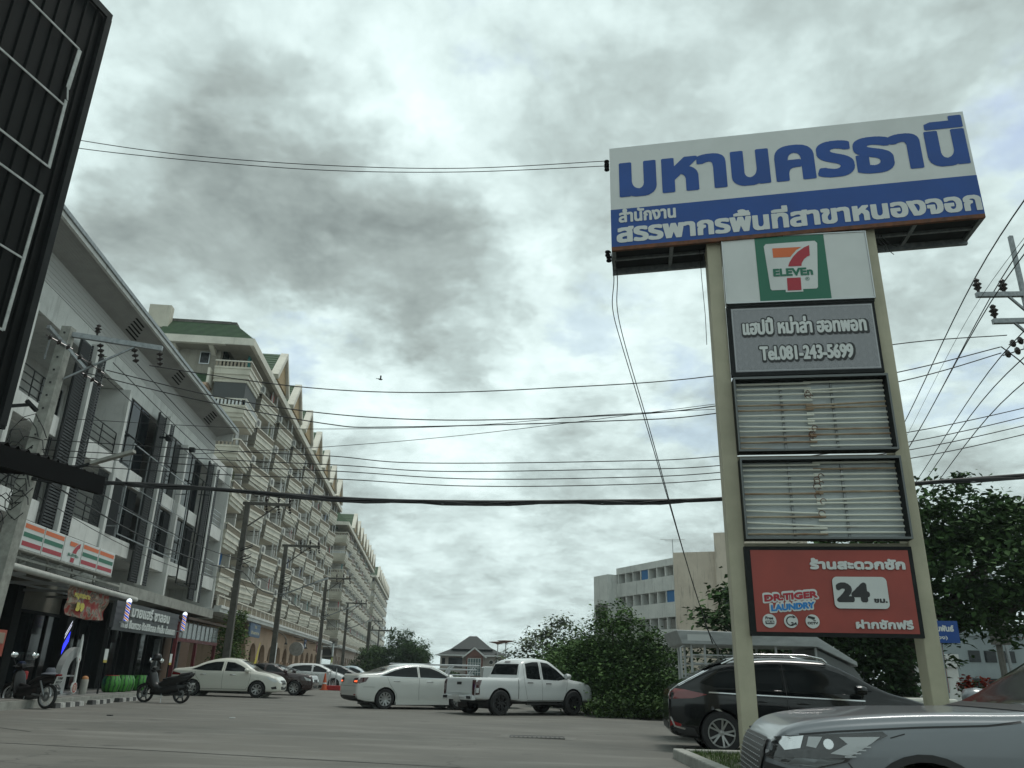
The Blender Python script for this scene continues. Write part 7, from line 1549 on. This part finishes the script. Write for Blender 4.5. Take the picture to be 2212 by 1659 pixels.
def melon_mat():
    m=mat('watermelon_paint',(.02,.12,.02),.45); t=m.node_tree; b=t.nodes['Principled BSDF']; g=t.nodes.new('ShaderNodeTexCoord'); sp=t.nodes.new('ShaderNodeSeparateXYZ'); t.links.new(g.outputs['Object'],sp.inputs[0])
    at=t.nodes.new('ShaderNodeMath'); at.operation='ARCTAN2'; t.links.new(sp.outputs[1],at.inputs[0]); t.links.new(sp.outputs[0],at.inputs[1])
    n=t.nodes.new('ShaderNodeTexNoise'); n.inputs['Scale'].default_value=9; t.links.new(g.outputs['Object'],n.inputs['Vector'])
    ma=t.nodes.new('ShaderNodeMath'); ma.operation='MULTIPLY_ADD'; t.links.new(n.outputs[0],ma.inputs[0]); ma.inputs[1].default_value=.5; t.links.new(at.outputs[0],ma.inputs[2])
    mu=t.nodes.new('ShaderNodeMath'); mu.operation='MULTIPLY'; t.links.new(ma.outputs[0],mu.inputs[0]); mu.inputs[1].default_value=11
    si=t.nodes.new('ShaderNodeMath'); si.operation='SINE'; t.links.new(mu.outputs[0],si.inputs[0]); r=t.nodes.new('ShaderNodeMapRange'); t.links.new(si.outputs[0],r.inputs[0]); r.inputs[1].default_value=.0; r.inputs[2].default_value=.7
    x=t.nodes.new('ShaderNodeMix'); x.data_type='RGBA'; t.links.new(r.outputs[0],x.inputs[0]); x.inputs[6].default_value=(.05,.24,.03,1); x.inputs[7].default_value=(.008,.05,.012,1); t.links.new(x.outputs[2],b.inputs['Base Color']); return m
M_mel=melon_mat()
for i,(s,D,r,lab) in enumerate(((29.9,-10.75,.30,'watermelon pot with red rim nearest the notice post'),(30.55,-10.65,.28,'middle front watermelon pot between its two neighbours'),(31.35,-10.8,.34,'tallest watermelon pot behind the black scooter'),(32.6,-10.7,.30,'watermelon pot half hidden by the front of the black scooter'))):
    t=thing('watermelon_pot',lab,'plant pot',AT(s,D,.33),SROT,'pots painted like watermelons'); MB().lathe([(r*.5,.0),(r*.85,.08),(r,.26),(r*.95,.44),(r*.72,.56),(r*.66,.54),(r*.6,.40)],24).build('pot',M_mel,t,smooth=60); MB().lathe([(r*.62,.545),(r*.76,.565),(r*.74,.575),(r*.62,.56)],24,(0,0,0),'z',0,True).build('rim',M_bred if i==0 else M_mel,t,smooth=60)
for s,lab in ((28.05,'thin dark post with white notice left of the watermelon pots'),(34.9,'thin dark post with white notice below the far end of the salon sign')):
    t=thing('notice_post',lab,'notice',AT(s,-10.45,.3),SROT,'notice posts under the salon sign'); MB().tube([(0,0,0),(0,0,2.1)],.03,8).build('post',M_dark,t,smooth=60); m=MB().box(-.14,.14,-.05,-.035,1.08,1.42,0).box(-.14,.14,-.052,-.036,1.0,1.08,1); m.build('notice',[M_white,mat('notice_yellow',(.45,.36,.06),.6)],t)
t=thing('payment_kiosk','orange red kiosk box on a pale orange stand at the left edge','kiosk',AT(21.3,-10.8),SROT); m=MB().box(-.35,.35,-.3,.3,1.0,1.62,0).box(-.25,.25,-.315,-.301,1.3,1.55,1); m.build('box',[mat('kiosk_red',(.30,.05,.025),.5),mat('kiosk_screen',(.25,.2,.15),.3)],t,bevel=.03); MB().box(-.3,.3,-.25,.25,0,1.0,0).build('stand',mat('kiosk_orange',(.40,.20,.12),.6),t,bevel=.03)
M_kw=mat('kerb_white',(.48,.48,.45),.8,col2=(.25,.25,.24),nscale=8); M_kb=mat('kerb_black',(.03,.03,.03),.8,col2=(.07,.07,.07),nscale=8)
for s0,s1,lab in ((23.0,24.8,'black and white wheel stop behind the spoked wheel motorbike'),(25.4,27.0,'black and white wheel stop in the middle of the three'),(27.5,29.3,'black and white wheel stop under the front of the black scooter')):
    t=thing('wheel_stop',lab,'wheel stop',(*S(s0,-9.62).xy,gz(-11)),SROT,'striped wheel stops along the pavement'); n=6; m=MB()
    for i in range(n):
        a,b=(s1-s0)*i/n,(s1-s0)*(i+1)/n; m.prism([(-.09,-.02),(.09,-.02),(.07,.13),(-.07,.13)],lambda q,k:((a if k==0 else b),q[0],q[1]),i%2)
    m.build('block',[M_kb,M_kw],t)
# red framed glass eatery at the end of the shophouses
ER=thing('glass_eatery','red framed eatery stall with a row of glass panes and rusty brown roof','eatery',S(36.2,-10.75,.05),SROT)
M_redf=mat('dark_red_frame',(.16,.02,.025),.5,col2=(.11,.016,.018),nscale=5)
m=MB()
for x in (.1,3.2,6.6): m.box(x-.07,x+.07,-.07,.07,0,2.3,0)
m.box(0,6.8,-.08,.08,2.22,2.36,0).box(-.03,.1,-.1,.1,0,3.0,0); m.build('frame',M_redf,ER)
m=MB().box(.1,6.7,-.02,.02,2.37,3.05,0); gp=m.build('glass_pane',mat('reflective_glass',(.20,.22,.22),.12,col2=(.08,.09,.09),nscale=1.3,spread=(.4,.6)),ER)
m=MB()
for i in range(10): x=.1+i*.733; m.box(x-.02,x+.02,-.05,.04,2.362,3.1,0)
m.build('glazing_bar',M_alu,gp)
m=MB().add([(-.2,-.5,3.1),(7.0,-.5,3.1),(7.0,2.6,3.5),(-.2,2.6,3.5),(-.2,-.5,3.2),(7.0,-.5,3.2),(7.0,2.6,3.6),(-.2,2.6,3.6)],[(3,2,1,0),(4,5,6,7),(0,1,5,4),(1,2,6,5),(2,3,7,6),(3,0,4,7)],0); m.build('roof',mat('rusty_tin',(.10,.065,.05),.8,col2=(.05,.035,.03),nscale=5),ER)
m=MB().box(6.2,10.5,2.3,2.4,0,2.9,0); m.build('back_wall',mat('brown_back_wall',(.12,.075,.05),.85),ER)
m=MB().box(1.2,1.4,1.0,1.2,0,2.3,0).box(4.2,4.4,1.0,1.2,0,2.3,0); m.build('inner_post',M_steel,ER)
# road furniture
t=thing('drain_cover','rusty rectangular drain cover set in the road in front of the cars','drain cover',(.71,18.1,gz(.7)+.006),R(-2)); MB().box(-.55,.55,-.28,.28,-.02,.006,0).build('grate',mat('grate_iron',(.10,.095,.085),.7,col2=(.06,.055,.05),nscale=10),t)
m=MB()
for a in ((-.58,.58,-.33,-.28),(-.58,.58,.28,.33),(-.58,-.55,-.28,.28),(.55,.58,-.28,.28)): m.box(a[0],a[1],a[2],a[3],-.02,.010,0)
for i in range(11): m.box(-.5+i*.095,-.46+i*.095,-.24,.24,.0065,.011,0)
m.build('grate_bar',mat('grate_dark',(.035,.033,.03),.7),t)
o=MB().add([(-.85,-.42,0),(.75,-.5,0),(.9,.42,0),(-.75,.5,0)],[(0,1,2,3)],0).build('road_patch',mat('pale_patch',(.16,.155,.14),.9,col2=(.11,.107,.097),nscale=3),None,loc=(.71,18.1,gz(.7)+.004)); o['kind']='structure'; o.rotation_euler=(0,.012,0)
def strip_line(name,pts,w,mtl):
    m=MB(); P=[Vector(p) for p in pts]
    for i in range(len(P)-1):
        d=(P[i+1]-P[i]).normalized(); n=Vector((-d.y,d.x))*w/2
        m.quad(*[(q.x,q.y,gz(q.x)+.004) for q in (P[i]-n,P[i+1]-n,P[i+1]+n,P[i]+n)])
    o=m.build(name,mtl); o['kind']='structure'
M_joint=mat('tar_joint',(.035,.035,.033),.9,col2=(.07,.068,.062),nscale=6)
strip_line('road_joint',[(-14,13.3),(-9,13.0),(-5,12.55),(-1.6,12.0),(1.0,11.6)],.05,M_joint)
strip_line('road_joint',[(-12.5,16.4),(-9.7,15.9),(-8.2,14.9)],.035,M_joint)
for i,(x,y,lab,hh) in enumerate(((-11.45,47.4,'faded red traffic cone standing alone in the street',.75),(-10.9,50.8,'orange traffic cone with white band beside the low red barrier',.95))):
    t=thing('traffic_cone',lab,'traffic cone',(x,y,gz(x)),0,'traffic cones'); m=MB().box(-.22,.22,-.22,.22,0,.04,0).lathe([(.17,.04),(.04,hh),(.01,hh+.01)],18,(0,0,0),'z',0); m.build('cone',mat('cone_red' if i==0 else 'cone_orange',(.28,.05,.04) if i==0 else (.48,.09,.03),.6),t,smooth=40)
    if i: m=MB().lathe([(.128,.35),(.092,.56),(.091,.56),(.127,.35)],18); m.build('band',M_white,t,smooth=40)
t=thing('red_barrier','low red road barrier with two thin upright pipes by the orange cone','barrier',(-10.4,51.0,gz(-10))); MB().box(-.45,.45,-.15,.15,0,.28,0).build('base',M_bred,t,bevel=.03); MB().tube([(-.25,0,.2),(-.22,0,1.2)],.03,7).tube([(.1,0,.2),(.12,0,1.25)],.03,7).build('pipe',M_alu,t,smooth=60)
for x,y,lab,c in ((-6.6,20.7,'scrap of white litter on the road',M_white),(-9.2,19.9,'tiny dark pebble on the road',M_ink),(-8.5,14.2,'pale paper scrap near the road joint',M_white)):
    o=MB().prism([(-.06,-.03),(.05,-.04),(.07,.02),(-.02,.05)],lambda q,k:(q[0],q[1],.02 if k==0 else 0)).build('litter',c,None,loc=(x,y,gz(x)+.003)); setp(o,lab,'litter')
t=thing('bird','small dark bird flying under the topmost power line','bird',(-7.2,40,16.2),R(30)); m=MB(); shell(m,[(-.14,0,.01,.01),(-.05,0,.04,.04),(.06,0,.045,.045),(.13,.02,.02,.02)]); m.add([(.05,.02,.03),(-.03,.02,.03),(-.12,.28,.12),(-.02,.24,.13)],[(0,1,2,3)]).add([(.05,-.02,.03),(-.03,-.02,.03),(-.12,-.28,.12),(-.02,-.24,.13)],[(0,1,2,3)]).add([(-.12,.015,0),(-.12,-.015,0),(-.24,-.05,0),(-.24,.05,0)],[(0,1,2,3)]); m.build('body',M_ink,t,smooth=60)
# ------------------------------------------------------------------ haze
hm=bpy.data.materials.new('haze_air'); hm.use_nodes=True; t=hm.node_tree
for n in list(t.nodes):
    if n.type!='OUTPUT_MATERIAL': t.nodes.remove(n)
pv_=t.nodes.new('ShaderNodeVolumePrincipled'); pv_.inputs['Density'].default_value=.0004; pv_.inputs['Color'].default_value=(.80,.90,.93,1); pv_.inputs['Anisotropy'].default_value=.2
t.links.new(pv_.outputs[0],t.nodes['Material Output'].inputs['Volume'])
o=MB().box(-320,320,-70,520,-2,30).build('haze',hm); o['kind']='stuff'
